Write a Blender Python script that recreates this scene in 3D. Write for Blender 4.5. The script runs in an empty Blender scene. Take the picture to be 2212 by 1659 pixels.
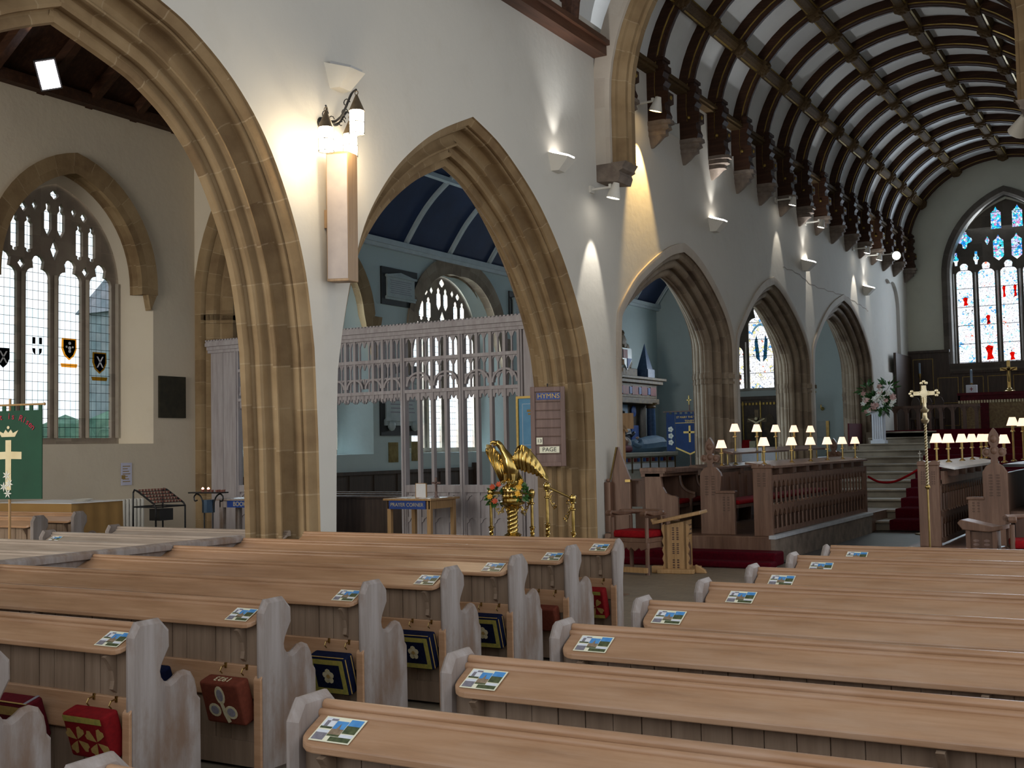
import bpy, bmesh, math, random
from math import sin, cos, pi, sqrt, atan2, radians as rad
from mathutils import Vector, Matrix, noise as mnoise
S = bpy.context.scene
C = S.collection
random.seed(7)

# ---------------------------------------------------------------- camera, world, exposure
W_PX, F_PX = 2212.0, 2524.0
yaw, pit, rol = .5259, .0551, -.0193
f = Vector((-sin(yaw)*cos(pit), cos(yaw)*cos(pit), sin(pit)))
r0 = Vector((cos(yaw), sin(yaw), 0)); u0 = r0.cross(f)
R_ = r0*cos(rol)+u0*sin(rol); U_ = -r0*sin(rol)+u0*cos(rol)
cd = bpy.data.cameras.new('camera'); cam = bpy.data.objects.new('camera', cd); C.objects.link(cam)
cam.matrix_world = Matrix(((R_.x, U_.x, -f.x, 0), (R_.y, U_.y, -f.y, 0), (R_.z, U_.z, -f.z, 1.77), (0, 0, 0, 1)))
cd.sensor_width = 36; cd.lens = 36*F_PX/W_PX; cd.clip_end = 300; cd.clip_start = .05
S.camera = cam
wd = bpy.data.worlds.new('world'); S.world = wd; wd.use_nodes = True
bg = wd.node_tree.nodes['Background']
bg.inputs[0].default_value = (.95, .975, 1.0, 1); bg.inputs[1].default_value = 1.5
S.view_settings.view_transform = 'Standard'; S.view_settings.look = 'None'
S.view_settings.gamma = 1; S.view_settings.exposure = 0.0; S.view_settings.use_curve_mapping = False
S.cycles.max_bounces = 7; S.cycles.diffuse_bounces = 4; S.cycles.glossy_bounces = 3
S.cycles.transparent_max_bounces = 12; S.cycles.transmission_bounces = 3
S.cycles.sample_clamp_indirect = 4; S.cycles.caustics_reflective = False; S.cycles.caustics_refractive = False
S.cycles.use_denoising = True

# ---------------------------------------------------------------- materials
def nt(name):
    m = bpy.data.materials.new(name); m.use_nodes = True
    t = m.node_tree; b = t.nodes['Principled BSDF']; return m, t, b
def nd(t, k, **kw):
    n = t.nodes.new(k)
    for a, v in kw.items(): setattr(n, a, v)
    return n
def c4(c): return (c[0], c[1], c[2], 1)
def coords(t, scale=(1, 1, 1), kind='Object', loc=(0, 0, 0)):
    tc = nd(t, 'ShaderNodeTexCoord'); mp = nd(t, 'ShaderNodeMapping')
    mp.inputs['Scale'].default_value = scale; mp.inputs['Location'].default_value = loc
    t.links.new(tc.outputs[kind], mp.inputs[0]); return mp.outputs[0]
def noise(t, vec, sc, det=3, rough=.55):
    n = nd(t, 'ShaderNodeTexNoise'); n.inputs['Scale'].default_value = sc; n.inputs['Detail'].default_value = det
    n.inputs['Roughness'].default_value = rough; t.links.new(vec, n.inputs['Vector']); return n.outputs['Fac']
def ramp(t, fac, stops):
    r = nd(t, 'ShaderNodeValToRGB'); e = r.color_ramp.elements
    while len(e) < len(stops): e.new(.5)
    for i, (p, c) in enumerate(stops): e[i].position = p; e[i].color = c4(c)
    t.links.new(fac, r.inputs[0]); return r.outputs[0]
def mix(t, fac, a, b, mode='MIX'):
    n = nd(t, 'ShaderNodeMix', data_type='RGBA', blend_type=mode)
    for s, v in ((0, fac), (6, a), (7, b)):
        if hasattr(v, 'links'): t.links.new(v, n.inputs[s])
        elif s == 0: n.inputs[0].default_value = v
        else: n.inputs[s].default_value = c4(v)
    return n.outputs[2]
def mth(t, op, a, b=0.0):
    n = nd(t, 'ShaderNodeMath', operation=op)
    for i, v in enumerate((a, b)):
        if hasattr(v, 'links'): t.links.new(v, n.inputs[i])
        else: n.inputs[i].default_value = v
    return n.outputs[0]
def bump(t, b, h, s=.3, d=.01):
    n = nd(t, 'ShaderNodeBump'); n.inputs['Strength'].default_value = s; n.inputs['Distance'].default_value = d
    t.links.new(h, n.inputs['Height']); t.links.new(n.outputs[0], b.inputs['Normal'])
def M(name, c1, c2=None, sc=3, rough=.7, metal=0, bs=0, bsc=None, stretch=(1, 1, 1), spec=.5):
    m, t, b = nt(name); b.inputs['Roughness'].default_value = rough; b.inputs['Metallic'].default_value = metal
    b.inputs['Specular IOR Level'].default_value = spec
    v = coords(t, stretch)
    fa = noise(t, v, sc, 4)
    col = ramp(t, fa, [(.3, c1), (.7, c2 or c1)])
    t.links.new(col, b.inputs['Base Color'])
    if bs: bump(t, b, noise(t, v, bsc or sc*4, 4), bs)
    return m
def wood(name, c1, c2, c3, axis=0, rough=.5, grain=1.0, boards=None, spec=.4):
    m, t, b = nt(name); b.inputs['Roughness'].default_value = rough; b.inputs['Specular IOR Level'].default_value = spec
    st = [7, 7, 7]; st[axis] = .6
    v = coords(t, tuple(st))
    g = noise(t, v, 2.2*grain, 6, .62)
    st2 = [30, 30, 30]; st2[axis] = 1.0
    g2 = noise(t, coords(t, tuple(st2)), 3*grain, 3)
    w = noise(t, coords(t), 1.3, 3)
    col = ramp(t, g, [(.28, c1), (.5, c2), (.72, c3)])
    col = mix(t, mth(t, 'MULTIPLY', g2, .38), col, c1)
    col = mix(t, mth(t, 'MULTIPLY', w, .35), col, c3)
    t.links.new(col, b.inputs['Base Color'])
    bump(t, b, g2, .25, .004)
    return m
def emis(name, c, s, base=None):
    m, t, b = nt(name); b.inputs['Base Color'].default_value = c4(base or c)
    b.inputs['Emission Color'].default_value = c4(c); b.inputs['Emission Strength'].default_value = s; return m
def plaster(name, c1, c2, c3):
    m, t, b = nt(name); b.inputs['Roughness'].default_value = .85; b.inputs['Specular IOR Level'].default_value = .2
    v = coords(t); n1 = noise(t, v, .35, 4); n2 = noise(t, v, 2.1, 5)
    col = ramp(t, n1, [(.35, c1), (.65, c2)])
    col = mix(t, ramp(t, n2, [(.55, (0, 0, 0)), (.8, (.45, .45, .45))]), col, c3)
    t.links.new(col, b.inputs['Base Color']); bump(t, b, noise(t, v, 5, 5), .35, .02); return m
def stone(name, pal, joint, course=.46, dark=None):
    """dressed stone: blocks laid along the run of a moulding (uv = metres along, metres across)"""
    m, t, b = nt(name); b.inputs['Roughness'].default_value = .8; b.inputs['Specular IOR Level'].default_value = .25
    tc = nd(t, 'ShaderNodeTexCoord'); sp = nd(t, 'ShaderNodeSeparateXYZ'); t.links.new(tc.outputs['UV'], sp.inputs[0])
    band = mth(t, 'FLOOR', mth(t, 'DIVIDE', sp.outputs[1], .34))
    q = mth(t, 'ADD', mth(t, 'DIVIDE', sp.outputs[0], course), mth(t, 'MULTIPLY', band, .06))
    wn = nd(t, 'ShaderNodeTexWhiteNoise', noise_dimensions='2D')
    cb = nd(t, 'ShaderNodeCombineXYZ'); t.links.new(mth(t, 'FLOOR', q), cb.inputs[0]); t.links.new(band, cb.inputs[1]); t.links.new(cb.outputs[0], wn.inputs[0])
    v = coords(t); n = noise(t, v, 2.5, 5)
    fac = mth(t, 'ADD', mth(t, 'MULTIPLY', wn.outputs[0], .28), mth(t, 'MULTIPLY', n, .72))
    col = ramp(t, fac, [(.25, pal[0]), (.5, pal[1]), (.8, pal[2])])
    jf = mth(t, 'LESS_THAN', mth(t, 'FRACT', q), .035)
    jf = mth(t, 'MULTIPLY', jf, mth(t, 'GREATER_THAN', noise(t, v, 3.5, 2), .42))
    col = mix(t, mth(t, 'MULTIPLY', jf, .4), col, joint)
    t.links.new(col, b.inputs['Base Color']); bump(t, b, noise(t, v, 14, 5), .4, .01); return m

m_wall = plaster('cream_limewash', (.60, .575, .52), (.55, .53, .485), (.52, .485, .42))
m_aisle = plaster('warm_aisle_limewash', (.62, .54, .42), (.57, .50, .40), (.52, .44, .33))
m_chapel = plaster('cool_light_limewash', (.50, .58, .57), (.46, .54, .54), (.42, .47, .46))  # bluish window light put into the chapel plaster colour
m_east = plaster('cream_east_limewash', (.56, .56, .46), (.50, .50, .42), (.44, .43, .36))
m_vault = plaster('white_vault_plaster', (.74, .76, .76), (.68, .70, .71), (.6, .62, .62))
m_stone = stone('golden_arch_stone', ((.16, .10, .05), (.245, .165, .085), (.33, .235, .13)), (.42, .33, .21))
m_stone2 = stone('grey_arch_stone', ((.15, .11, .08), (.24, .185, .13), (.34, .28, .21)), (.38, .32, .25))
m_ring = stone('pale_arch_ring', ((.42, .36, .30), (.48, .42, .35), (.53, .48, .41)), (.5, .46, .4))
m_tracery = stone('tracery_stone', ((.17, .14, .11), (.25, .20, .16), (.32, .27, .21)), (.3, .26, .2))
m_corbel = M('corbel_stone', (.12, .09, .07), (.24, .19, .15), 5, .8, bs=.5)
m_step = M('worn_step_stone', (.17, .135, .095), (.29, .24, .175), 2.2, .6, bs=.3)
m_cap = M('pale_kerb_stone', (.40, .42, .45), (.52, .54, .57), 4, .6)
m_dkwood = wood('dark_roof_oak', (.012, .005, .003), (.035, .014, .007), (.075, .032, .015), 0, .6, spec=.2)
m_dkwood_b = wood('roof_boss_oak', (.03, .018, .008), (.08, .05, .022), (.14, .09, .045), 0, .75, 3, spec=.1)
m_brown_beam = wood('brown_roof_beam', (.03, .012, .007), (.08, .032, .016), (.13, .055, .03), 1, .5)
m_gilt = M('gilt_line', (.38, .26, .05), (.22, .14, .03), 8, .4, .6)
m_pew = wood('honey_pine', (.23, .12, .06), (.37, .21, .115), (.48, .30, .185), 0, .3)
m_pewlime = wood('limed_pine_end', (.15, .115, .10), (.26, .222, .20), (.36, .325, .315), 2, .5, .8)
def stain(m, c, amt=.6, sc=1.6, lo=.5, st=(1.6, 1.6, .7)):
    t = m.node_tree; b = t.nodes['Principled BSDF']; l = b.inputs['Base Color'].links[0].from_socket
    f_ = ramp(t, noise(t, coords(t, st), sc*2, 6, .65), [(lo, (0, 0, 0)), (lo+.22, (amt, amt, amt))])
    t.links.new(mix(t, f_, l, c), b.inputs['Base Color'])
stain(m_pewlime, (.17, .105, .07), .9, 1.5, .45); stain(m_pew, (.46, .33, .24), .55, .8, .5, (.5, 2, 2))
m_pewpale = wood('weathered_pale_pine', (.20, .155, .125), (.30, .245, .205), (.40, .34, .29), 0, .3)
m_pewback = wood('dusty_pine_boards', (.13, .085, .055), (.21, .145, .10), (.29, .215, .155), 2, .5)
m_oak = wood('stall_oak', (.075, .036, .022), (.145, .075, .048), (.23, .135, .09), 2, .45)
m_oakd = wood('dark_stall_oak', (.045, .022, .014), (.09, .045, .028), (.15, .08, .05), 2, .5)
m_screen = wood('limed_screen_oak', (.25, .215, .215), (.36, .325, .33), (.46, .43, .44), 2, .6)
m_dark = wood('dark_panel_oak', (.02, .012, .008), (.045, .027, .018), (.08, .05, .033), 2, .5)
m_yoak = wood('golden_oak', (.26, .14, .05), (.40, .235, .10), (.50, .32, .155), 2, .4, 2)
m_iron = M('black_iron', (.012, .012, .014), (.03, .03, .032), 10, .45, .6)
m_brass = M('polished_brass', (.62, .44, .15), (.36, .25, .07), 9, .2, 1)
m_brassp = M('pale_silvered_brass', (.62, .55, .38), (.48, .40, .24), 14, .3, 1, bs=.2)
m_brassd = M('aged_brass', (.42, .31, .12), (.25, .17, .06), 8, .28, 1)
m_red = M('red_carpet', (.085, .002, .008), (.045, .001, .005), 30, .95, spec=.1)
m_redc = M('scarlet_cushion', (.30, .006, .010), (.19, .004, .007), 20, .9, spec=.15)
m_white = M('white_cloth', (.72, .74, .80), (.62, .65, .72), 3, .8)
m_paper = M('paper', (.78, .78, .80), (.70, .70, .70), 5, .8)
m_whitemetal = M('white_enamel', (.72, .70, .64), (.66, .63, .56), 3, .4)
m_bluec = M('midnight_blue_ceiling', (.006, .018, .06), (.009, .026, .085), 2, .7)
m_whiterib = M('pale_ceiling_rib', (.52, .58, .60), (.44, .50, .52), 4, .6)
m_black = M('black_paint', (.012, .012, .012), (.02, .02, .02), 5, .5)
m_marble = M('grey_marble', (.42, .47, .47), (.30, .36, .36), 3, .4)
m_gold = M('gold_thread', (.55, .38, .10), (.42, .28, .07), 20, .45, .3)
m_leaf = M('leaf_green', (.02, .07, .015), (.05, .14, .03), 12, .5)
m_sun = None

def floor_mat():
    m, t, b = nt('floor_boards'); b.inputs['Roughness'].default_value = .45
    v = coords(t); br = nd(t, 'ShaderNodeTexBrick'); t.links.new(coords(t, (1.6, 1.6, 1)), br.inputs['Vector'])
    br.inputs['Color1'].default_value = c4((.13, .105, .075)); br.inputs['Color2'].default_value = c4((.19, .155, .115)); br.inputs['Mortar'].default_value = c4((.07, .055, .04))
    br.inputs['Mortar Size'].default_value = .012; br.inputs['Scale'].default_value = 1.3
    col = mix(t, mth(t, 'MULTIPLY', noise(t, v, 2.5, 5), .6), br.outputs['Color'], (.23, .19, .14))
    t.links.new(col, b.inputs['Base Color']); return m
m_floor = floor_mat()
m_chfloor = M('dark_chancel_tiles', (.035, .032, .03), (.075, .068, .06), 5, .35)

def clear_glass():
    """leaded clear glazing: quarries of slightly different tint between thin leads"""
    m, t, b = nt('leaded_glass'); t.nodes.remove(b)
    out = t.nodes['Material Output']
    tc = nd(t, 'ShaderNodeTexCoord'); sp = nd(t, 'ShaderNodeSeparateXYZ'); t.links.new(tc.outputs['Object'], sp.inputs[0])
    a = mth(t, 'DIVIDE', sp.outputs[1], .118); c = mth(t, 'DIVIDE', sp.outputs[2], .165)
    lead = mth(t, 'MAXIMUM', mth(t, 'LESS_THAN', mth(t, 'FRACT', a), .06), mth(t, 'LESS_THAN', mth(t, 'FRACT', c), .05))
    wn = nd(t, 'ShaderNodeTexWhiteNoise', noise_dimensions='2D'); cb = nd(t, 'ShaderNodeCombineXYZ')
    t.links.new(mth(t, 'FLOOR', a), cb.inputs[0]); t.links.new(mth(t, 'FLOOR', c), cb.inputs[1]); t.links.new(cb.outputs[0], wn.inputs[0])
    col = ramp(t, wn.outputs[0], [(0, (.72, .86, .90)), (.5, (.88, .95, .98)), (1, (.98, .99, 1))])
    tr = nd(t, 'ShaderNodeBsdfTransparent'); t.links.new(col, tr.inputs[0])
    gl = nd(t, 'ShaderNodeBsdfGlossy'); gl.inputs['Roughness'].default_value = .1
    ms = nd(t, 'ShaderNodeMixShader'); ms.inputs[0].default_value = .04; t.links.new(tr.outputs[0], ms.inputs[1]); t.links.new(gl.outputs[0], ms.inputs[2])
    df = nd(t, 'ShaderNodeBsdfDiffuse'); df.inputs[0].default_value = (.02, .025, .03, 1)
    m2 = nd(t, 'ShaderNodeMixShader'); t.links.new(lead, m2.inputs[0]); t.links.new(ms.outputs[0], m2.inputs[1]); t.links.new(df.outputs[0], m2.inputs[2])
    t.links.new(m2.outputs[0], out.inputs[0]); return m
m_glass = clear_glass()
def stained(name, stops, sc=9, axis='X'):
    m, t, b = nt(name); t.nodes.remove(b); out = t.nodes['Material Output']
    v = coords(t)
    vo = nd(t, 'ShaderNodeTexVoronoi', feature='F1'); vo.inputs['Scale'].default_value = sc; t.links.new(v, vo.inputs['Vector'])
    ve = nd(t, 'ShaderNodeTexVoronoi', feature='DISTANCE_TO_EDGE'); ve.inputs['Scale'].default_value = sc; t.links.new(v, ve.inputs['Vector'])
    sp = nd(t, 'ShaderNodeSeparateColor'); t.links.new(vo.outputs['Color'], sp.inputs[0])
    big = noise(t, v, 2.2, 2)
    fac = mth(t, 'ADD', mth(t, 'MULTIPLY', sp.outputs[0], .7), mth(t, 'MULTIPLY', mth(t, 'SUBTRACT', big, .5), 1.1))
    fac = mth(t, 'ADD', fac, .15)
    r = nd(t, 'ShaderNodeValToRGB'); r.color_ramp.interpolation = 'CONSTANT'; e = r.color_ramp.elements
    while len(e) < len(stops): e.new(.5)
    for i, (p, c) in enumerate(stops): e[i].position = p; e[i].color = c4(c)
    t.links.new(fac, r.inputs[0])
    sz = nd(t, 'ShaderNodeSeparateXYZ'); t.links.new(v, sz.inputs[0])
    bar = mth(t, 'LESS_THAN', mth(t, 'FRACT', mth(t, 'DIVIDE', sz.outputs[2], .62)), .03)
    lead = mth(t, 'MAXIMUM', mth(t, 'LESS_THAN', ve.outputs[0], .035), bar)
    tr = nd(t, 'ShaderNodeBsdfTransparent'); t.links.new(r.outputs[0], tr.inputs[0])
    df = nd(t, 'ShaderNodeBsdfDiffuse'); df.inputs[0].default_value = (.02, .02, .02, 1)
    m2 = nd(t, 'ShaderNodeMixShader'); t.links.new(lead, m2.inputs[0]); t.links.new(tr.outputs[0], m2.inputs[1]); t.links.new(df.outputs[0], m2.inputs[2])
    t.links.new(m2.outputs[0], out.inputs[0]); return m
Wt = (.95, .96, 1)
m_stainE = stained('stained_glass_east', [(0, (.10, .38, .75)), (.10, (.30, .70, .88)), (.17, (.70, .90, .97)), (.26, Wt), (.55, (.88, .90, 1)), (.66, Wt), (.86, (.95, .72, .75)), (.95, (.9, .2, .1))], 19)
m_stainT = stained('stained_glass_tracery', [(0, (.02, .25, .7)), (.2, (.05, .6, .7)), (.4, (.55, .75, .9)), (.6, (.5, .45, .75)), (.8, (.7, .2, .45)), (.93, (.8, .1, .05))], 14)
m_stainC = stained('stained_glass_chapel', [(0, (.12, .35, .7)), (.12, (.7, .65, .3)), (.2, (.9, .85, .7)), (.3, Wt), (.85, (.95, .9, .85)), (.95, (.8, .25, .15))], 12)
def pane_tint(name, c):
    m, t, b = nt(name); t.nodes.remove(b); out = t.nodes['Material Output']
    tr = nd(t, 'ShaderNodeBsdfTransparent'); tr.inputs[0].default_value = c4(c); t.links.new(tr.outputs[0], out.inputs[0]); return m
m_tblack = pane_tint('dark_painted_glass', (.02, .02, .025)); m_tblue = pane_tint('deep_blue_glass', (.04, .10, .75))
m_tgold = pane_tint('amber_glass', (.75, .45, .12)); m_twhite = pane_tint('clear_bright_glass', (.9, .9, .85)); m_tred = pane_tint('ruby_glass', (.8, .06, .03))

# ---------------------------------------------------------------- mesh helpers
class MB:
    def __init__(s): s.v = []; s.f = []; s.m = []; s.uv = []; s.mi = 0
    def add(s, vs, fs, uv=None):
        n = len(s.v); s.v += [tuple(p) for p in vs]
        for i, q in enumerate(fs):
            s.f.append(tuple(n+k for k in q)); s.m.append(s.mi); s.uv.append([uv[k] for k in q] if uv else None)
        return s
    def box(s, x0, x1, y0, y1, z0, z1):
        vs = [(x, y, z) for z in (z0, z1) for y in (y0, y1) for x in (x0, x1)]
        return s.add(vs, [(0, 2, 3, 1), (4, 5, 7, 6), (0, 1, 5, 4), (2, 6, 7, 3), (0, 4, 6, 2), (1, 3, 7, 5)])
    def cbox(s, c, d, rz=0, rx=0, ry=0):
        Rm = Matrix.Rotation(rz, 3, 'Z') @ Matrix.Rotation(ry, 3, 'Y') @ Matrix.Rotation(rx, 3, 'X')
        vs = [Vector(c)+Rm @ Vector((a*d[0]/2, b*d[1]/2, e*d[2]/2)) for e in (-1, 1) for b in (-1, 1) for a in (-1, 1)]
        return s.add(vs, [(0, 2, 3, 1), (4, 5, 7, 6), (0, 1, 5, 4), (2, 6, 7, 3), (0, 4, 6, 2), (1, 3, 7, 5)])
    def prism(s, pts, fn, d0, d1):
        """extrude a 2-D outline; fn(a, b, d) -> xyz"""
        n = len(pts); vs = [fn(a, b, d0) for a, b in pts]+[fn(a, b, d1) for a, b in pts]
        return s.add(vs, [tuple(range(n))[::-1], tuple(range(n, 2*n))]+[(i, (i+1) % n, n+(i+1) % n, n+i) for i in range(n)])
    def tube(s, pts, r, n=8, caps=True):
        pts = [Vector(p) for p in pts]; rs = r if isinstance(r, (list, tuple)) else [r]*len(pts)
        vs = []; up = Vector((0, 0, 1)); prev = None
        for i, p in enumerate(pts):
            d = (pts[min(i+1, len(pts)-1)]-pts[max(i-1, 0)])
            if d.length < 1e-9: d = up
            d.normalize()
            if prev is None: a = d.cross(up if abs(d.z) < .95 else Vector((1, 0, 0)))
            else: a = prev-d*prev.dot(d)
            a.normalize(); prev = a; b = d.cross(a)
            for k in range(n): vs.append(p+(a*cos(2*pi*k/n)+b*sin(2*pi*k/n))*rs[i])
        fs = [(i*n+k, i*n+(k+1) % n, (i+1)*n+(k+1) % n, (i+1)*n+k) for i in range(len(pts)-1) for k in range(n)]
        if caps: fs += [tuple(range(n))[::-1], tuple(range((len(pts)-1)*n, len(pts)*n))]
        return s.add(vs, fs)
    def lathe(s, prof, c=(0, 0, 0), n=16, axis=None):
        """prof: (radius, height) pairs"""
        Rm = Vector((0, 0, 1)).rotation_difference(Vector(axis)).to_matrix() if axis else Matrix.Identity(3)
        vs = [Vector(c)+Rm @ Vector((r*cos(2*pi*k/n), r*sin(2*pi*k/n), h)) for r, h in prof for k in range(n)]
        fs = [(i*n+k, i*n+(k+1) % n, (i+1)*n+(k+1) % n, (i+1)*n+k) for i in range(len(prof)-1) for k in range(n)]
        if prof[0][0] > 1e-4: fs.append(tuple(range(n))[::-1])
        if prof[-1][0] > 1e-4: fs.append(tuple(range((len(prof)-1)*n, len(prof)*n)))
        return s.add(vs, fs)
    def ball(s, c, r, n=10, sc=(1, 1, 1)):
        k = max(4, n//2); m0 = len(s.v)
        s.lathe([(max(1e-5, sin(pi*i/k))*1.0, -cos(pi*i/k)) for i in range(k+1)], n=n)
        for i in range(m0, len(s.v)):
            p = s.v[i]; s.v[i] = (c[0]+p[0]*r*sc[0], c[1]+p[1]*r*sc[1], c[2]+p[2]*r*sc[2])
        return s
    def sweep(s, path, prof, fn, closed=False, caps=False):
        """path: [(a, z, na, nz, scale)], prof: [(inward offset, depth)], fn(a, z, d)"""
        vs = []; uv = []; L = 0; n = len(prof); pl = [0]
        for j in range(1, n): pl.append(pl[-1]+math.dist(prof[j], prof[j-1]))
        for i, (a, z, na, nz, k) in enumerate(path):
            if i: L += math.dist(path[i][:2], path[i-1][:2])
            for j, (o, d) in enumerate(prof):
                vs.append(fn(a-na*o*k, z-nz*o*k, d)); uv.append((L, pl[j]))
        fs = [(i*n+j, i*n+j+1, (i+1)*n+j+1, (i+1)*n+j) for i in range(len(path)-1) for j in range(n-1)]
        if closed: fs += [(i*n+n-1, i*n, (i+1)*n, (i+1)*n+n-1) for i in range(len(path)-1)]
        s.add(vs, fs, uv)
        if caps: s.add([vs[j] for j in range(n)], [tuple(range(n))]); s.add([vs[-n+j] for j in range(n)], [tuple(range(n))[::-1]])
        return s
    def build(s, name, mats, parent=None, smooth=None, **kw):
        me = bpy.data.meshes.new(name); me.from_pydata(s.v, [], s.f)
        if not isinstance(mats, (list, tuple)): mats = [mats]
        for m in mats: me.materials.append(m)
        if len(mats) > 1: me.polygons.foreach_set('material_index', s.m)
        if any(u for u in s.uv):
            ul = me.uv_layers.new(name='uv'); k = 0
            for p, u in zip(me.polygons, s.uv):
                for q in range(p.loop_total):
                    if u: ul.data[p.loop_start+q].uv = u[q]
        bm = bmesh.new(); bm.from_mesh(me); bmesh.ops.recalc_face_normals(bm, faces=bm.faces); bm.to_mesh(me); bm.free()
        if smooth is not None:
            me.polygons.foreach_set('use_smooth', [True]*len(me.polygons)); me.set_sharp_from_angle(angle=rad(smooth))
        me.update()
        o = bpy.data.objects.new(name, me); C.objects.link(o)
        if parent:
            o.parent = parent
            if kw.pop('world', False): o.location = -parent.location
        else: kw.pop('world', None)
        for k, v in kw.items(): o[k] = v
        return o
def thing(name, label, cat, loc=(0, 0, 0), rz=0, group=None, kind=None):
    o = bpy.data.objects.new(name, None); C.objects.link(o); o.location = loc; o.rotation_euler = (0, 0, rz)
    o.empty_display_size = .1; o['label'] = label; o['category'] = cat
    if group: o['group'] = group
    if kind: o['kind'] = kind
    return o
def tag(o, label, cat, group=None, kind=None):
    o['label'] = label; o['category'] = cat
    if group: o['group'] = group
    if kind: o['kind'] = kind
    return o
KIDS = {}
def kids(o):
    return [c for c in C.objects if c.parent == o]
def dup(o, loc=None, rz=None, label=None, group=None):
    tree = {}
    for c in C.objects:
        if c.parent: tree.setdefault(c.parent.name, []).append(c)
    def cp(q, par):
        c = q.copy(); C.objects.link(c)
        if par: c.parent = par
        for k in tree.get(q.name, []): cp(k, c)
        return c
    n = cp(o, None)
    if loc is not None: n.location = loc
    if rz is not None: n.rotation_euler = (0, 0, rz)
    if label: n['label'] = label
    if group: n['group'] = group
    return n
def text_mesh(name, s, size, mat, parent=None, depth=.002, loc=(0, 0, 0), rot=(0, 0, 0), world=False, align='CENTER', **kw):
    cu = bpy.data.curves.new(name, 'FONT'); cu.body = s; cu.size = size; cu.extrude = depth; cu.align_x = align; cu.align_y = 'CENTER'
    t = bpy.data.objects.new(name, cu); C.objects.link(t)
    bpy.context.view_layer.update()
    me = bpy.data.meshes.new_from_object(t.evaluated_get(bpy.context.evaluated_depsgraph_get()))
    C.objects.unlink(t); bpy.data.objects.remove(t)
    me.materials.clear(); me.materials.append(mat); me.name = name
    o = bpy.data.objects.new(name, me); C.objects.link(o); o.location = loc; o.rotation_euler = rot
    if parent:
        o.parent = parent
        if world: o.location = Vector(loc)-parent.location
    for k, v in kw.items(): o[k] = v
    return o
PX = lambda X0, s=-1: (lambda a, z, d: (X0+s*d, a, z))      # plane of constant x, depth towards -x
PY = lambda Y0, s=1: (lambda a, z, d: (a, Y0+s*d, z))       # plane of constant y, depth towards +y
def spline(pts, n=8):
    out = []; P = [pts[0]]+list(pts)+[pts[-1]]
    for i in range(1, len(P)-2):
        for k in range(n):
            t = k/n; p0, p1, p2, p3 = P[i-1:i+3]
            out.append(tuple(.5*((2*p1[j])+(-p0[j]+p2[j])*t+(2*p0[j]-5*p1[j]+4*p2[j]-p3[j])*t*t+(-p0[j]+3*p1[j]-3*p2[j]+p3[j])*t**3) for j in range(len(p1))))
    out.append(tuple(pts[-1])); return out
def normals(path):
    """outward normals for a path that runs up the low-a side, over the crown and down the high-a side"""
    res = []; n = len(path)
    for i, (a, z) in enumerate(path):
        def nn(p, q):
            dx, dz = q[0]-p[0], q[1]-p[1]; L = math.hypot(dx, dz) or 1
            return (-dz/L, dx/L)
        if i == 0: v = nn(path[0], path[1]); k = 1
        elif i == n-1: v = nn(path[-2], path[-1]); k = 1
        else:
            v1 = nn(path[i-1], path[i]); v2 = nn(path[i], path[i+1]); sx, sz = v1[0]+v2[0], v1[1]+v2[1]
            L = math.hypot(sx, sz); v = (sx/L, sz/L); k = 1/max(.3, v[0]*v1[0]+v[1]*v1[1])
        res.append((a, z, v[0], v[1], k))
    return res
def parch(c, hw, zs, rise, z0=None, n=14):
    """two-centred pointed arch outline"""
    Rr = (rise*rise+hw*hw)/(2*hw); off = Rr-hw; th = atan2(rise, off)
    left = [(c+off-Rr*cos(th*i/n), zs+Rr*sin(th*i/n)) for i in range(n+1)]
    right = [(2*c-a, z) for a, z in left[::-1][1:]]
    pts = left+right
    if z0 is not None: pts = [(c-hw, z0)]+pts+[(c+hw, z0)]
    return pts
def offset(path, o): return [(a-na*o*k, z-nz*o*k) for a, z, na, nz, k in normals(path)]
def wall_strip(mb, fn, d, a0, a1, z0, z1, holes):
    """flat wall face with openings; holes: outlines (monotone in a), each closed at the bottom at zb"""
    cuts = sorted(holes, key=lambda h: h['p'][0][0]); a = a0
    def quad(p, q, r, s): mb.add([fn(*p, d), fn(*q, d), fn(*r, d), fn(*s, d)], [(0, 1, 2, 3)])
    for h in cuts:
        pts = [(min(max(x, a0), a1), z) for x, z in h['p']]; zb = h.get('zb', z0)
        if pts[0][0] > a: quad((a, z0), (pts[0][0], z0), (pts[0][0], z1), (a, z1))
        for p, q in zip(pts, pts[1:]):
            if q[0]-p[0] < 1e-6: continue
            quad(p, q, (q[0], z1), (p[0], z1))
            if zb > z0: quad((p[0], z0), (q[0], z0), (q[0], zb), (p[0], zb))
        a = pts[-1][0]
    if a < a1: quad((a, z0), (a1, z0), (a1, z1), (a, z1))
def fill2d(mb, outer, holes, fn, d0, d1):
    """plate with holes, extruded between two depths"""
    bm = bmesh.new(); loops = [outer]+holes; es = []; allv = []
    for lp in loops:
        vs = [bm.verts.new((a, b, 0)) for a, b in lp]; allv.append(vs)
        es += [bm.edges.new((vs[i], vs[(i+1) % len(vs)])) for i in range(len(vs))]
    bmesh.ops.triangle_fill(bm, use_beauty=True, use_dissolve=False, edges=es)
    bm.verts.index_update(); P = [(v.co.x, v.co.y) for v in bm.verts]; F = [tuple(v.index for v in fa.verts) for fa in bm.faces]
    n = len(P); uvs = [(b, a) for a, b in P]
    mb.add([fn(a, b, d0) for a, b in P], F, uvs); mb.add([fn(a, b, d1) for a, b in P], F, uvs)
    for lp in loops:
        k = len(lp); mb.add([fn(a, b, d0) for a, b in lp]+[fn(a, b, d1) for a, b in lp], [(i, (i+1) % k, k+(i+1) % k, k+i) for i in range(k)], [(b, a) for a, b in lp]*2)
    bm.free()
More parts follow.
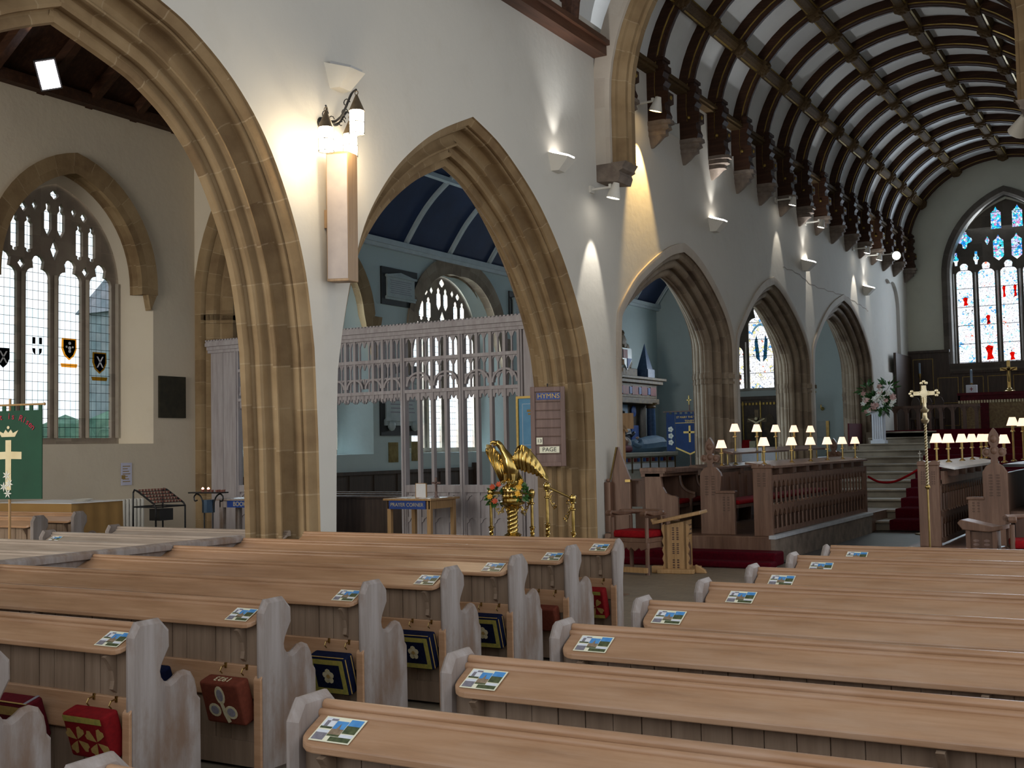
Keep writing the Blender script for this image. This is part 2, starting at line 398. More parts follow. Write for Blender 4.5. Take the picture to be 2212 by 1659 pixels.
def union(circs, c, n=28, a0=0, a1=2*pi):
    """outline of overlapping circles around a point inside them"""
    out = []
    for i in range(n):
        th = a0+(a1-a0)*i/(n if a1-a0 > 6.2 else n-1); dx, dz = cos(th), sin(th); best = .01
        for cx, cz, r in circs:
            ex, ez = cx-c[0], cz-c[1]; b = ex*dx+ez*dz; q = r*r-(ex*ex+ez*ez-b*b)
            if q > 0: best = max(best, b+sqrt(q))
        out.append((c[0]+dx*best, c[1]+dz*best))
    return out
def light_shape(c, w, z0, zs, hgt):
    """a window light with a cusped head"""
    h = w/2; top = (c, zs+hgt-h*.52, h*.52)
    head = union([top, (c-h*.42, zs+h*.35, h*.58), (c+h*.42, zs+h*.35, h*.58), (c-h*.3, zs-.02, h*.7), (c+h*.3, zs-.02, h*.7)], (c, zs+h*.25), 26, -.35, pi+.35)
    return [(c-h, z0), (c+h, z0), (c+h, zs-h*.3)]+head+[(c-h, zs-h*.3)]
def slit(c, w, z0, z1):
    h = w/2
    return [(c-h, z0+h*1.1), (c-h*.5, z0+h*.9), (c-h*.55, z0+h*.3), (c, z0), (c+h*.55, z0+h*.3), (c+h*.5, z0+h*.9), (c+h, z0+h*1.1), (c+h, z1-h*1.7), (c+h*.45, z1-h*1.2), (c+h*.6, z1-h*.6), (c+h*.3, z1-h*.1), (c, z1), (c-h*.3, z1-h*.1), (c-h*.6, z1-h*.6), (c-h*.45, z1-h*1.2), (c-h, z1-h*1.7)]
def dia(c, z, w, h): return [(c, z-h/2), (c+w/2, z), (c, z+h/2), (c-w/2, z)]

# ---------------------------------------------------------------- floors and shell
XW = -8.2; XN = -17.4; YE = 41.0; YT = 17.2
def struct(o, label, cat, **k): return tag(o, label, cat, kind='structure', **k)
fl = MB().box(-18, 9, -4, 17.0, -.3, 0).build('floor', m_floor); struct(fl, 'worn boarded nave floor between the pews', 'floor')
fl = MB().box(XW, -1.7, 17.0, YE, -.3, .02).build('floor', m_chfloor); struct(fl, 'dark tiled chancel floor between the stalls', 'floor')
fl = MB().box(-18, XW, 17.0, YE+.3, -.3, 0).build('floor', m_floor); struct(fl, 'floor of the north chapel', 'floor')

# arcade arches ------------------------------------------------------
a1L = [(3.96, 0), (3.96, 2.5)]+spline([(3.96, 2.6), (4.07, 3.4), (4.25, 4.0), (4.6, 4.65), (5.0, 5.12), (5.5, 5.55), (6.1, 5.95), (6.85, 6.28)], 5)
a1R = spline([(6.85, 6.28), (7.69, 6.04), (8.13, 5.87), (8.66, 5.53), (9.12, 5.05), (9.5, 4.38), (9.74, 3.7), (9.87, 2.9)], 5)[1:]+[(9.92, 1.9), (9.96, 0)]
a2L = [(10.19, 0), (10.24, 2.2)]+spline([(10.27, 2.7), (10.4, 3.3), (10.58, 3.9), (10.85, 4.5), (11.3, 5.07), (11.8, 5.5), (12.4, 5.88), (13.22, 6.25)], 5)
a2R = spline([(13.22, 6.25), (13.82, 6.07), (14.34, 5.82), (14.9, 5.47), (15.34, 5.1), (15.72, 4.7), (16.02, 4.3), (16.3, 3.85), (16.55, 3.3), (16.68, 2.7)], 5)[1:]+[(16.72, 2), (16.74, 0)]
a3L = [(17.5, 0), (17.58, 3.2)]+spline([(17.59, 3.4), (17.63, 3.85), (17.75, 4.12), (18.35, 4.63), (18.9, 4.95), (19.48, 5.23), (20.08, 5.46), (20.7, 5.6)], 5)
a3R = spline([(20.7, 5.6), (21.2, 5.5), (21.75, 5.3), (22.4, 4.95), (23.0, 4.5), (23.35, 4.0), (23.4, 3.5)], 5)[1:]+[(23.41, 3.2), (23.42, 0)]
a4L = [(23.44, 0), (23.45, 3.2)]+spline([(23.46, 3.5), (23.55, 4.05), (23.9, 4.4), (24.51, 4.87), (25.0, 5.18), (25.56, 5.43), (26.2, 5.6)], 5)
a4R = spline([(26.2, 5.6), (26.75, 5.48), (27.44, 5.2), (28.2, 4.8), (28.77, 4.35), (29.05, 3.9), (29.1, 3.5)], 5)[1:]+[(29.11, 3.2), (29.12, 0)]
a5L = [(29.14, 0), (29.15, 3.2)]+spline([(29.16, 3.6), (29.3, 4.2), (29.75, 4.62), (30.5, 5.13), (31.38, 5.54), (32.5, 5.86)], 5)
a5R = spline([(32.5, 5.86), (33.2, 5.75), (33.8, 5.55), (34.5, 5.2), (35.16, 4.72), (35.55, 4.2), (35.65, 3.6)], 5)[1:]+[(35.66, 3.2), (35.67, 0)]
OUT = [a1L+a1R, a2L+a2R, a3L+a3R, a4L+a4R, a5L+a5R]
CLER = [(19.55, 20.69, 7.6, 8.5), (22.6, 23.73, 7.6, 8.5), (27.15, 28.29, 7.6, 8.5), (31.7, 32.85, 7.6, 8.5)]
mb = MB(); fx = PX(XW)
wh = [{'p': p, 'zb': -.1} for p in OUT]+[{'p': parch(38.55, 1.25, 6.1, .75, 3.95, 8), 'zb': 3.95}]
wall_strip(mb, fx, 0, -3, YE, -.1, 7.6, wh)
mb.add([(XW, -3, 7.6), (XW, CLER[0][0], 7.6), (XW, CLER[0][0], 8.5), (XW, -3, 8.5)], [(0, 1, 2, 3)]); mb.add([(XW, -3, 8.5), (XW, YE, 8.5), (XW, YE, 8.7), (XW, -3, 8.7)], [(0, 1, 2, 3)])
for i, (a, b, z0, z1) in enumerate(CLER):
    e = CLER[i+1][0] if i+1 < len(CLER) else YE
    mb.add([(XW, b, z0), (XW, e, z0), (XW, e, z1), (XW, b, z1)], [(0, 1, 2, 3)])
    mb.add([(XW, a, z0), (XW, a, z1), (XW-.5, a-.1, z1), (XW-.5, a-.1, z0)], [(0, 1, 2, 3)])
    mb.add([(XW, b, z0), (XW, b, z1), (XW-.5, b-.1, z1), (XW-.5, b-.1, z0)], [(0, 1, 2, 3)])
    mb.add([(XW, a, z0), (XW, b, z0), (XW-.5, b-.1, z0), (XW-.5, a-.1, z0)], [(0, 1, 2, 3)])
    mb.add([(XW, a, z1), (XW, b, z1), (XW-.5, b-.1, z1), (XW-.5, a-.1, z1)], [(0, 1, 2, 3)])
for i, (a, b, z0, z1) in enumerate(CLER):
    g = MB(); g.add([(XW-.38, a-.1, z0), (XW-.38, b, z0), (XW-.38, b, z1), (XW-.38, a-.1, z1)], [(0, 1, 2, 3)]); t_ = thing('window_%d' % (6+i), 'small leaded clerestory window between carved roof posts, %s from the nave' % ('first', 'second', 'third', 'fourth')[i], 'window', (0, 0, 0), kind='structure'); g.build('glass', m_glass, t_)
    g = MB()
    for q in (.33, .66): g.box(XW-.42, XW-.36, a+(b-a)*q-.03, a+(b-a)*q+.03, z0, z1)
    g.build('mullion', m_dkwood, t_)
nave_thick = 1.06; ch_thick = .86
def back(p, o=0): return p
wall_strip(mb, fx, nave_thick, -3, 17.2, -.1, 9.2, [{'p': OUT[0]}, {'p': OUT[1]}])
w = mb.build('wall_north', m_wall); struct(w, 'tall cream limewashed arcade wall with five pointed arches', 'wall')
mb = MB(); ck = [(27.0, 5.93), (28.2, 5.92), (29.4, 5.78), (31.2, 5.8), (32.8, 5.82), (34.3, 5.75), (35.4, 5.66)]
ck = spline(ck, 6); mb.add([(XW+.004, y, z+(.02*sin(i*2.1))-w_) for i, (y, z) in enumerate(ck) for w_ in (-.011, .011)], [(2*i, 2*i+1, 2*i+3, 2*i+2) for i in range(len(ck)-1)]); mb.build('plaster_crack', m_tracery, w)
mb = MB(); NP = parch(38.55, 1.25, 6.1, .75, 3.95, 8); n = len(NP); mb.add([fx(a, z, 0) for a, z in NP]+[fx(a+(38.55-a)*.05, z, .10) for a, z in NP], [(k, k+1, n+k+1, n+k) for k in range(n-1)]+[(0, n-1, 2*n-1, n), tuple(range(n, 2*n))]); mb.build('blind_niche', m_wall, w)
mb = MB(); wall_strip(mb, fx, ch_thick, 17.2, YE, -.1, 9.2, [{'p': OUT[2]}, {'p': OUT[3]}, {'p': OUT[4]}])
w = mb.build('wall_chapel_south', m_chapel); struct(w, 'chapel side of the arcade wall', 'wall')

profN = [(0, 0), (.006, .03), (.035, .048), (.07, .06), (.095, .08), (.10, .11), (.09, .13), (.12, .135), (.13, .165), (.11, .23), (.12, .30), (.165, .345), (.225, .345), (.27, .315), (.30, .275), (.325, .27), (.335, .30), (.325, .35), (.335, .385), (.375, .39), (.42, .375), (.45, .39), (.455, .43), (.44, .475), (.46, .50), (.52, .485), (.565, .495), (.58, .54)]
profN = profN+[(o, nave_thick-d) for o, d in profN[::-1][1:]]
def chprof():
    p = [(0, -.02), (.14, -.02), (.145, .03)]; L = math.hypot(.46, .40); ux, uy = .46/L, .40/L; nx, ny = uy, -ux    # n points out towards the opening side
    for k, (t_, r_) in enumerate(((.11, .062), (.30, .075), (.50, .07))):
        cx, cy = .145+ux*t_, .03+uy*t_
        for j in range(9):
            q = pi*(j/8); p.append((cx-ux*r_*cos(q)+nx*r_*.9*sin(q), cy-uy*r_*cos(q)+ny*r_*.9*sin(q)))
        if k < 2: p.append((cx+ux*(r_+.035)-nx*.055, cy+uy*(r_+.035)-ny*.055))
    p.append((.605, .43))
    return p+[(o, ch_thick-d) for o, d in p[::-1][1:]]
profC = chprof()
names = ['first nave arch of golden stone at the north aisle', 'second nave arch of golden stone in front of the grey wooden screen', 'chancel arch nearest the nave, opening onto the painted monument', 'middle chancel arch opening onto the stained glass window', 'farthest chancel arch beside the altar steps']
for i, P in enumerate(OUT):
    mb = MB(); path = [q for q in P]
    pr = profN if i < 2 else profC
    zb = .32 if i < 2 else .0
    path[0] = (path[0][0], zb); path[-1] = (path[-1][0], zb)
    mb.sweep(normals(path), pr, fx)
    mats = m_stone if i < 2 else m_stone2
    t = thing('trim_%d' % (i+1), names[i], 'stone arch', (XW, P[0][0], 0), kind='structure')
    mb.build('arch_moulding', mats, t, 40, world=True)
    if i >= 2:
        rg = MB(); rg.sweep(normals(path), [(0, 0), (-.0, -.035), (.15, -.035), (.172, -.02)], fx); rg.build('arch_ring', m_ring, t, 40, world=True)
        cp = MB()
        for side in (0, 1):
            a = P[1][0] if side == 0 else P[-2][0]; sg = -1 if side == 0 else 1
            for z0, z1, g in ((3.02, 3.07, .03), (3.07, 3.13, .012), (3.13, 3.22, .045), (3.22, 3.26, .02)):
                pp = [(a, z0, sg, 0, 1), (a, z1, sg, 0, 1)]
                cp.sweep(pp, [(o+g, d-(g if k < 4 else 0)) for k, (o, d) in enumerate(pr[1:-1])], fx)
                for zz in (z0, z1): cp.add([fx(a-sg*(o+g), zz, d-(g if k < 4 else 0)) for k, (o, d) in enumerate(pr[1:-1])]+[fx(a+sg*.05, zz, ch_thick), fx(a+sg*.05, zz, 0)], [tuple(range(len(pr)))])
        cp.build('capital', m_stone2, t, 30, world=True)
# white plinth blocks at the feet of the nave arches
mb = MB()
for a0, a1 in ((9.3, 10.85), (16.1, 17.55)):
    mb.box(XW-nave_thick, XW-.01, a0, a1, 0, .32)
struct(mb.build('trim_6', m_wall), 'low plastered plinths under the nave piers', 'plinth')

# outer north wall ----------------------------------------------------
WIN = [dict(c=14.24, hw=1.45, oh=1.86, zs=5.0, rise=1.8, orise=2.25, z0=2.12, sill=2.0), dict(c=20.75, hw=1.6, oh=2.4, zs=4.9, rise=1.75, orise=2.1, z0=1.83, sill=1.7), dict(c=27.1, hw=1.75, oh=2.5, zs=4.75, rise=1.85, orise=2.2, z0=1.83, sill=1.7)]
fn_ = PX(XN)
for (y0, y1, mt, ws, nm, lb) in ((-3, YT, m_aisle, WIN[:1], 'wall_aisle', 'cream outer wall of the north aisle'), (YT, YE+.3, m_chapel, WIN[1:], 'wall_chapel', 'pale outer wall of the north chapel, tinted for cool window light')):
    mb = MB(); hs = []
    for w in ws: hs.append({'p': parch(w['c'], w['oh'], w['zs'], w['orise'], w['sill']), 'zb': w['sill']})
    wall_strip(mb, fn_, 0, y0, y1, -.1, 8.6 if y0 < 0 else 7.3, hs)
    for w in ws:
        po = parch(w['c'], w['oh'], w['zs'], w['orise'], w['sill']); pi_ = parch(w['c'], w['hw'], w['zs'], w['rise'], w['sill'])
        n = len(po)
        mb.add([fn_(a, z, 0) for a, z in po]+[fn_(a, z, .5) for a, z in pi_], [(k, k+1, n+k+1, n+k) for k in range(n-1)]+[(0, n-1, 2*n-1, n)])
        mb.box(XN-.75, XN-.5, w['c']-w['hw']-.6, w['c']-w['hw'], w['sill']-.3, w['zs']+w['rise']+.3)
    struct(mb.build(nm, mt), lb, 'wall')
def inside(p, poly):
    c = False; n = len(poly)
    for i in range(n):
        (x1, y1), (x2, y2) = poly[i], poly[(i+1) % n]
        if (y1 > p[1]) != (y2 > p[1]) and p[0] < (x2-x1)*(p[1]-y1)/(y2-y1)+x1: c = not c
    return c
def tidy(outer, holes):
    ok = []
    for h in holes:
        if not all(inside(p, outer) for p in h): continue
        mx = sum(p[0] for p in h)/len(h); mz = sum(p[1] for p in h)/len(h)
        big = [(mx+(p[0]-mx)*1.06, mz+(p[1]-mz)*1.03) for p in h]
        if any(any(inside(p, q) for p in big) or any(inside(p, big) for p in q) for q in ok): continue
        ok.append(h)
    return ok
def gothic(idx, w, fn, nl, glass, label, deep=.5, cat='window', tmat=None, tglass=None, extra=True, lw=.74, hh=.62):
    t = thing('window_%d' % idx, label, cat, (0, 0, 0), kind='structure')
    c, hw, zs, z0 = w['c'], w['hw'], w['zs'], w['z0']
    outer = parch(c, hw+.1, zs, w['rise']+.1, z0-.14, 12); p = (2*hw-.1)/nl
    holes = []; cs = [c-hw+.05+p*(i+.5) for i in range(nl)]
    for i, cc in enumerate(cs):
        if nl == 3: holes.append(light_shape(cc, p*lw, z0, zs+(.55 if i == 1 else -.45), .95 if i == 1 else .8))
        else: holes.append(light_shape(cc, p*lw, z0, zs-.05, p*hh+.05))
    zt = zs+p*hh+.02
    if extra == 4:
        k = p/.85; v = (zs+w['rise']-zt)/1.3
        for j, (q, z0_, z1_) in enumerate(((cs[0]+p/2, .0, .66), (c, .34, .98), (cs[3]-p/2, .0, .66))):
            for sg in (-1, 1):
                a = q+sg*.175*k; h = .1*k
                if j == 1: holes.append([(a, zt+z0_*v), (a+h, zt+(z0_+.14)*v), (a+h, zt+(z1_-.2)*v), (a+h*.45, zt+(z1_-.15)*v), (a+h*.6, zt+(z1_-.07)*v), (a, zt+z1_*v), (a-h*.6, zt+(z1_-.07)*v), (a-h*.45, zt+(z1_-.15)*v), (a-h, zt+(z1_-.2)*v), (a-h, zt+(z0_+.14)*v)])
                else: holes.append(slit(a, .2*k, zt+z0_*v, zt+z1_*v))
        holes.append(dia(c, zt+.12*v, .22*k, .4*v))
        for a, z, ww, h in ((cs[0]+p/2, -.2, .2, .2), (cs[3]-p/2, -.2, .2, .2), (cs[0]+p/2+.05*k, .8, .2, .2), (cs[3]-p/2-.05*k, .8, .2, .2), (c-.52*k, .86, .14, .2), (c+.52*k, .86, .14, .2)): holes.append(dia(a, zt+z*v, ww*k, h*v))
        zq = zt+1.11*v; r = .055*k
        holes.append(union([(c, zq+r, r), (c, zq-r, r), (c-r*1.1, zq, r), (c+r*1.1, zq, r)], (c, zq), 20))
    if extra == 5:
        for q, za, zb in ((c-.9, .95, 1.75), (c-.33, .95, 1.8), (c+.33, .95, 1.8), (c+.9, .95, 1.75), (c-.28, .02, .85), (c+.28, .02, .85)):
            holes.append([(q-.16, zt+za+.1), (q, zt+za-.04 if za < .5 else zt+za+.1), (q+.16, zt+za+.1), (q+.16, zt+zb-.2), (q+.06, zt+zb-.12), (q, zt+zb), (q-.06, zt+zb-.12), (q-.16, zt+zb-.2)])
        for sg in (-1, 1):
            holes.append(union([(c+sg*1.42, zt+.5, .13), (c+sg*1.42, zt+.8, .17), (c+sg*1.42-.13, zt+.78, .11), (c+sg*1.42+.13, zt+.78, .11), (c+sg*1.42, zt+1.02, .09)], (c+sg*1.42, zt+.75), 24)) if False else holes.append(union([(c+sg*1.33, zt+.78, .17), (c+sg*1.33-.15, zt+.76, .09), (c+sg*1.33+.15, zt+.76, .09), (c+sg*1.33, zt+.98, .08), (c+sg*1.33, zt+.55, .08)], (c+sg*1.33, zt+.77), 24))
            for dx in (-.34, .3): holes.append(union([(c+sg*1.33+dx*sg, zt+.12, .09), (c+sg*1.33+dx*sg, zt+.3, .08), (c+sg*1.33+dx*sg, zt-.02, .07)], (c+sg*1.33+dx*sg, zt+.13), 18))
            holes.append(dia(c+sg*.62, zt+.68, .15, .3))
        holes.append(union([(c, zt+2.1, .1), (c-.1, zt+2.05, .06), (c+.1, zt+2.05, .06), (c, zt+1.97, .06)], (c, zt+2.05), 18))
    holes = tidy(outer, holes)
    mb = MB(); fill2d(mb, outer, holes, fn, deep+.04, deep+.12)
    sub = MB()   # moulded front order of the mullions, set back less than the plate
    for i in range(nl+1):
        a = c-hw+.05+p*i; sub.prism([(a-.035, 0), (a, -.05), (a+.035, 0)], (lambda q: (lambda u, v, d: fn(u, d, deep+v+.0)))(0), z0, zs+.1)
    mb.build('tracery', tmat or m_tracery, t, 35)
    sub.build('mullion_moulding', tmat or m_tracery, t, 35)
    gl = MB(); n = len(outer); gl.add([fn(a, z, deep+.09) for a, z in outer], [tuple(range(n))])
    if tglass:
        gl2 = MB(); lo = [(c-hw, z0), (c+hw, z0), (c+hw, zt), (c-hw, zt)]
        gl = MB(); gl.add([fn(a, z, deep+.09) for a, z in lo], [(0, 1, 2, 3)])
        up = [(a, max(z, zt)) for a, z in parch(c, hw+.05, zs, w['rise'], None, 12) if z > zt-.15]
        gl2.add([fn(a, z, deep+.09) for a, z in up], [tuple(range(len(up)))]); gl2.build('tracery_glass', tglass, t)
    gl.build('glass', glass, t)
    return t, cs, p
def hood(t, w, fn, o0, o1, drop, mat, dd=.05):
    """stone arch round the opening with pendant ends"""
    P = parch(w['c'], w['oh'], w['zs'], w['orise'], w['zs']-drop)
    mb = MB(); mb.sweep(normals(P), [(o0, 0), (o0, -dd), (o0-.05, -dd-.03), (o1+.06, -dd), (o1, .02), (o1+.0, .28), (o1+.05, .3)], fn, caps=True)
    for i, sg in ((0, -1), (-1, 1)):
        a = P[i][0]; z = w['zs']-drop
        mb.prism([(a+sg*.05, z), (a-sg*.18, z+.05), (a-sg*.1, z-.3)], fn, -dd, .1)
    mb.build('hood_arch', mat, t, 40)
t1, cs1, p1 = gothic(1, WIN[0], fn_, 4, m_glass, 'four-light clear leaded window with heraldic shields in the aisle wall', extra=4)
hood(t1, WIN[0], fn_, 0, .26, .12, m_stone)
for k, (dz, mt, g) in enumerate(((.0, m_tblack, 0), (.22, m_tblack, 1), (.24, m_tblack, 2), (.02, m_tblue, 3))):
    c = cs1[k]; z = 3.55+dz; q = .13
    sh = MB()
    if k == 1:
        for sx in (-1, 1): sh.prism([(c+sx*.04, z+.05), (c+sx*.10, z+.05), (c+sx*.10, z+.17), (c+sx*.04, z+.17)], fn_, .56, .565); sh.prism([(c+sx*.04, z-.03), (c+sx*.10, z-.03), (c+sx*.09, z-.1), (c+sx*.04, z-.15)], fn_, .56, .565)
        sh.build('heraldic_shield', m_tblack, t1); continue
    sh.prism([(c-q, z+q*1.2), (c+q, z+q*1.2), (c+q, z-.02), (c+q*.6, z-q), (c, z-q*1.5), (c-q*.6, z-q), (c-q, z-.02)], fn_, .56, .565)
    s_ = sh.build('heraldic_shield', mt, t1)
    ch = MB(); fi = MB()
    if k in (0, 3):
        for sg in (-1, 1): ch.prism([(c-sg*.08, z-.11), (c-sg*.08+sg*.03, z-.11), (c+sg*.08, z+.1), (c+sg*.05, z+.1)], fn_, .552, .556)
    elif k == 1: ch.box(XN-.556, XN-.552, c-.04, c+.04, z-.2, z+.16); ch.box(XN-.556, XN-.552, c-.13, c+.13, z-.0, z+.05)
    else:
        for dx, dzz, r in ((0, .09, .03), (0, 0, .035), (0, -.06, .03), (-.07, .02, .02), (.07, .02, .02)): ch.lathe([(0, 0), (r, 0), (r, .004), (0, .004)], (XN-.556, c+dx, z+dzz), 8, (1, 0, 0))
    ch.build('charge', m_paper, s_)
    if k > 1:
        ring = [(c+a*q*1.25, z+b*q) for a, b in ((-1, 1.4), (1, 1.4), (1.05, -.1), (.7, -1.1), (0, -1.75), (-.7, -1.1), (-1.05, -.1))]
        fi = MB(); fi.prism(ring, fn_, .57, .573); fi.prism([(c-.17, z-.36), (c+.17, z-.36), (c+.19, z-.29), (c-.19, z-.29)], fn_, .57, .573)
        fi.build('ribbon', m_tgold, s_)
t2, _, _ = gothic(2, WIN[1], fn_, 4, m_glass, 'clear leaded chapel window half hidden behind the pier', extra=4); hood(t2, WIN[1], fn_, 0, .3, -.2, m_stone)
t3, _, _ = gothic(3, WIN[2], fn_, 4, m_glass, 'clear leaded chapel window seen through the wooden screen', extra=4); hood(t3, WIN[2], fn_, 0, .34, -.25, m_stone2)

# transverse arch between aisle and chapel
TP = [(-17.46, 0), (-17.46, 4.5)]+parch(-13.3, 4.16, 4.6, 4.4, None, 16)+[(-9.14, 0)]
mb = MB(); fy = PY(YT)
wall_strip(mb, fy, 0, -17.5, XW-nave_thick+.05, 0, 10.5, [{'p': TP}])
struct(mb.build('wall_transverse', m_aisle), 'cream wall over the wide arch between aisle and chapel', 'wall')
mb = MB(); wall_strip(mb, fy, .9, -17.5, XW-nave_thick+.05, 0, 10.5, [{'p': TP}])
struct(mb.build('wall_transverse_east', m_chapel), 'chapel side of the cross wall', 'wall')
pt = [(0, 0), (.22, .0), (.26, .05), (.26, .1), (.34, .14), (.42, .16), (.46, .22), (.48, .28), (.56, .32), (.66, .34), (.72, .4), (.72, .5), (.5, .62), (.3, .75), (.0, .9)]
tt = thing('trim_7', 'wide stone arch standing between the north aisle and the chapel', 'stone arch', (-13.3, YT, 0), kind='structure')
mb = MB(); mb.sweep(normals(TP), pt, fy); mb.build('arch_moulding', m_stone, tt, 40, world=True)
mb = MB()
for z0, z1, g in ((4.42, 4.48, .03), (4.48, 4.6, .0), (4.6, 4.68, .05)):
    pp = [(-17.46, z0, -1, 0, 1), (-17.46, z1, -1, 0, 1)]; mb.sweep(pp, [(o+g, d-g) for o, d in pt[1:12]], fy)
    mb.add([fy(-17.46+o+g, z1, d-g) for o, d in pt[1:12]]+[fy(-17.46, z1, .4)], [tuple(range(12))])
mb.build('capital', m_stone, tt, 40, world=True)

# east walls, south wall, ceilings
EW = dict(c=-5.0, hw=1.78, oh=2.02, zs=7.25, rise=2.45, orise=2.8, z0=4.32, sill=4.2)
CW = dict(c=-13.48, hw=1.75, oh=1.95, zs=5.4, rise=1.9, orise=2.1, z0=3.8, sill=3.68)
fe = PY(YE)
for nm, mt, a0, a1, w, zt, lb in (('wall_east', m_east, XW, -1.6, EW, 12, 'dim cream east wall around the great stained window'), ('wall_chapel_east', m_chapel, -17.5, XW-ch_thick, CW, 10.5, 'pale east wall of the chapel, tinted for cool window light')):
    mb = MB(); po = parch(w['c'], w['oh'], w['zs'], w['orise'], w['sill']); wall_strip(mb, fe, 0, a0, a1, -.1, zt, [{'p': po, 'zb': w['sill']}])
    pi_ = parch(w['c'], w['hw'], w['zs'], w['rise'], w['sill']); n = len(po)
    mb.add([fe(a, z, 0) for a, z in po]+[fe(a, z, .4) for a, z in pi_], [(k, k+1, n+k+1, n+k) for k in range(n-1)]+[(0, n-1, 2*n-1, n)])
    struct(mb.build(nm, mt), lb, 'wall')
m_trdark = stone('dark_tracery_stone', ((.07, .06, .05), (.10, .085, .07), (.14, .12, .10)), (.16, .14, .12))
t4, csE, pE = gothic(4, EW, fe, 5, m_stainE, 'great five-light stained glass window above the high altar', deep=.35, tmat=m_trdark, tglass=m_stainT, extra=5)
mb = MB(); P = parch(EW['c'], EW['oh'], EW['zs'], EW['orise'], EW['sill']+.1)
mb.sweep(normals(P), [(-.02, 0), (-.02, -.06), (.16, -.08), (.24, 0), (.26, .3)], fe); mb.box(-7.0, -3.0, YE-.12, YE+.4, 4.02, 4.3)
mb.build('window_surround', m_trdark, t4, 40)
rd = MB()
for c, z, w_, h, k in ((csE[0], 6.4, .2, .3, 0), (csE[1], 5.75, .16, .32, 0), (csE[1], 4.65, .3, .5, 0), (csE[2]-.17, 6.65, .12, .42, 0), (csE[2]+.17, 6.65, .12, .42, 0), (csE[2], 4.5, .2, .28, 0)):
    rd.prism([(c-w_*.3, z-h/2), (c+w_*.45, z-h*.42), (c+w_*.25, z-h*.1), (c+w_*.42, z+h*.4), (c-w_*.1, z+h*.5), (c-w_*.42, z+h*.3), (c-w_*.2, z-h*.05)], fe, .43, .432)
rd.build('red_glass_panel', m_tred, t4)
t5, _, _ = gothic(5, CW, fe, 3, m_stainC, 'three-light stained glass window over the chapel altar', deep=.35, tmat=m_trdark, extra=0, lw=.8, hh=1.0)
cg = MB(); cg.sweep([(-13.48-.33, 5.9, 0, 1, 1)]+[(-13.48-.33+.66*i/10, 5.9+.28*sin(pi*i/10), 0, 1, 1) for i in range(1, 10)]+[(-13.48+.33, 5.9, 0, 1, 1)], [(0, .42), (.1, .42)], fe)
for sg in (-1, 1):
    cg.prism([(-13.48+sg*.05, 4.75), (-13.48+sg*.2, 4.9), (-13.48+sg*.25, 5.5), (-13.48+sg*.16, 5.75), (-13.48+sg*.1, 5.3)], fe, .42, .423)
cg.build('angel_figure', pane_tint('olive_blue_glass', (.10, .22, .30)), t5)
mb = MB().box(-1.7, -1.5, 17.4, YE+.5, -.1, 9.5); struct(mb.build('wall_south', m_wall), 'cream south wall of the chancel', 'wall')
mb = MB()
def mould(mb, y0, y1): pass
# wagon roof of the chancel ---------------------------------------------
AX, ZC, RA, RB = -4.95, 8.2, 3.05, 2.75
def arc(k, n, g=0, t0=0, t1=pi): th = t0+(t1-t0)*k/n; return (AX-(RA+g)*cos(th), ZC+(RB+g)*sin(th))
roof = thing('ceiling_chancel', 'wagon roof of white plaster panels between dark carved oak ribs', 'ceiling', (AX, 29, ZC), kind='structure')
mb = MB(); n = 40
pts = [(AX-(RA+.24), 7.9)]+[arc(k, n, .24) for k in range(n+1)]+[(AX+RA+.24, 7.9)]
vs = [(x, y, z) for y in (17.3, YE) for x, z in pts]; m_ = len(pts)
mb.add(vs, [(k, k+1, m_+k+1, m_+k) for k in range(m_-1)]); mb.build('plaster_vault', m_vault, roof, 60, world=True)
def rib_mesh(w, dp, g=0, n=36, t0=-.1, t1=pi+.1, gold=True):
    mb = MB(); prof = [(-w/2, .28), (-w/2, .07), (-w/2+.01, .06), (-w/2+.035, .045), (-w/2+.05, .01), (-.04, .005), (-.02, -.01), (.02, -.01), (.04, .005), (w/2-.05, .01), (w/2-.035, .045), (w/2-.01, .06), (w/2, .07), (w/2, .28)]
    vs = []; N = len(prof)
    for k in range(n+1):
        for y, d in prof:
            x, z = arc(k, n, d, t0, t1); vs.append((x-AX, y, z))
    for k in range(n):
        for j in range(N-1):
            mb.mi = 1 if gold and j in (2, 10) else 0
            mb.add([vs[k*N+j], vs[k*N+j+1], vs[(k+1)*N+j+1], vs[(k+1)*N+j]], [(0, 1, 2, 3)])
    return mb
RY = [17.78+1.52*i for i in range(16)]; RY[-1] = 40.75
rb = rib_mesh(.30, .3); me0 = rb.build('roof_rib', [m_dkwood, m_gilt], roof)
me0.location = (0, RY[0]-29, -ZC)
for y in RY[1:]:
    o = me0.copy(); C.objects.link(o); o.parent = roof; o.location = (0, y-29, -ZC)
THS = [33, 62, 90, 118, 147]
for th in THS:
    t = rad(th); x, z = arc(t, 1, 0, 0, 1); nx, nz = -cos(t)*RB, sin(t)*RA; L = math.hypot(nx, nz); nx /= L; nz /= L; tx, tz = nz, -nx
    prof = [(-.13, .25), (-.13, .07), (-.1, .05), (-.09, .02), (-.04, .0), (.04, 0), (.09, .02), (.1, .05), (.13, .07), (.13, .25)]
    mb = MB(); vs = [(x+tx*a+nx*d, y, z+tz*a+nz*d) for y in (17.4, YE-.1) for a, d in prof]; N = len(prof)
    for j in range(N-1): mb.mi = 1 if j in (1, 7) else 0; mb.add([vs[j], vs[j+1], vs[N+j+1], vs[N+j]], [(0, 1, 2, 3)])
    mb.build('purlin', [m_dkwood_b, m_gilt], roof, world=True)
bo = MB()
for k in range(6):
    a = k*pi/3; bo.ball((.09*cos(a), .09*sin(a), -.03), .085, 6, (1, 1, .7))
bo.ball((0, 0, -.05), .1, 8, (1, 1, .8)); bo.box(-.15, .15, -.16, .16, -.03, .12)
b0 = None
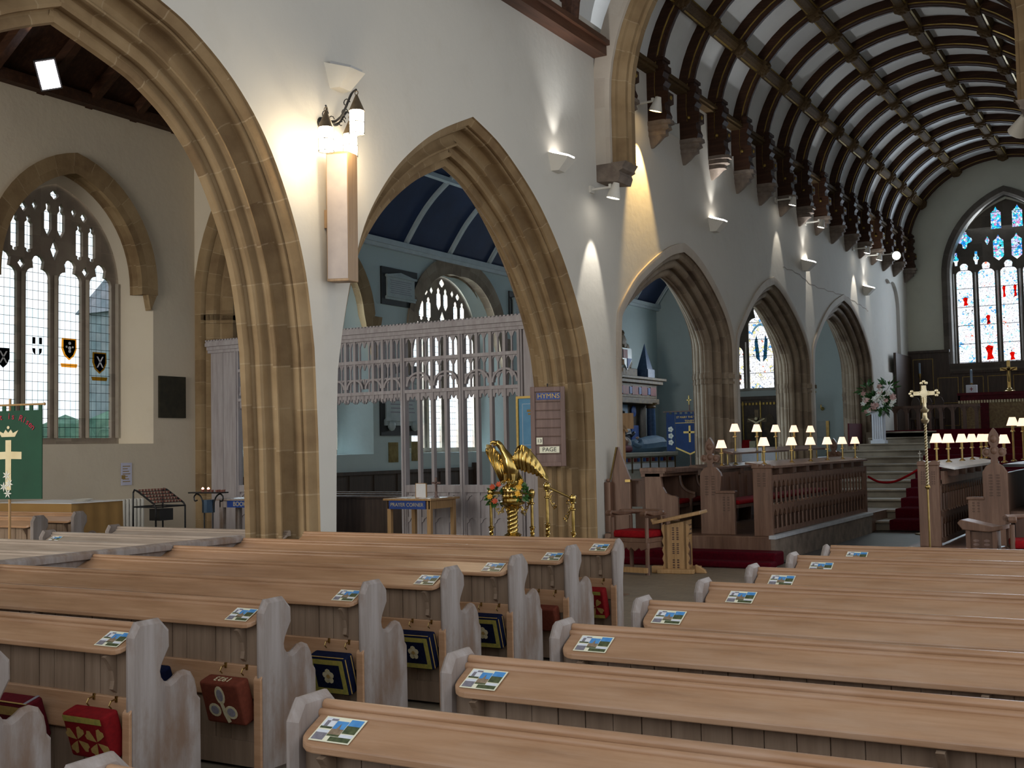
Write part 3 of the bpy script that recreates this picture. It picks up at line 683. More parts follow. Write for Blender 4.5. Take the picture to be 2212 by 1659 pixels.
for th in THS:
    t = rad(th); x, z = arc(t, 1, 0, 0, 1); nx, nz = -cos(t)*RB, sin(t)*RA; ang = atan2(nx, nz)
    for y in RY:
        if b0 is None: b0 = bo.build('carved_boss', m_dkwood_b, roof, 30); o = b0
        else: o = b0.copy(); C.objects.link(o); o.parent = roof
        o.location = (x-AX, y-29, z-ZC); o.rotation_euler = (0, ang, 0)
for sg in (-1, 1):
    mb = MB(); xx = AX+sg*(RA+.02)
    for i in range(len(RY)-1):
        mb.box(min(xx, xx+sg*.25), max(xx, xx+sg*.25), RY[i]+.12, RY[i+1]-.12, 8.42, 8.7) if False else None
    mb.box(min(xx, xx+sg*.2), max(xx, xx+sg*.2), 17.5, YE-.05, 8.45, 8.62); mb.box(min(xx-sg*.05, xx+sg*.2), max(xx-sg*.05, xx+sg*.2), 17.5, YE-.05, 8.5, 8.56)
    mb.build('cornice', m_dkwood_b, roof, world=True)
# carved wall posts on stone corbels
br = thing('roof_bracket', '', 'roof bracket', (XW, RY[0], 7.15), group=None)
def bracket_parts(root):
    p = MB(); fz = lambda a, z, d: (a, d, z)
    side = [(0, 1.6), (.3, 1.6), (.32, 1.4), (.29, 1.38), (.33, 1.3), (.3, 1.22), (.36, 1.12), (.31, 1.05), (.31, .96), (.40, .92), (.40, .74), (.33, .72), (.33, .62), (.37, .52), (.34, .42), (0, .42)]
    p.prism(side, fz, -.13, .13); p.box(-.0, .36, -.15, .15, 1.32, 1.42); p.box(0, .34, -.16, .16, 1.5, 1.56)
    p.build('carved_post', m_dkwood, root)
    o = MB(); o.ball((.38, -.0, .83), .05, 8); o.ball((.2, -.15, .83), .035, 8); o.ball((.2, .15, .83), .035, 8); o.build('gilded_rosette', m_gilt, root, 40)
    c = MB(); lv = [(.43, .15, .41), (.36, .155, .42), (.34, .13, .36), (.27, .14, .38), (.24, .115, .31), (.17, .12, .31), (.14, .09, .24), (.05, .06, .15), (-.03, .02, .05)]
    c.add([(0+q*d, sg*h*w_, z) for z, h, d in lv for q, sg, w_ in ((0, -1, 1), (.7, -1, 1), (1, -1, .6), (1, 1, .6), (.7, 1, 1), (0, 1, 1))], [(i*6+k, i*6+(k+1) % 6, (i+1)*6+(k+1) % 6, (i+1)*6+k) for i in range(len(lv)-1) for k in range(6)]+[(0, 1, 2, 3, 4, 5), tuple(range(48, 54))])
    c.build('stone_corbel', m_corbel, root, 30)
bracket_parts(br)
ords = ['first', 'second', 'third', 'fourth', 'fifth', 'sixth', 'seventh', 'eighth', 'ninth', 'tenth', 'eleventh', 'twelfth', 'thirteenth', 'fourteenth', 'fifteenth', 'sixteenth']
for i, y in enumerate(RY):
    o = br if i == 0 else dup(br, (XW, y, 7.15))
    o['label'] = 'dark carved roof post on a stone corbel, %s of the row from the chancel arch' % ords[i]; o['group'] = 'roof posts on corbels'
# nave roof west of the chancel arch
nr = thing('ceiling_nave', 'pale plaster nave roof with brown arched braces and wall plate', 'ceiling', (AX, 8, 8.2), kind='structure')
mb = MB(); pts = [(AX-3.25, 8.0)]+[arc(k, n, .3) for k in range(n+1)]+[(AX+3.25, 8.0)]
vs = [(x, y, z) for y in (-3, 17.0) for x, z in pts]; m_ = len(pts)
mb.add(vs, [(k, k+1, m_+k+1, m_+k) for k in range(m_-1)]); mb.build('plaster_vault', m_vault, nr, 60, world=True)
mb = MB(); mb.box(XW-.02, XW+.24, -3, 17.0, 8.12, 8.42); mb.box(XW-.02, XW+.3, -3, 17.0, 8.28, 8.36); mb.build('wall_plate', m_brown_beam, nr, world=True)
for y in (16.0, 14.3, 12.6, 10.9, 9.2, 7.5, 5.8):
    o = rib_mesh(.2, .2, gold=False, n=20, t0=.02, t1=pi-.02).build('arched_brace', m_brown_beam, nr); o.location = (0, y-8, -8.2)
# chancel arch (stone, stops on moulded corbels)
AC = -4.78
ca = thing('trim_8', 'stone chancel arch whose shafts end on moulded corbels above the pier', 'stone arch', (AX, 17, 6.2), kind='structure')
HP = [(AC-2.9, 6.35)]+[(AC-2.9, 7.3)]+parch(AC, 2.9, 7.4, 3.1, None, 16)+[(AC+2.9, 6.35)]
pr = [(-.56, 0), (-.26, 0), (-.255, .06), (-.2, .09), (-.18, .14), (-.12, .17), (-.06, .19), (-.05, .25), (0, .28), (0, .42), (-.05, .46), (-.1, .5), (-.25, .6), (-.56, .62)]
mb = MB(); mb.sweep(normals(HP), pr, PY(17.0), caps=True); mb.build('arch_moulding', m_stone, ca, 35, world=True)
mb = MB(); mb.sweep(normals(HP), [(-.565, .1), (-.565, -.012), (-.255, -.012), (-.25, .05)], PY(17.0), caps=True); mb.build('pale_arch_face', m_ring, ca, 35, world=True)
for sg in (-1, 1):
    xi = AC+sg*2.9; mb = MB()
    mb.prism([(xi, 6.36), (xi+sg*.06, 6.28), (xi+sg*.05, 6.24), (xi+sg*.12, 6.21), (xi+sg*.1, 6.15), (xi+sg*.14, 6.04), (xi+sg*.56, 6.08), (xi+sg*.56, 6.36)], PY(17.0), 0.0, .5)
    mb.build('moulded_corbel', m_corbel, ca, world=True)
sf = MB(); P = parch(AC, 2.9+.4, 7.4, 3.2, 7.0, 16); wall_strip(sf, PY(17.3), 0, AX-3.7, AX+4.2, 8.1, 12.2, [{'p': P}]); sf.build('spandrel', m_vault, ca, world=True)
# chapel ceiling: midnight blue panels and pale ribs
cpts = [(-17.4, 7.05), (-16.9, 7.75), (-16.5, 8.18), (-16.1, 8.5), (-15.7, 8.76), (-14.9, 9.15), (-14.1, 9.38), (-13.3, 9.45)]
cpts = cpts+[(-26.6-x, z) for x, z in cpts[::-1][1:]]
cc = thing('ceiling_chapel', 'midnight blue curved chapel ceiling divided by pale ribs', 'ceiling', (-13.3, 29, 7), kind='structure')
cs_ = spline(cpts, 4); mb = MB(); m_ = len(cs_)
mb.add([(x, y, z) for y in (17.9, YE) for x, z in cs_], [(k, k+1, m_+k+1, m_+k) for k in range(m_-1)]); mb.build('blue_vault', m_bluec, cc, 60, world=True)
for i, y in enumerate([18.4+2.05*i for i in range(12)]):
    mb = MB(); pr = [(.0, -.09), (.04, -.085), (.05, -.03), (.09, -.02), (.09, .02), (.05, .03), (.04, .085), (0, .09)]
    mb.sweep(normals(cs_), pr, PY(y if i < 11 else YE-.12)); mb.build('ceiling_rib', m_whiterib, cc, world=True)
mb = MB()
for x, z in ((-15.95, 8.55), (-10.65, 8.55), (-13.3, 9.38)): mb.box(x-.08, x+.08, 17.9, YE, z-.05, z+.06)
mb.box(-17.42, -17.2, 17.9, YE, 6.95, 7.08); mb.box(-17.42, -17.27, 17.9, YE, 6.86, 6.96); mb.build('pale_batten', m_whiterib, cc, world=True)
# aisle roof: dark boards and rafters
ar = thing('ceiling_aisle', 'dark timber roof of the north aisle', 'ceiling', (-13.3, 8, 8.3), kind='structure')
mb = MB(); mb.add([(x, y, z) for y in (-3, YT) for x, z in ((-17.5, 8.38), (-13.3, 11.2), (-9.2, 8.38))], [(0, 1, 4, 3), (1, 2, 5, 4)]); mb.build('roof_boards', m_dkwood, ar, world=True)
for i in range(14):
    y = 3+1.05*i; mb = MB()
    for sg in (-1, 1): mb.add([(-13.3+sg*4.1, y-.08, 8.2), (-13.3+sg*4.1, y+.08, 8.2), (-13.3, y+.08, 11.0), (-13.3, y-.08, 11.0), (-13.3+sg*4.1, y-.08, 8.42), (-13.3+sg*4.1, y+.08, 8.42), (-13.3, y+.08, 11.2), (-13.3, y-.08, 11.2)], [(0, 1, 2, 3), (0, 3, 7, 4), (1, 2, 6, 5)])
    mb.build('rafter', m_dkwood, ar, world=True)
mb = MB(); mb.box(-17.42, -17.2, -3, YT, 8.22, 8.42); mb.build('wall_plate', m_dkwood, ar, world=True)
# unseen south aisle roof above the camera, put in so daylight enters sideways
mb = MB(); mb.box(-1.75, 4.5, -3, 17.4, 8.6, 8.7); struct(mb.build('ceiling_south', m_vault), 'unseen plaster ceiling over the south side', 'ceiling')
# outside ground and neighbouring building seen dimly through the aisle window
ob = thing('outbuilding', 'grey stone building dimly seen through the aisle window', 'building', (-31, 27, -.5)); m_obs = M('bluish_rubble_stone', (.16, .20, .22), (.30, .36, .38), 1.2, .9)
mb = MB(); mb.box(-32, -30, 26.4, 38, -.5, 6.5); mb.build('wall', m_obs, ob, world=True); mb = MB(); mb.prism([(26.2, 6.5), (38, 6.5), (38, 9.5), (29, 9.5)], lambda a, b, d: (d, a, b), -32, -30); mb.build('roof', M('slate_roof', (.10, .12, .14), (.18, .2, .23), 3, .6), ob, world=True)
hg = MB(); rr_ = random.Random(2)
for i in range(40): hg.ball((-27+rr_.uniform(-1, 1), 19.5+.3*i, .8+rr_.uniform(0, 1.3)), rr_.uniform(.6, 1.1), 7)
o = hg.build('hedge', M('hedge_green', (.04, .10, .07), (.10, .2, .14), 3, .9), kind='stuff'); tag(o, 'low hedge outside the aisle window', 'hedge', kind='stuff')
mb = MB().box(-60, -17.9, -20, 60, -.6, -.5); o = mb.build('ground', M('grass', (.03, .07, .02), (.06, .12, .03), 2, .9)); struct(o, 'churchyard grass outside the north windows', 'ground')

# ---------------------------------------------------------------- pews
YBL = [3.095+.92*k for k in range(8)]
YBR = [2.076+.92*k for k in range(9)]
ENDP = [(0, 0), (0, .885), (.045, .955), (.195, .957), (.262, .89), (.265, .805), (.235, .757), (.213, .72), (.205, .69), (.212, .66), (.23, .638), (.255, .632), (.285, .645), (.32, .668), (.365, .673), (.41, .655), (.44, .61), (.452, .56), (.455, .53), (.478, .505), (.482, 0)]
FRONTP = [(0, 0), (0, .84), (.03, .87), (.12, .955), (.19, .90), (.21, .83), (.205, .76), (.175, .66), (.16, .55), (.16, 0)]
def bevel(o, w=.012, seg=2, ang=40):
    m = o.modifiers.new('bevel', 'BEVEL'); m.width = w; m.segments = seg; m.limit_method = 'ANGLE'; m.angle_limit = rad(ang); return o
def make_pew(name, label, sg, ln, front=False, extra_brackets=(), m_pew=m_pew):
    """origin on the aisle face of the bench end at its back edge; sg = direction the pew runs in x"""
    t = thing(name, label, 'pew'); X = lambda a: sg*a
    pb = MB(); pb.prism(FRONTP if front else ENDP, lambda y, z, d: (X(d), y, z), .0, .055)
    be_ = bevel(pb.build('bench_end', m_pewlime, t), .022, 1, 60)
    st = MB(); st.prism([(-.006, 0), (.012, 0), (.012, .54), (-.006, .52)], lambda y, z, d: (X(d), y, z), .004, .058)
    bevel(st.build('end_foot', m_pew, be_), .004, 1)
    bp = MB(); x = .056; w = .115; i = 0
    while x < ln-.02:
        e = min(x+w-.004, ln); a, b = sorted((X(x), X(e))); bp.box(a, b, .055+(.003 if i % 3 else 0), .08, .12, .83); x += w; i += 1
    a, b = sorted((X(.056), X(ln))); bp.box(a, b, .066, .082, .1, .83)
    bp.build('back_panel', m_pewback, t)
    lr = MB(); lr.box(a, b, .035, .085, .40, .585); lr_ = bevel(lr.build('lower_rail', m_pew, t), .006)
    kb = MB(); kb.box(a, b, .05, .085, .02, .16); kb.build('skirting_rail', m_pewback, t)
    if not front:
        se = MB(); se.box(a, b, .10, .46, .42, .45); bevel(se.build('seat', m_pew, t), .01)
        sp = MB(); sp.box(a, b, .40, .42, .03, .42); sp.build('seat_front', m_pewback, t)
    # ledge: rounded corner next to the bench end
    sl = lambda y: .822+(y+.008)*(.075/.148)
    pl = [(.062, .14), (.062, .05)]+[(.062+.07*(1-cos(q)), .05-.058*sin(q)) for q in (pi/8, pi/4, 3*pi/8, pi/2)]+[(ln, -.008), (ln, .14)]
    le = MB(); n = len(pl); le_ = None; le.add([(X(p), q, sl(q)) for p, q in pl]+[(X(p), q, sl(q)-.028) for p, q in pl], [tuple(range(n)), tuple(range(n, 2*n))[::-1]]+[(k, (k+1) % n, n+(k+1) % n, n+k) for k in range(n)])
    le_ = bevel(le.build('book_ledge', m_pew, t), .006, 2, 50)
    tr = MB(); pf = [(.185, .87), (.185, .912), (.178, .926), (.165, .933), (.152, .931), (.143, .922), (.141, .912), (.144, .905), (.136, .907), (.127, .904), (.122, .897), (.122, .888), (.126, .87)]
    tr.prism(pf, lambda y, z, d: (X(d), y, z), .056, ln); tr.build('top_rail', m_pew, t, 50)
    for q in [.16]+list(extra_brackets)+[ln-.3]:
        bk = MB(); bk.prism([(.05, .8), (-.02, .785), (.0, .76), (.03, .71), (.038, .66), (.03, .62), (.055, .6)], lambda y, z, d: (X(d), y, z), q, q+.028); bk.build('ledge_bracket', m_pewback, le_)
    hk = MB()
    for q in (.14, .3): 
        hk.tube([(X(q), .03, .575), (X(q), .0, .57), (X(q), -.012, .55), (X(q)+.008, -.002, .535)], .004, 5); hk.tube([(X(q), .034, .56), (X(q), .034, .59)], .008, 5)
    hk.build('kneeler_hook', m_brassd, lr_)
    return t
XL, XR = -4.497, -2.645
lp = make_pew('pew', '', -1, 3.72, extra_brackets=(1.9,)); rp = make_pew('pew', '', 1, 6.2, extra_brackets=(1.9, 3.7))
lf = make_pew('front_pew', '', -1, 3.72, True); rf = make_pew('front_pew', '', 1, 6.2, True)
cnt = ['front', 'second', 'third', 'fourth', 'fifth', 'sixth', 'seventh', 'eighth', 'ninth']
for k in range(7):
    o = lp if k == 0 else dup(lp); o.location = (XL, YBL[k], 0); o['label'] = 'pine pew with limed end left of the aisle, %s row from the front' % cnt[7-k]; o['group'] = 'pews left of the centre aisle'
lf.location = (XL, YBL[7], 0); lf['label'] = 'front pine pew frontal left of the aisle, before the brass eagle'; lf['group'] = 'pews left of the centre aisle'
for k in range(8):
    o = rp if k == 0 else dup(rp); o.location = (XR, YBR[k], 0); o['label'] = 'long pine pew right of the aisle, %s row from the front' % cnt[8-k]; o['group'] = 'pews right of the centre aisle'
rf.location = (XR, YBR[8], 0); rf['label'] = 'front pine pew frontal right of the aisle, facing the chancel'; rf['group'] = 'pews right of the centre aisle'
ap = make_pew('aisle_pew', '', 1, 2.72, m_pew=m_pewpale)
for k in (3, 4, 5, 6, 7):
    o = ap if k == 3 else dup(ap); o.location = (-11.2, YBL[k]+.06, 0); o['label'] = 'weathered pine pew in the north aisle, %s row from its front' % cnt[7-k]; o['group'] = 'pews in the north aisle'
for k, y in enumerate((10.02, 10.94)):
    o = dup(lp); o.location = (-13.05-.35*k, y, .06); o['label'] = ('pine pew beyond the aisle walkway, end nearest the brown cloth table', 'pine pew beyond the aisle walkway, cut by the left edge')[1-k]; o['group'] = 'pews by the far aisle wall'; o.name = 'side_pew'
# longitudinal partition at the wall ends of the left block
pt_ = thing('pew_partition', 'low wooden partition along the wall ends of the left pews', 'partition', (-8.28, 5, 0))
mb = MB(); mb.box(-8.31, -8.27, 1.0, 8.78, .02, .90); mb.build('boarding', m_pewlime, pt_, world=True)
mb = MB(); mb.prism([(-8.35, .89), (-8.35, .935), (-8.32, .955), (-8.25, .955), (-8.225, .935), (-8.225, .89)], lambda a, z, d: (a, d, z), 1.0, 8.78); mb.build('cap_rail', m_pewlime, pt_, world=True)
for k in range(7):
    mb = MB(); y = YBL[k]; mb.prism([(y-.04, .8), (y+.16, .9), (y+.16, .5), (y-.0, .5), (y+.03, .62), (y, .74)], lambda a, z, d: (d, a, z), -8.265, -8.22); mb.build('scroll_end', m_pew, pt_, world=True)

# leaflets ---------------------------------------------------------------
m_cream = M('cream_card', (.78, .76, .58), (.80, .78, .62), 4, .5)
m_skyb = M('printed_sky_blue', (.05, .22, .55), (.10, .34, .68), 20, .4)
m_pbrn = M('printed_brown_stone', (.20, .14, .09), (.32, .24, .16), 60, .4)
m_pgrn = M('printed_dark_green', (.03, .05, .02), (.10, .12, .05), 60, .4)
m_pslate = M('printed_slate', (.16, .15, .18), (.25, .24, .28), 60, .4)
m_pwht = M('printed_pale_grey', (.62, .66, .74), (.75, .78, .82), 30, .4)
cw, chh = .165, .118
mb = MB(); mb.box(0, cw, 0, chh, 0, .0015)
def patch(mi, x0, x1, y0, y1, z=.0019): mb.mi = mi; mb.add([(x0, y0, z), (x1, y0, z), (x1, y1, z), (x0, y1, z)], [(0, 1, 2, 3)])
for mi, x0, x1, y0, y1 in ((5, .006, .054, .066, .112), (3, .006, .054, .060, .070), (4, .006, .054, .006, .040), (5, .006, .054, .040, .054), (1, .056, .105, .05, .1), (2, .056, .105, .036, .062), (3, .056, .105, .028, .038), (1, .107, .159, .08, .112), (3, .107, .159, .045, .082), (5, .107, .159, .026, .041), (3, .075, .159, .005, .026), (4, .015, .03, .07, .098), (4, .03, .056, .098, .108)): patch(mi, x0, x1, y0, y1, .0019+.0002*(mi == 2)+.0001*(mi == 3)+.0004*(mi == 4 and y0 > .05))
mb.mi = 2; mb.add([(.073, .06, .0024), (.088, .06, .0024), (.0805, .088, .0024)], [(0, 1, 2)])
card = mb.build('photo_leaflet', [m_cream, m_skyb, m_pbrn, m_pgrn, m_pslate, m_pwht]); card['category'] = 'leaflet'
ang = atan2(.075, .145)
def put_card(o, x, yb, lb, gp, z=0):
    o.location = (x, yb+.008, .8325+z); o.rotation_euler = (ang, 0, random.uniform(-.03, .03)); o['label'] = lb; o['group'] = gp
    o.location.z += .001
first = True
for k in range(1, 8):
    o = card if first else card.copy()
    if not first: C.objects.link(o)
    first = False; put_card(o, XL-.26-.012*(k % 3), YBL[k], 'photo leaflet on the ledge end of the %s pew left of the aisle' % cnt[7-k], 'photo leaflets on the left pew ledges')
for k in range(1, 9):
    o = card.copy(); C.objects.link(o); put_card(o, XR+(.09, .105, .1, .13, .12, .2, .16, .17, .2)[k], YBR[k], 'photo leaflet on the ledge end of the %s pew right of the aisle' % cnt[8-k], 'photo leaflets on the right pew ledges')
for k in (5, 6):
    o = card.copy(); C.objects.link(o); put_card(o, -11.08, YBL[k]+.06, 'photo leaflet on a north aisle pew, %s row from the front' % cnt[7-k], 'photo leaflets on the aisle pews')

# kneelers -----------------------------------------------------------------
m_navy = M('navy_wool', (.003, .005, .018), (.006, .009, .032), 40, .95, spec=.1)
m_mus = M('mustard_wool', (.34, .27, .06), (.20, .20, .05), 45, .95, spec=.1)
m_crm = M('cream_wool', (.55, .50, .36), (.42, .36, .2), 40, .95, spec=.1)
m_brn = M('chestnut_wool', (.14, .035, .02), (.10, .025, .015), 40, .95, spec=.1)
m_burg = M('burgundy_wool', (.10, .008, .014), (.07, .006, .01), 40, .95, spec=.1)
m_redw = M('red_wool', (.19, .008, .010), (.13, .006, .008), 40, .95, spec=.1)
m_tan = M('tan_wool', (.36, .24, .08), (.28, .18, .06), 40, .95, spec=.1)
def kneeler(x, y, z, w, h, body, label, kind_, d=.1):
    """x = centre, z = top"""
    t = thing('kneeler', label, 'kneeler', (x, y+.035, z-h-.02), group='embroidered kneelers hung on the pew backs'); t.rotation_euler = (rad(17), 0, 0)
    mb = MB(); mb.box(-w/2, w/2, -d, 0, 0, h); bevel(mb.build('cushion', body, t), .016, 3)
    F = lambda a, b, q: (a, -d-.0015+q*.001, b)
    if kind_ == 'rose':
        b = MB()
        for a0, a1, b0, b1 in ((-w/2+.012, w/2-.012, .012, .045), (-w/2+.012, w/2-.012, h-.045, h-.012), (-w/2+.012, -w/2+.045, .045, h-.045), (w/2-.045, w/2-.012, .045, h-.045)): b.prism([(a0, b0), (a1, b0), (a1, b1), (a0, b1)], F, 0, -1)
        b.build('embroidered_border', m_mus, t)
        e = MB(); e.box(-w/2+.005, w/2-.005, -d+.004, -d+.012, h, h+.002); e.box(w/2, w/2+.002, -d+.012, -d+.02, .01, h-.01); e.box(w/2, w/2+.002, -.03, -.022, .01, h-.01); e.build('piping', m_tan, t)
        r = MB()
        for k in range(5): q = 2*pi*k/5+pi/2; r.lathe([(0, 0), (.021, 0), (.021, .002), (0, .002)], (.024*cos(q), -d-.001, h/2+.03*sin(q)), 8, (0, -1, 0))
        er_ = r.build('embroidered_rose', m_crm, t); c = MB(); c.lathe([(0, 0), (.014, 0), (.014, .002), (0, .002)], (0, -d-.003, h/2), 8, (0, -1, 0)); c.build('rose_centre', m_tan, er_)
    elif kind_ == 'cross':
        b = MB(); b.prism([(-w/2+.01, h-.04), (w/2-.02, h-.04), (w/2-.02, h-.008), (-w/2+.01, h-.008)], F, 0, -1); b.build('embroidered_border', m_mus, t)
        for cx in ((-.07, .07) if w > .2 else (0,)):
            r = MB()
            for k in range(4):
                q = pi/4+pi*k/2+.2; r.prism([(cx+a_*cos(q+b_), h*.42+a_*sin(q+b_)) for a_, b_ in ((.006, 0), (.04, -.42), (.07, -.40), (.082, -.2), (.076, 0), (.082, .2), (.07, .40), (.04, .42))], F, 0, -1)
            r.build('embroidered_flower', m_tan, t)
        if w < .2: b = MB(); b.prism([(-w/2+.02, .01), (w/2-.01, .01), (w/2-.01, .04), (-w/2+.02, .04)], F, 0, -1); b.build('lower_border', m_mus, t)
    elif kind_ == 'trefoil':
        for nm, rr, mt, dd in (('trefoil_outline', 1.0, m_crm, 0), ('trefoil_fill', .66, m_pslate, 1)):
            r = MB()
            for cx, cz, ax_, bx in ((0, .178, .036, .055), (-.06, .085, .045, .04), (.06, .08, .045, .04)):
                r.prism([(cx+ax_*rr*cos(2*pi*k/14), cz+bx*rr*sin(2*pi*k/14)) for k in range(14)], F, -dd, -1-dd)
            if not dd: r.prism([(-.012, .13), (.012, .13), (.045, .022), (.02, .012), (0, .06)], F, 0, -1)
            r.build(nm, mt, t)
        text_mesh('embroidered_year', '1923', .062, m_crm, t, .001, (0, -d*.5, h+.001), (0, 0, pi))
    elif kind_ == 'bands':
        b = MB(); b.prism([(-w/2+.01, h-.07), (w/2-.01, h-.07), (w/2-.01, h-.02), (-w/2+.01, h-.02)], F, 0, -1); b.box(-w/2+.01, w/2-.01, -d, -d+.01, h, h+.002); b.build('embroidered_border', m_tan, t)
        b = MB(); b.box(w/2-.035, w/2-.015, -d+.005, -.005, h, h+.0025); b.build('grey_band', m_pslate, t)
    elif kind_ == 'lion':
        b = MB(); b.prism([(0, .1), (.05, .09), (.07, .12), (.06, .17), (.03, .18), (.05, .15), (.02, .13), (-.01, .15), (-.02, .12)], F, 0, -1); b.build('embroidered_beast', m_tan, t)
    return t
zk = .575
kneeler(-4.72, YBL[1]+.02, zk, .30, .235, m_redw, 'red kneeler with yellow flowers hung behind the nearest left bench end', 'cross')
kneeler(-5.28, YBL[1]+.02, zk+.01, .30, .22, m_burg, 'burgundy kneeler with tan bands seen through the nearest bench end notch', 'bands')
kneeler(-4.72, YBL[2]+.02, zk-.01, .29, .25, m_brn, 'chestnut kneeler embroidered 1923 above a trefoil badge', 'trefoil')
kneeler(-5.32, YBL[2]+.02, zk+.01, .28, .23, m_navy, 'blue kneeler with an orange beast half hidden by a bench end', 'lion')
for k, nm in ((3, 'nearest of the three'), (4, 'middle one of three'), (5, 'farthest of the three')):
    kneeler(-4.715, YBL[k]+.02, zk-.02, .29, .25, m_navy, 'navy kneeler with cream rose and gold border, %s' % nm, 'rose')
kneeler(-4.66, YBL[7]+.0, zk-.02, .17, .27, m_redw, 'narrow red kneeler with yellow flower on the front pew', 'cross')
kneeler(-4.72, YBL[6]+.02, .50, .26, .2, m_brn, 'plain brown kneeler in the dark under the second left pew', 'none')

# ---------------------------------------------------------------- wall fittings
def spot(name, loc, tgt, energy, size, col, parent=None, blend=.6, rad_=.03):
    l = bpy.data.lights.new(name, 'SPOT'); l.energy = energy; l.spot_size = rad(size); l.spot_blend = blend; l.color = col; l.shadow_soft_size = rad_
    o = bpy.data.objects.new(name, l); C.objects.link(o); d = (Vector(tgt)-Vector(loc)).normalized()
    o.rotation_euler = d.to_track_quat('-Z', 'Y').to_euler(); o.location = loc
    if parent: o.parent = parent; o.location = Vector(loc)-parent.location
    return o
m_lampw = emis('uplight_glass_lit', (1, .93, .85), 9); m_lampoff = M('unlit_diffuser', (.45, .45, .45), (.4, .4, .4), 3, .3)
ups = [(10.3, 5.98, False), (15.55, 6.08, True), (22.3, 6.18, True), (28.75, 6.18, True), (35.0, 6.22, True)]
wl = ['unlit white wedge uplight above the three-lantern bracket', 'lit white wedge uplight between second arch and chancel arch corbel', 'lit white wedge uplight above the gap beside the first chancel arch', 'lit white wedge uplight above the middle chancel arch', 'lit white wedge uplight above the farthest chancel arch']
for i, (y, z, on) in enumerate(ups):
    t = thing('wedge_uplight', wl[i], 'uplight', (XW, y, z), group='wedge uplights along the arcade wall')
    k = .85
    b = MB(); b.add([(0, -.26*k, .14), (0, .26*k, .14), (0, .12, -.13), (0, -.12, -.13), (.36*k, .16*k, .05), (.36*k, -.16*k, .05), (.12, .1, -.13), (.12, -.1, -.13)], [(0, 1, 2, 3), (3, 2, 6, 7), (7, 6, 4, 5), (0, 3, 7, 5), (1, 4, 6, 2), (0, 5, 4, 1)])
    b.build('housing', m_whitemetal, t)
    g = MB(); g.add([(.045, -.2*k, .131), (.045, .2*k, .131), (.33*k, .13*k, .062), (.33*k, -.13*k, .062), (.34*k, .12*k, .085), (.34*k, -.12*k, .085), (.05, .19*k, .165), (.05, -.19*k, .165)], [(0, 1, 2, 3), (2, 3, 5, 4), (4, 5, 7, 6), (0, 1, 6, 7), (1, 2, 4, 6), (0, 3, 5, 7)]); g.build('diffuser', m_lampw if on else m_lampoff, t)
    if on: spot('uplight_lamp', (XW+.2, y, z+.22), (XW-.12, y-.1, z+2), 26, 62, (1, .97, .92), t, .9, .04); spot('vault_wash_lamp', (XW+.34, y, z+.2), (XW+1.6, y+.3, z+2.2), 110, 130, (.96, .98, 1), t, 1.0, .05)
# speaker column
sp_ = thing('column_speaker', 'tall beige column loudspeaker leaning out under the three lanterns', 'speaker', (XW+.17, 10.16, 3.64))
sp_.rotation_euler = (rad(3), rad(1.5), rad(13))
m_grille = M('pinkish_grille_cloth', (.42, .36, .33), (.36, .31, .29), 6, .8); m_spwood = wood('speaker_oak_veneer', (.22, .13, .06), (.34, .21, .11), (.42, .28, .15), 2, .5)
mb = MB(); mb.box(-.13, .13, -.13, .13, 0, 1.42); bevel(mb.build('cabinet', m_spwood, sp_), .01)
mb = MB(); mb.box(-.115, .125, -.137, -.129, .03, 1.39); mb.build('grille', m_grille, sp_)
mb = MB(); mb.box(-.2, -.12, -.04, .04, .6, .8); mb.build('wall_bracket', m_spwood, sp_)
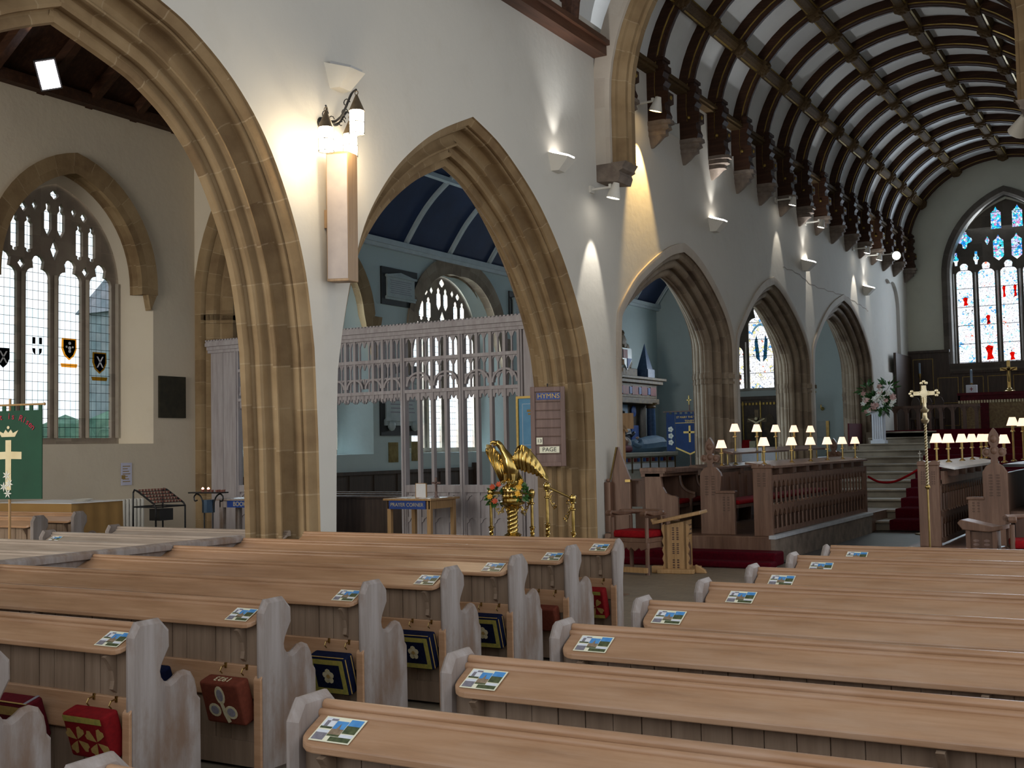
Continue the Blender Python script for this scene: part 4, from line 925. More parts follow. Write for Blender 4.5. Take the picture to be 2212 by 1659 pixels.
# three-lantern sconce
sc = thing('lantern_bracket', 'wrought iron bracket holding three bright hanging lanterns', 'wall light', (XW, 9.72, 5.3))
m_ltn = emis('lantern_glass_lit', (1, .86, .62), 24, (1, .9, .7)); m_tin = M('weathered_lantern_metal', (.22, .17, .11), (.14, .10, .06), 10, .45, .7)
hub = (XW+.13, 10.02, 5.41)
LN = [(XW+.45, 9.55, 5.30), (XW+.55, 9.95, 5.56), (XW+.18, 10.31, 5.44)]
mb = MB(); mb.lathe([(0, 0), (.07, 0), (.07, .02), (.03, .04), (.03, .12), (0, .13)], (XW, 10.02, 5.41), 12, (1, 0, 0)); mb.build('wall_plate', m_iron, sc, world=True)
for i, (x, y, z) in enumerate(LN):
    mb = MB(); h = Vector(hub); e = Vector((x, y, z+.12)); md = (h+e)/2-Vector((0, 0, .12-.04*i))
    cpt = [tuple(h), tuple(h+(md-h)*.5-Vector((0, 0, .04))), tuple(md), tuple(md+(e-md)*.6+Vector((0, 0, .05))), tuple(e)]
    mb.tube(spline(cpt, 5), [.018]*8+[.014]*8+[.011]*5, 6)
    for q, sgn in ((.45, 1), (.7, -1)):
        b = h+(e-h)*q; mb.tube([(b.x+.05*cos(u)*(1-u/9), b.y+sgn*.04, b.z-.05+.05*sin(u)*(1-u/9)) for u in [k*.7 for k in range(8)]], .006, 5)
    mb.build('scrolled_arm', m_iron, sc, 40, world=True)
    lt = thing('lantern', ('hanging lantern nearest the big arch', 'topmost hanging lantern at the end of the long arm', 'lowest hanging lantern against the wall')[i], 'lantern', (x, y, z-.38), group='lanterns on the iron bracket')
    cp = MB(); cp.lathe([(.085, .27), (.088, .26), (.082, .275), (.02, .42), (.012, .44)], n=14); cp.tube([(.022*cos(u), 0, .462+.022*sin(u)) for u in [2*pi*k/10 for k in range(11)]], .005, 5); cp.build('conical_cap', m_tin, lt, 30)
    gl = MB(); gl.lathe([(.001, .02), (.074, .02), (.078, .14), (.078, .262), (.001, .262)], n=16); gl.build('lit_glass', m_ltn, lt, 50)
    fr = MB()
    for q in range(4): fr.tube([(.08*cos(q*pi/2+.5), .08*sin(q*pi/2+.5), .01), (.08*cos(q*pi/2+.5), .08*sin(q*pi/2+.5), .265)], .0035, 5)
    for zz in (.012, .135): fr.tube([(.081*cos(2*pi*k/18), .081*sin(2*pi*k/18), zz) for k in range(19)], .0045, 5)
    fr.build('cage', m_iron, lt)
    pl = bpy.data.lights.new('lantern_lamp', 'POINT'); pl.energy = 14; pl.color = (1, .78, .5); pl.shadow_soft_size = .06
    po = bpy.data.objects.new('lantern_lamp', pl); C.objects.link(po); po.parent = lt; po.location = (0, 0, -.06)
# spotlights
def spotlight(label, y, z, tx, e, col, size, sc_=1.0, x=XW, out=.42, lit=True):
    t = thing('wall_spotlight', label, 'spotlight', (x, y, z), group='spotlights on the arcade wall')
    b = MB(); b.box(0, out*.9, -.015, .015, -.01, .02); b.box(0, .03, -.07, .07, -.05, .06); b.box(out*.8, out*.9, -.05, .05, -.02, .05); b.build('bracket_arm', m_whitemetal, t)
    d = (Vector(tx)-Vector((x+out, y, z-.1))).normalized(); c0 = Vector((out, 0, -.06))
    h = MB(); h.lathe([(.001, -.1*sc_), (.04*sc_, -.1*sc_), (.055*sc_, -.04*sc_), (.09*sc_, .08*sc_), (.096*sc_, .1*sc_), (.085*sc_, .1*sc_), (.08*sc_, .085*sc_)], c0, 14, d); h.build('lamp_head', m_whitemetal, t, 40)
    g = MB(); g.lathe([(.001, .088*sc_), (.082*sc_, .088*sc_), (.082*sc_, .094*sc_), (.001, .094*sc_)], c0, 14, d); g.build('lens', emis('spot_lens_lit', col, 14), t)
    spot('spot_lamp', Vector((x, y, z))+c0+d*.14*sc_, tx, e, size, col, t, .5, .02)
    return t
spotlight('white spotlight on a bracket below the stone corbel, lighting the wall beneath', 16.78, 5.9, (XW-.12, 16.70, 3.6), 150, (1, .93, .82), 40, 1.25)
spotlight('warm spotlight beside the first carved roof post, pouring amber light', 18.6, 7.75, (XW-.3, 18.75, 5.2), 560, (1, .66, .25), 46, 1.25)
spotlight('small spotlight under the seventh roof post', 26.6, 7.45, (XW-.2, 26.6, 5), 52, (1, .92, .8), 44)
spotlight('small spotlight under the eighth roof post', 29.0, 7.3, (XW-.3, 28.9, 4.6), 110, (1, .92, .8), 40)
spotlight('small spotlight under the eleventh roof post', 33.8, 7.3, (XW-.3, 33.7, 4.6), 110, (1, .92, .8), 40)
spotlight('small dim spotlight beside the twelfth roof post', 35.3, 7.3, (XW-.2, 35.3, 5), 40, (1, .92, .8), 40)
spotlight('large bright floodlight near the last roof posts, facing the nave', 37.0, 7.55, (-1, 25, 5.5), 60, (.85, 1, .92), 70, 1.5, out=.5)
o = spotlight('spotlight at the right edge under the chancel roof', 18.7, 6.5, (-6, 24, 1), 40, (1, .8, .6), 60, 1.5, x=-1.75, out=-.25)
fl_ = thing('floodlight', 'bright floodlight under the dark aisle roof', 'floodlight', (-16.75, 13.15, 8.36))
b = MB(); b.box(-.18, .18, -.1, .06, -.26, .26); b.box(-.03, .03, .05, .4, -.03, .03); b.build('housing', m_black, fl_)
b = MB(); b.box(-.15, .15, -.115, -.1, -.23, .23); b.build('lens', emis('floodlight_lens', (1, .93, 1), 12), fl_); fl_.rotation_euler = (rad(25), rad(-14), rad(48))
spot('floodlight_lamp', (-16.4, 12.9, 8.5), (-15.2, 12.2, 10), 40, 100, (1, .55, .3), None, .8)

# ---------------------------------------------------------------- chapel screen
YS = 17.32
scn = thing('chapel_screen', 'tall limed oak traceried screen closing the chapel, with open doorway', 'screen', (-13.2, YS, 0))
def sbox(mb, x0, x1, z0, z1, y0=-.05, y1=.05): mb.box(x0, x1, YS+y0, YS+y1, z0, z1)
mb = MB(); sbox(mb, -17.1, -9.2, 3.86, 3.93, -.1, .1); sbox(mb, -17.1, -9.2, 3.93, 4.0, -.15, .12); sbox(mb, -17.1, -9.2, 3.80, 3.86, -.07, .07)
k = 0; x = -17.1
while x < -9.2: sbox(mb, x, x+.04, 4.03, 4.06, -.14, -.1); x += .075
sbox(mb, -17.1, -9.2, 4.0, 4.04, -.13, -.1); mb.build('cornice', m_screen, scn, world=True)
def bay(x0, x1, door=False):
    w = x1-x0; n = 4; z0 = 1.15; q = w/n
    for a_, b_ in ((3.38, 3.44), (2.80, 2.86))+(() if door else ((1.02, 1.15),)): tr = MB(); sbox(tr, x0, x1, a_, b_, -.06, .06); tr.build('transom', m_screen, scn, world=True)
    mu = MB()
    for i in range(n+1):
        a = x0+q*i; zb = z0 if not door else 2.72
        if 0 < i < n: sbox(mu, a-.028, a+.028, zb, 3.8, -.045, .045)
    mu.build('mullion', m_screen, scn, world=True)
    tc = MB()
    for i in range(n):
        a = x0+q*(i+.5)
        sbox(tc, a-.011, a+.011, 2.84, 3.8, -.02, .02)
        for zz in (3.8, 3.38, 3.1, 2.8):
            for sg in (-1, 1):
                c = a+sg*q/4; h = q/4-.004
                # cusped spandrel at each little light head
                tc.prism([(c-h, zz+.0), (c-h, zz-.12), (c-h*.55, zz-.07), (c-h*.45, zz-.045), (c, zz-.012), (c+h*.45, zz-.045), (c+h*.55, zz-.07), (c+h, zz-.12), (c+h, zz)], PY(YS), -.015, .015)
        zz = 2.8
        sg_h = q/2-.02; c = a
        for sg in (-1, 1): tc.prism([(c+sg*sg_h, zz), (c+sg*sg_h, zz-.16), (c+sg*sg_h*.8, zz-.12), (c+sg*sg_h*.62, zz-.14), (c+sg*sg_h*.5, zz-.06), (c+sg*sg_h*.3, zz-.07), (c, zz-.0)], PY(YS), -.02, .02)
    for i in range(0, n, 2):
        c = x0+q*(i+1); pts = [(c+(q-.02)*cos(pi*j/16), 2.92+(q-.02)*.95*sin(pi*j/16)+.0) for j in range(17)][::-1]
        tc.sweep(normals([(a, min(z, 3.38)) for a, z in pts]), [(0, -.04), (.035, -.04), (.035, .04), (0, .04)], PY(YS))
    tc.build('tracery', m_screen, scn, world=True)
    if not door:
        dd = MB(); sbox(dd, x0, x1, .05, 1.04, -.015, .015); sbox(dd, x0, x1, .05, .16, -.05, .05)
        for i in range(n*1+1): a = x0+q*i; sbox(dd, a-.028, a+.028, .1, 1.04, -.045, .02)
        for i in range(n):
            c = x0+q*(i+.5)
            for zz in (.97, .58):
                for sg in (-1, 1): dd.prism([(c+sg*(q/2-.03), zz), (c+sg*(q/2-.03), zz-.1), (c+sg*q*.28, zz-.08), (c+sg*q*.2, zz-.03), (c, zz)], PY(YS), -.04, 0)
        dd.build('dado_panel', m_screen, scn, world=True)
bays = [(-16.3, -15.25, 0), (-15.17, -14.14, 0), (-14.05, -13.2, 1), (-13.2, -12.35, 1), (-12.27, -11.1, 0), (-11.02, -9.9, 0)]
for a, b, d in bays: bay(a, b, bool(d))
for x in (-16.34, -15.21, -14.1, -12.31, -11.06, -9.86):
    mb = MB(); mb.box(x-.05, x+.05, YS-.07, YS+.07, 0, 3.8); mb.box(x-.02, x+.02, YS-.1, YS-.07, 0, 3.8); bevel(mb.build('post', m_screen, scn, world=True), .008, 1)
for a, b in ((-17.05, -16.4), (-9.8, -9.2)):
    mb = MB(); i = 0; x = a
    while x < b-.02: mb.box(x, min(x+.16, b), YS-.03-.004*(i % 2), YS+.03, 0, 3.8); x += .165; i += 1
    mb.build('side_boarding', m_screen, scn, world=True)

# hymn board and framed embroidery
hb = thing('hymn_board', 'oak hymn board lettered HYMNS hanging at the second arch pier', 'hymn board', (-8.66, 16.02, 1.48), rz=rad(22))
m_hb = wood('hymn_board_oak', (.10, .06, .05), (.17, .105, .09), (.24, .16, .135), 2, .45)
mb = MB(); mb.box(-.23, .23, -.02, .02, .02, 1.2); mb.build('back_board', m_hb, hb)
mb = MB(); mb.box(-.27, -.20, -.05, .03, 0, 1.24); mb.box(.20, .27, -.05, .03, 0, 1.24); mb.box(-.2, .2, -.05, .03, 1.16, 1.24); mb.box(-.2, .2, -.05, .03, 0, .07); bevel(mb.build('frame', m_hb, hb), .008)
for i in range(7): 
    mb = MB(); mb.box(-.2, .2, -.035, -.02, .19+.135*i, .205+.135*i); mb.build('number_rail', m_oakd, hb)
m_bluep = M('painted_royal_blue', (.01, .04, .20), (.015, .06, .28), 5, .4)
mb = MB(); mb.box(-.17, .2, -.03, -.02, 1.04, 1.145); tp_ = mb.build('title_plate', m_bluep, hb); text_mesh('title_lettering', 'HYMNS', .105, m_gold, tp_, .002, (.015, -.034, 1.092), (pi/2, 0, 0))
mb = MB(); mb.box(-.14, .17, -.04, -.034, .21, .31); c_ = mb.build('page_card', m_cream, hb); text_mesh('card_lettering', 'PAGE', .092, m_black, c_, .001, (.015, -.043, .26), (pi/2, 0, 0))
mb = MB(); mb.box(-.185, -.09, -.04, -.034, .345, .45); nc_ = mb.build('number_card', m_cream, hb); text_mesh('number_lettering', '13', .075, m_black, nc_, .001, (-.137, -.043, .397), (pi/2, 0, 0))
hk = MB(); hk.tube([(0, 0, 1.24), (0, 0, 1.29)], .012, 6); hk.build('hanger', m_iron, hb)
pf = thing('framed_embroidery', 'gilt-framed pale blue embroidery of a candle beside the hymn board', 'picture', (-9.55, YS-.12, 1.72))
m_pblue = M('pale_blue_cloth', (.10, .27, .46), (.14, .33, .52), 6, .8)
mb = MB(); mb.box(-.34, .34, 0, .03, 0, .93); mb.build('blue_ground', m_pblue, pf)
mb = MB()
for b in ((-.35, -.31, 0, .93), (.31, .35, 0, .93), (-.31, .31, .89, .93), (-.31, .31, 0, .04)): mb.box(b[0], b[1], -.03, .03, b[2], b[3])
mb.build('gilt_frame', m_gold, pf)
mb = MB()
for b in ((-.24, -.235, .1, .8), (.235, .24, .1, .8), (-.24, .24, .795, .8), (-.24, .24, .1, .105)): mb.box(b[0], b[1], -.004, 0, b[2], b[3])
mb.build('white_border', m_paper, pf)
mb = MB(); mb.lathe([(.05, .0), (.06, .03), (.025, .06), (.03, .12), (.02, .3), (.03, .34), (.018, .4), (.001, .46)], (0, -.002, .2), 8); mb.build('stitched_candle', m_tan, pf)
mb = MB(); mb.box(-.15, .15, -.004, 0, .66, .7); mb.box(-.13, .13, -.004, 0, .61, .64); mb.build('stitched_text', m_tan, pf)

# prayer corner table and its things
def table(name, label, x0, x1, y0, y1, zt, mt, sign=None, leg=.07, apron=.13, gp=None):
    t = thing(name, label, 'table', ((x0+x1)/2, (y0+y1)/2, 0), group=gp)
    mb = MB(); mb.box(x0-.05, x1+.05, y0-.05, y1+.05, zt-.035, zt); bevel(mb.build('table_top', mt, t, world=True), .008)
    mb = MB()
    mb.box(x0+leg/2, x1-leg/2, y0+.01, y0+.035, zt-.035-apron, zt-.03); mb.box(x0+leg/2, x1-leg/2, y1-.035, y1-.01, zt-.035-apron, zt-.03); mb.box(x0+.01, x0+.035, y0, y1, zt-.035-apron, zt-.03); mb.box(x1-.035, x1-.01, y0, y1, zt-.035-apron, zt-.03)
    mb.build('apron', mt, t, world=True)
    for a in (x0, x1-leg):
        for b in (y0, y1-leg): mb = MB(); mb.box(a, a+leg, b, b+leg, 0, zt-.03); bevel(mb.build('leg', mt, t, world=True), .006, 1)
    if sign:
        sx0, sx1, txt, sz = sign
        mb = MB(); mb.box(sx0, sx1, y0-.03, y0-.008, zt-.035-apron, zt-.035); sg_ = mb.build('blue_sign', m_bluep, t, world=True)
        text_mesh('sign_lettering', txt, sz, m_crm, sg_, .001, ((sx0+sx1)/2, y0-.033, zt-.035-apron/2), (pi/2, 0, 0))
    return t
table('prayer_table', 'golden oak table with blue PRAYER CORNER sign before the screen', -11.78, -10.9, 16.02, 16.8, .97, m_yoak, (-11.72, -10.98, 'PRAYER CORNER', .086), .075, .14)
nf = thing('notice_frame', 'small white framed prayer notice on the prayer corner table', 'notice', (-11.2, 16.2, .97)); mb = MB(); mb.box(-.1, .1, -.01, .01, 0, .24); mb.build('paper', m_paper, nf)
mb = MB(); mb.box(-.11, -.1, -.015, .012, 0, .25); mb.box(.1, .11, -.015, .012, 0, .25); mb.box(-.11, .11, -.015, .012, .24, .25); mb.box(-.11, .11, -.015, .012, 0, .01); mb.build('frame', m_yoak, nf)
def crucifix(label, loc, h, mt, figure=None, gp=None, name='crucifix'):
    t = thing(name, label, 'cross', loc, group=gp); w = h*.05
    mb = MB(); mb.box(-w, w, -w*.6, w*.6, h*.1, h); mb.box(-h*.25, h*.25, -w*.6, w*.6, h*.68, h*.68+2*w); mb.build('cross', mt, t)
    b = MB(); b.lathe([(h*.17, 0), (h*.17, h*.04), (h*.1, h*.06), (h*.09, h*.11), (h*.03, h*.14)], n=8); b.build('stepped_base', mt, t)
    if figure:
        g = MB(); g.tube([(0, -w, h*.32), (0.01*h, -w*1.4, h*.5), (0, -w*1.2, h*.66)], [h*.025, h*.035, h*.045], 7); g.ball((0, -w*1.4, h*.76), h*.045, 8); g.tube([(-h*.21, -w, h*.76), (0, -w*1.2, h*.66), (h*.21, -w, h*.76)], [h*.015, h*.03, h*.015], 6); g.build('figure', figure, t, 40)
    return t
crucifix('small dark wooden crucifix on the prayer corner table', (-11.0, 16.35, .97), .34, m_hb, m_hb)
for i, (x, y, a) in enumerate(((-11.55, 16.25, .1), (-11.35, 16.4, -.2), (-11.05, 16.15, .3), (-11.25, 16.65, 0))):
    mb = MB(); mb.cbox((0, 0, .004), (.2, .28, .008), a); o = mb.build('prayer_sheet', m_paper); o.location = (x, y, .971); tag(o, ('sheet of paper at the left end of the prayer corner table', 'sheet of paper left of the middle on the prayer corner table', 'sheet of paper in front of the small dark crucifix', 'sheet of paper at the back of the prayer corner table')[i], 'paper', 'papers on the prayer corner table')
bt = table('book_table', 'limed table with blue BOOK OF sign partly behind the big pier', -15.2, -14.2, 15.6, 16.1, .97, m_pewlime, (-14.98, -14.2, 'BOOK OF', .11), .09, .12)
gv = MB(); gv.lathe([(.05, 0), (.06, .02), (.07, .2), (.065, .2), (.05, .03), (.001, .02)], n=12); o = gv.build('glass_vase', M('frosted_glass', (.6, .66, .7), (.5, .56, .6), 3, .1)); o.location = (-14.68, 15.8, .972); tag(o, 'small glass vase on the BOOK OF table beside the pier', 'vase')

# candle rack and votive stand in the aisle
cr = thing('votive_rack', 'black iron sloping votive candle rack against the aisle wall', 'candle rack', (-15.35, 14.3, 0))
y0_, y1_, xf, xb = 14.0, 14.66, -15.08, -15.62
mb = MB()
for y in (y0_, y1_): mb.tube([(xf, y, 0), (xf, y, .90), (xf-.04, y, .95), (xb+.1, y, 1.17), (xb+.03, y, 1.19), (xb, y, 1.14), (xb, y, 0)], .016, 6)
for x in (xf, xb): mb.tube([(x, y0_, .9), (x, y1_, .9)], .014, 6)
for y in (y0_, y1_): mb.tube([(xf, y, .9), (xb, y, .9)], .014, 6)
mb.build('frame', m_iron, cr, world=True)
for i in range(5):
    q = i/4; mb = MB(); x = xf-.07-q*.37; z = .965+q*.19; mb.box(x-.02, x+.02, y0_, y1_, z-.006, z+.006)
    mb.build('candle_shelf', m_iron, cr, world=True)
m_rgl = M('ruby_votive_glass', (.25, .10, .07), (.15, .05, .04), 4, .3)
mb = MB()
for i in range(5):
    for j in range(9): q = i/4; mb.lathe([(.018, 0), (.022, .035), (.001, .035)], (xf-.07-q*.37, y0_+.05+j*.07, .972+q*.19), 7)
o = mb.build('votive_cups', m_rgl, cr, world=True); o['kind'] = 'stuff'
mb = MB(); mb.box(-15.45, -15.2, 14.2, 14.5, .66, .86); mb.build('offertory_box', m_black, cr, world=True)
vs_ = thing('votive_stand', 'black wrought iron stand with scrolled arms and two burning candles', 'candle stand', (-13.38, 13.5, 0))
mb = MB(); mb.box(-.34, .33, -.1, .1, 1.16, 1.18); mb.build('tray', m_iron, vs_)
mb = MB()
for sg in (-1, 1):
    mb.tube(spline([(sg*.09, 0, 0), (sg*.09, 0, .8), (sg*.1, 0, .95), (sg*.16, 0, 1.1), (sg*.25, 0, 1.15), (sg*.31, 0, 1.1), (sg*.29, 0, 1.04), (sg*.24, 0, 1.05)], 4), .012, 6)
mb.lathe([(.2, 0), (.2, .02), (.1, .04), (.1, 0)], n=10); mb.build('scrolled_stem', m_iron, vs_, 40)
mb = MB(); mb.lathe([(.1, 0), (.1, .2), (.001, .2)], (0, 0, .86), 12); mb.build('coin_box', M('dark_blue_tin', (.02, .04, .07), (.03, .06, .1), 3, .3, .5), vs_)
m_flame = emis('candle_glow', (1, .40, .26), 5)
for i, x in enumerate((-.12, .0)):
    c = thing('votive_candle', ('burning votive candle, left one on the scrolled stand', 'burning votive candle, right one on the scrolled stand')[i], 'candle', (-13.38+x, 13.5, 1.181), group='burning votive candles'); mb = MB(); mb.lathe([(.022, 0), (.028, .04), (.001, .04)], n=8); mb.build('cup', m_rgl, c); mb = MB(); mb.lathe([(.001, .0), (.02, .015), (.02, .03), (.001, .045)], (0, 0, .03), 8); mb.build('flame', m_flame, c)
for i in range(5):
    mb = MB(); mb.lathe([(.02, 0), (.026, .035), (.001, .035)], n=8); o = mb.build('votive_cup', m_rgl); o.location = (-13.25+.05*i, 13.5+(.05 if i % 2 else -.05), 1.181); tag(o, 'small unlit red votive cup on the scrolled stand, %s after the burning ones' % ords[i], 'candle', 'unlit votive cups on the scrolled stand')
# cloth covered table
ct = thing('cloth_table', 'long table under a plain brown cloth by the aisle window', 'table', (-15.5, 12.5, 0))
m_bcl = M('tan_brown_cloth', (.34, .20, .065), (.26, .145, .045), 1.6, .9, bs=.2)
mb = MB(); random.seed(3)
per = [(-16.4, 12.0), (-14.72, 12.0), (-14.72, 12.98), (-16.4, 12.98)]; ring = []
for (ax_, ay), (bx, by) in zip(per, per[1:]+per[:1]):
    for k in range(14): ring.append((ax_+(bx-ax_)*k/14, ay+(by-ay)*k/14))
n = len(ring); top = [(x, y, 1.06) for x, y in ring]; cx, cy = -15.56, 12.49
lo = [(cx+(x-cx)*(1.02+.03*sin(i*1.7)), cy+(y-cy)*(1.02+.04*sin(i*2.3)), .08) for i, (x, y) in enumerate(ring)]
mb.add(top+lo, [tuple(range(n))]+[(i, (i+1) % n, n+(i+1) % n, n+i) for i in range(n)]); mb.build('brown_cloth', m_bcl, ct, 50, world=True)
mb = MB(); mb.box(-16.42, -14.7, 11.98, 13.0, 1.061, 1.068); o = mb.build('table_runner', m_paper); tag(o, 'pale cover lying on the brown cloth table', 'cloth')
mb = MB(); mb.lathe([(.001, .02), (.1, .01), (.16, .03), (.17, .035), (.1, .0)], n=16); o = mb.build('dish', m_whitemetal); o.location = (-15.2, 12.6, 1.07); tag(o, 'shallow shiny dish on the pale cover of the brown cloth table', 'dish')
# radiator, notice, plaques
rd_ = thing('radiator', 'white ribbed radiator beside the brown cloth table', 'radiator', (-17.28, 15.3, .25)); mb = MB()
for i in range(9): mb.box(-.08, .08, -.4+.09*i, -.33+.09*i, 0, .72)
mb.box(-.05, .05, -.42, .42, .02, .08); mb.box(-.05, .05, -.42, .42, .62, .68); bevel(mb.build('ribs', m_whitemetal, rd_), .02, 2)
ps = thing('poster', 'small printed notice on the aisle wall above the radiator', 'notice', (XN+.012, 15.42, 1.22)); mb = MB(); mb.box(0, .004, -.13, .13, 0, .42); mb.build('sheet', M('lilac_paper', (.52, .52, .66), (.58, .58, .7), 3, .8), ps)
mb = MB()
for i in range(7): mb.box(.004, .006, -.09, .09-.03*(i % 3), .06+.048*i, .075+.048*i)
mb.box(.004, .007, -.12, -.03, .12, .19); mb.build('printing', m_tan, ps)
def tablet(label, y0, y1, z0, z1, style, x=XN, ax='x', frame=m_black, inner=m_marble):
    t = thing('memorial_tablet', label, 'memorial tablet', (x, (y0+y1)/2, z0)); w = (y1-y0)/2; h = z1-z0
    mb = MB(); mb.box(0, .05, -w, w, 0, h); mb.build('slate_ground', frame, t)
    if style:
        k = .82 if style == 1 else .86
        mb = MB(); mb.prism([(-w*k, h*.14), (w*k, h*.14), (w*k, h*.22), (w*k*.93, h*.24), (w*k*.93, h*.72), (w*k, h*.76), (w*k*.98, h*.8), (0, h*.9), (-w*k*.98, h*.8), (-w*k, h*.76), (-w*k*.93, h*.72), (-w*k*.93, h*.24), (-w*k, h*.22)], lambda a, b, d: (d, a, b), .05, .09); mb.build('marble_panel', inner, t)
        mb = MB(); mb.box(.09, .13, -w*k*1.03, w*k*1.03, h*.74, h*.8); mb.box(.09, .12, -w*k, w*k, h*.2, h*.25); mb.build('moulding', inner, t)
        mb = MB()
        for i in range(7): mb.box(.091, .094, -w*.6+.03*(i % 2), w*.6-.05*(i % 3), h*(.32+.055*i), h*(.335+.055*i))
        mb.build('inscription_lines', m_pslate, t)
    return t
tablet('black-framed marble tablet high between the two chapel windows', 23.5, 25.06, 5.45, 6.4, 1)
tablet('black-framed marble tablet high right of the farther chapel window', 29.85, 31.3, 5.5, 6.45, 1)
tt_ = tablet('large black and white marble monument below the high tablet, seen through the screen', 23.4, 25.15, 2.15, 3.95, 2)
for a in (-.5, .5): mb = MB(); mb.ball((.1, a, .25), .14, 10, (.6, 1, 1)); mb.build('console', m_marble, tt_, 40)
tablet('plain dark bronze plaque on the aisle wall beside the shield window', 16.22, 16.9, 2.5, 3.32, 0, frame=M('dark_bronze', (.02, .022, .015), (.045, .04, .025), 6, .4, .5))
tablet('pale inscribed tablet seen between the arch pier and screen cornice', 18.35, 19.4, 4.15, 4.75, 2, frame=m_marble, inner=M('pale_grey_green_marble', (.42, .44, .38), (.36, .38, .33), 3, .5))
for i, (y, z) in enumerate(((23.95, 1.48), (24.95, 1.5))):
    mb = MB(); mb.box(0, .02, -.2, .2, 0, .5); o = mb.build('brass_plaque', m_brassd); o.location = (XN, y, z); tag(o, ('brass plaque under the monument, left of the screen post', 'brass plaque under the monument, right of the screen post')[i], 'plaque', 'brass plaques under the monument')
mb = MB(); mb.box(XN, XN+.06, 18, 27.7, 0, 1.24); mb.box(XN, XN+.1, 18, 27.75, 1.2, 1.28)
for i in range(10): mb.box(XN+.04, XN+.08, 18.2+.97*i, 18.28+.97*i, .1, 1.2)
mb.box(XN, XN+.14, 27.66, 27.8, 0, 1.4); o = mb.build('wainscot_panelling', m_dark); tag(o, 'dark oak wainscot along the chapel wall behind the pews', 'panelling')
# dark chapel pews
dp = thing('chapel_pew', '', 'pew', (-12.75, 18.7, 0))
mb = MB(); mb.prism([(0, 0), (0, .82), (.05, .93), (.1, 1.0), (.16, .93), (.2, .8), (.24, .66), (.45, .6), (.5, .5), (.5, 0)], lambda y, z, d: (d, y, z), -.05, 0); bevel(mb.build('bench_end', m_dark, dp), .01)
mb = MB(); mb.box(-3.6, -.05, .05, .08, .1, .88); mb.build('back_panel', m_dark, dp)
mb = MB(); mb.box(-3.6, -.05, -.04, .12, .86, .9); mb.build('book_ledge', m_dark, dp); mb = MB(); mb.box(-3.6, -.05, .1, .48, .42, .46); mb.build('seat', m_dark, dp)
for k in range(3):
    o = dp if k == 0 else dup(dp); o.location = (-12.8-.15*k, 18.3+.95*k, 0); o['label'] = ('dark oak chapel pew closest behind the screen doorway', 'dark oak chapel pew, middle of three behind the screen', 'dark oak chapel pew, farthest of three behind the screen')[k]; o['group'] = 'dark pews inside the chapel'

# green banner
gb = thing('green_banner', 'green church banner with cream cross and crown by the aisle window', 'banner', (-12.55, 9.3, 0), rz=rad(12))
m_grn = M('emerald_cloth', (.004, .045, .022), (.006, .06, .03), 3, .8); m_crc = M('cream_satin', (.60, .50, .28), (.70, .62, .40), 4, .5)
mb = MB(); mb.box(-.5, .5, -.006, .006, 1.27, 2.35); gc_ = mb.build('cloth', m_grn, gb)
for i in range(8): mb = MB(); mb.box(-.5+.135*i, -.45+.135*i, -.008, .008, 2.34, 2.43); mb.build('hanging_loop', m_grn, gc_)
mb = MB(); mb.tube([(-.55, 0, 2.42), (.53, 0, 2.42)], .013, 7); mb.tube([(0, .02, 0), (0, .02, 2.5)], .016, 7); mb.ball((.53, 0, 2.42), .02, 6); mb.build('pole', m_yoak, gb, 40)
mb = MB(); mb.box(-.2, .2, -.03, .07, 0, .04); mb.box(-.03, .03, -.2, .24, 0, .04); mb.build('foot', m_dark, gb)
F = lambda a, b, d: (a, -.007-d, b)
mb = MB(); mb.prism([(-.04, 1.38), (.045, 1.38), (.045, 1.76), (.2, 1.755), (.2, 1.845), (.045, 1.85), (.045, 1.99), (-.04, 1.99), (-.04, 1.85), (-.2, 1.845), (-.2, 1.755), (-.04, 1.76)], F, 0, .004); mb.build('applique_cross', m_crc, gc_)
mb = MB(); mb.prism([(-.1, 2.03), (.1, 2.03), (.15, 2.11), (.07, 2.075), (.04, 2.12), (0, 2.08), (-.04, 2.12), (-.07, 2.075), (-.15, 2.11)], F, 0, .004); mb.lathe([(.001, 0), (.02, 0), (.02, .004), (.001, .004)], (0, -.008, 2.145), 8, (0, -1, 0)); mb.build('applique_crown', m_crc, gc_)
m_rlet = M('crimson_lettering', (.45, .01, .05), (.4, .01, .04), 4, .7)
msg = 'Christ is Risen'
for i, ch in enumerate(msg):
    if ch == ' ': continue
    q = pi*.80-(i/(len(msg)-1))*pi*.62; x = .44*cos(q); z = 1.98+.30*sin(q)
    text_mesh('crimson_letter', ch, .105, m_rlet, gc_, .002, (x, -.012, z), (pi/2, pi/2-q if False else (pi/2-q)*.8, 0))
m_lily = M('white_lily_applique', (.72, .72, .66), (.62, .64, .58), 8, .7)
mb = MB()
for cx, cz in ((-.02, 1.56), (.02, 1.46), (-.06, 1.42), (.0, 1.34)):
    for k in range(6): q = k*pi/3+cz*7; mb.prism([(cx, cz), (cx+.03*cos(q-.35), cz+.03*sin(q-.35)), (cx+.062*cos(q), cz+.062*sin(q)), (cx+.03*cos(q+.35), cz+.03*sin(q+.35))], F, .004, .009)
mb.build('applique_lilies', m_lily, gc_)

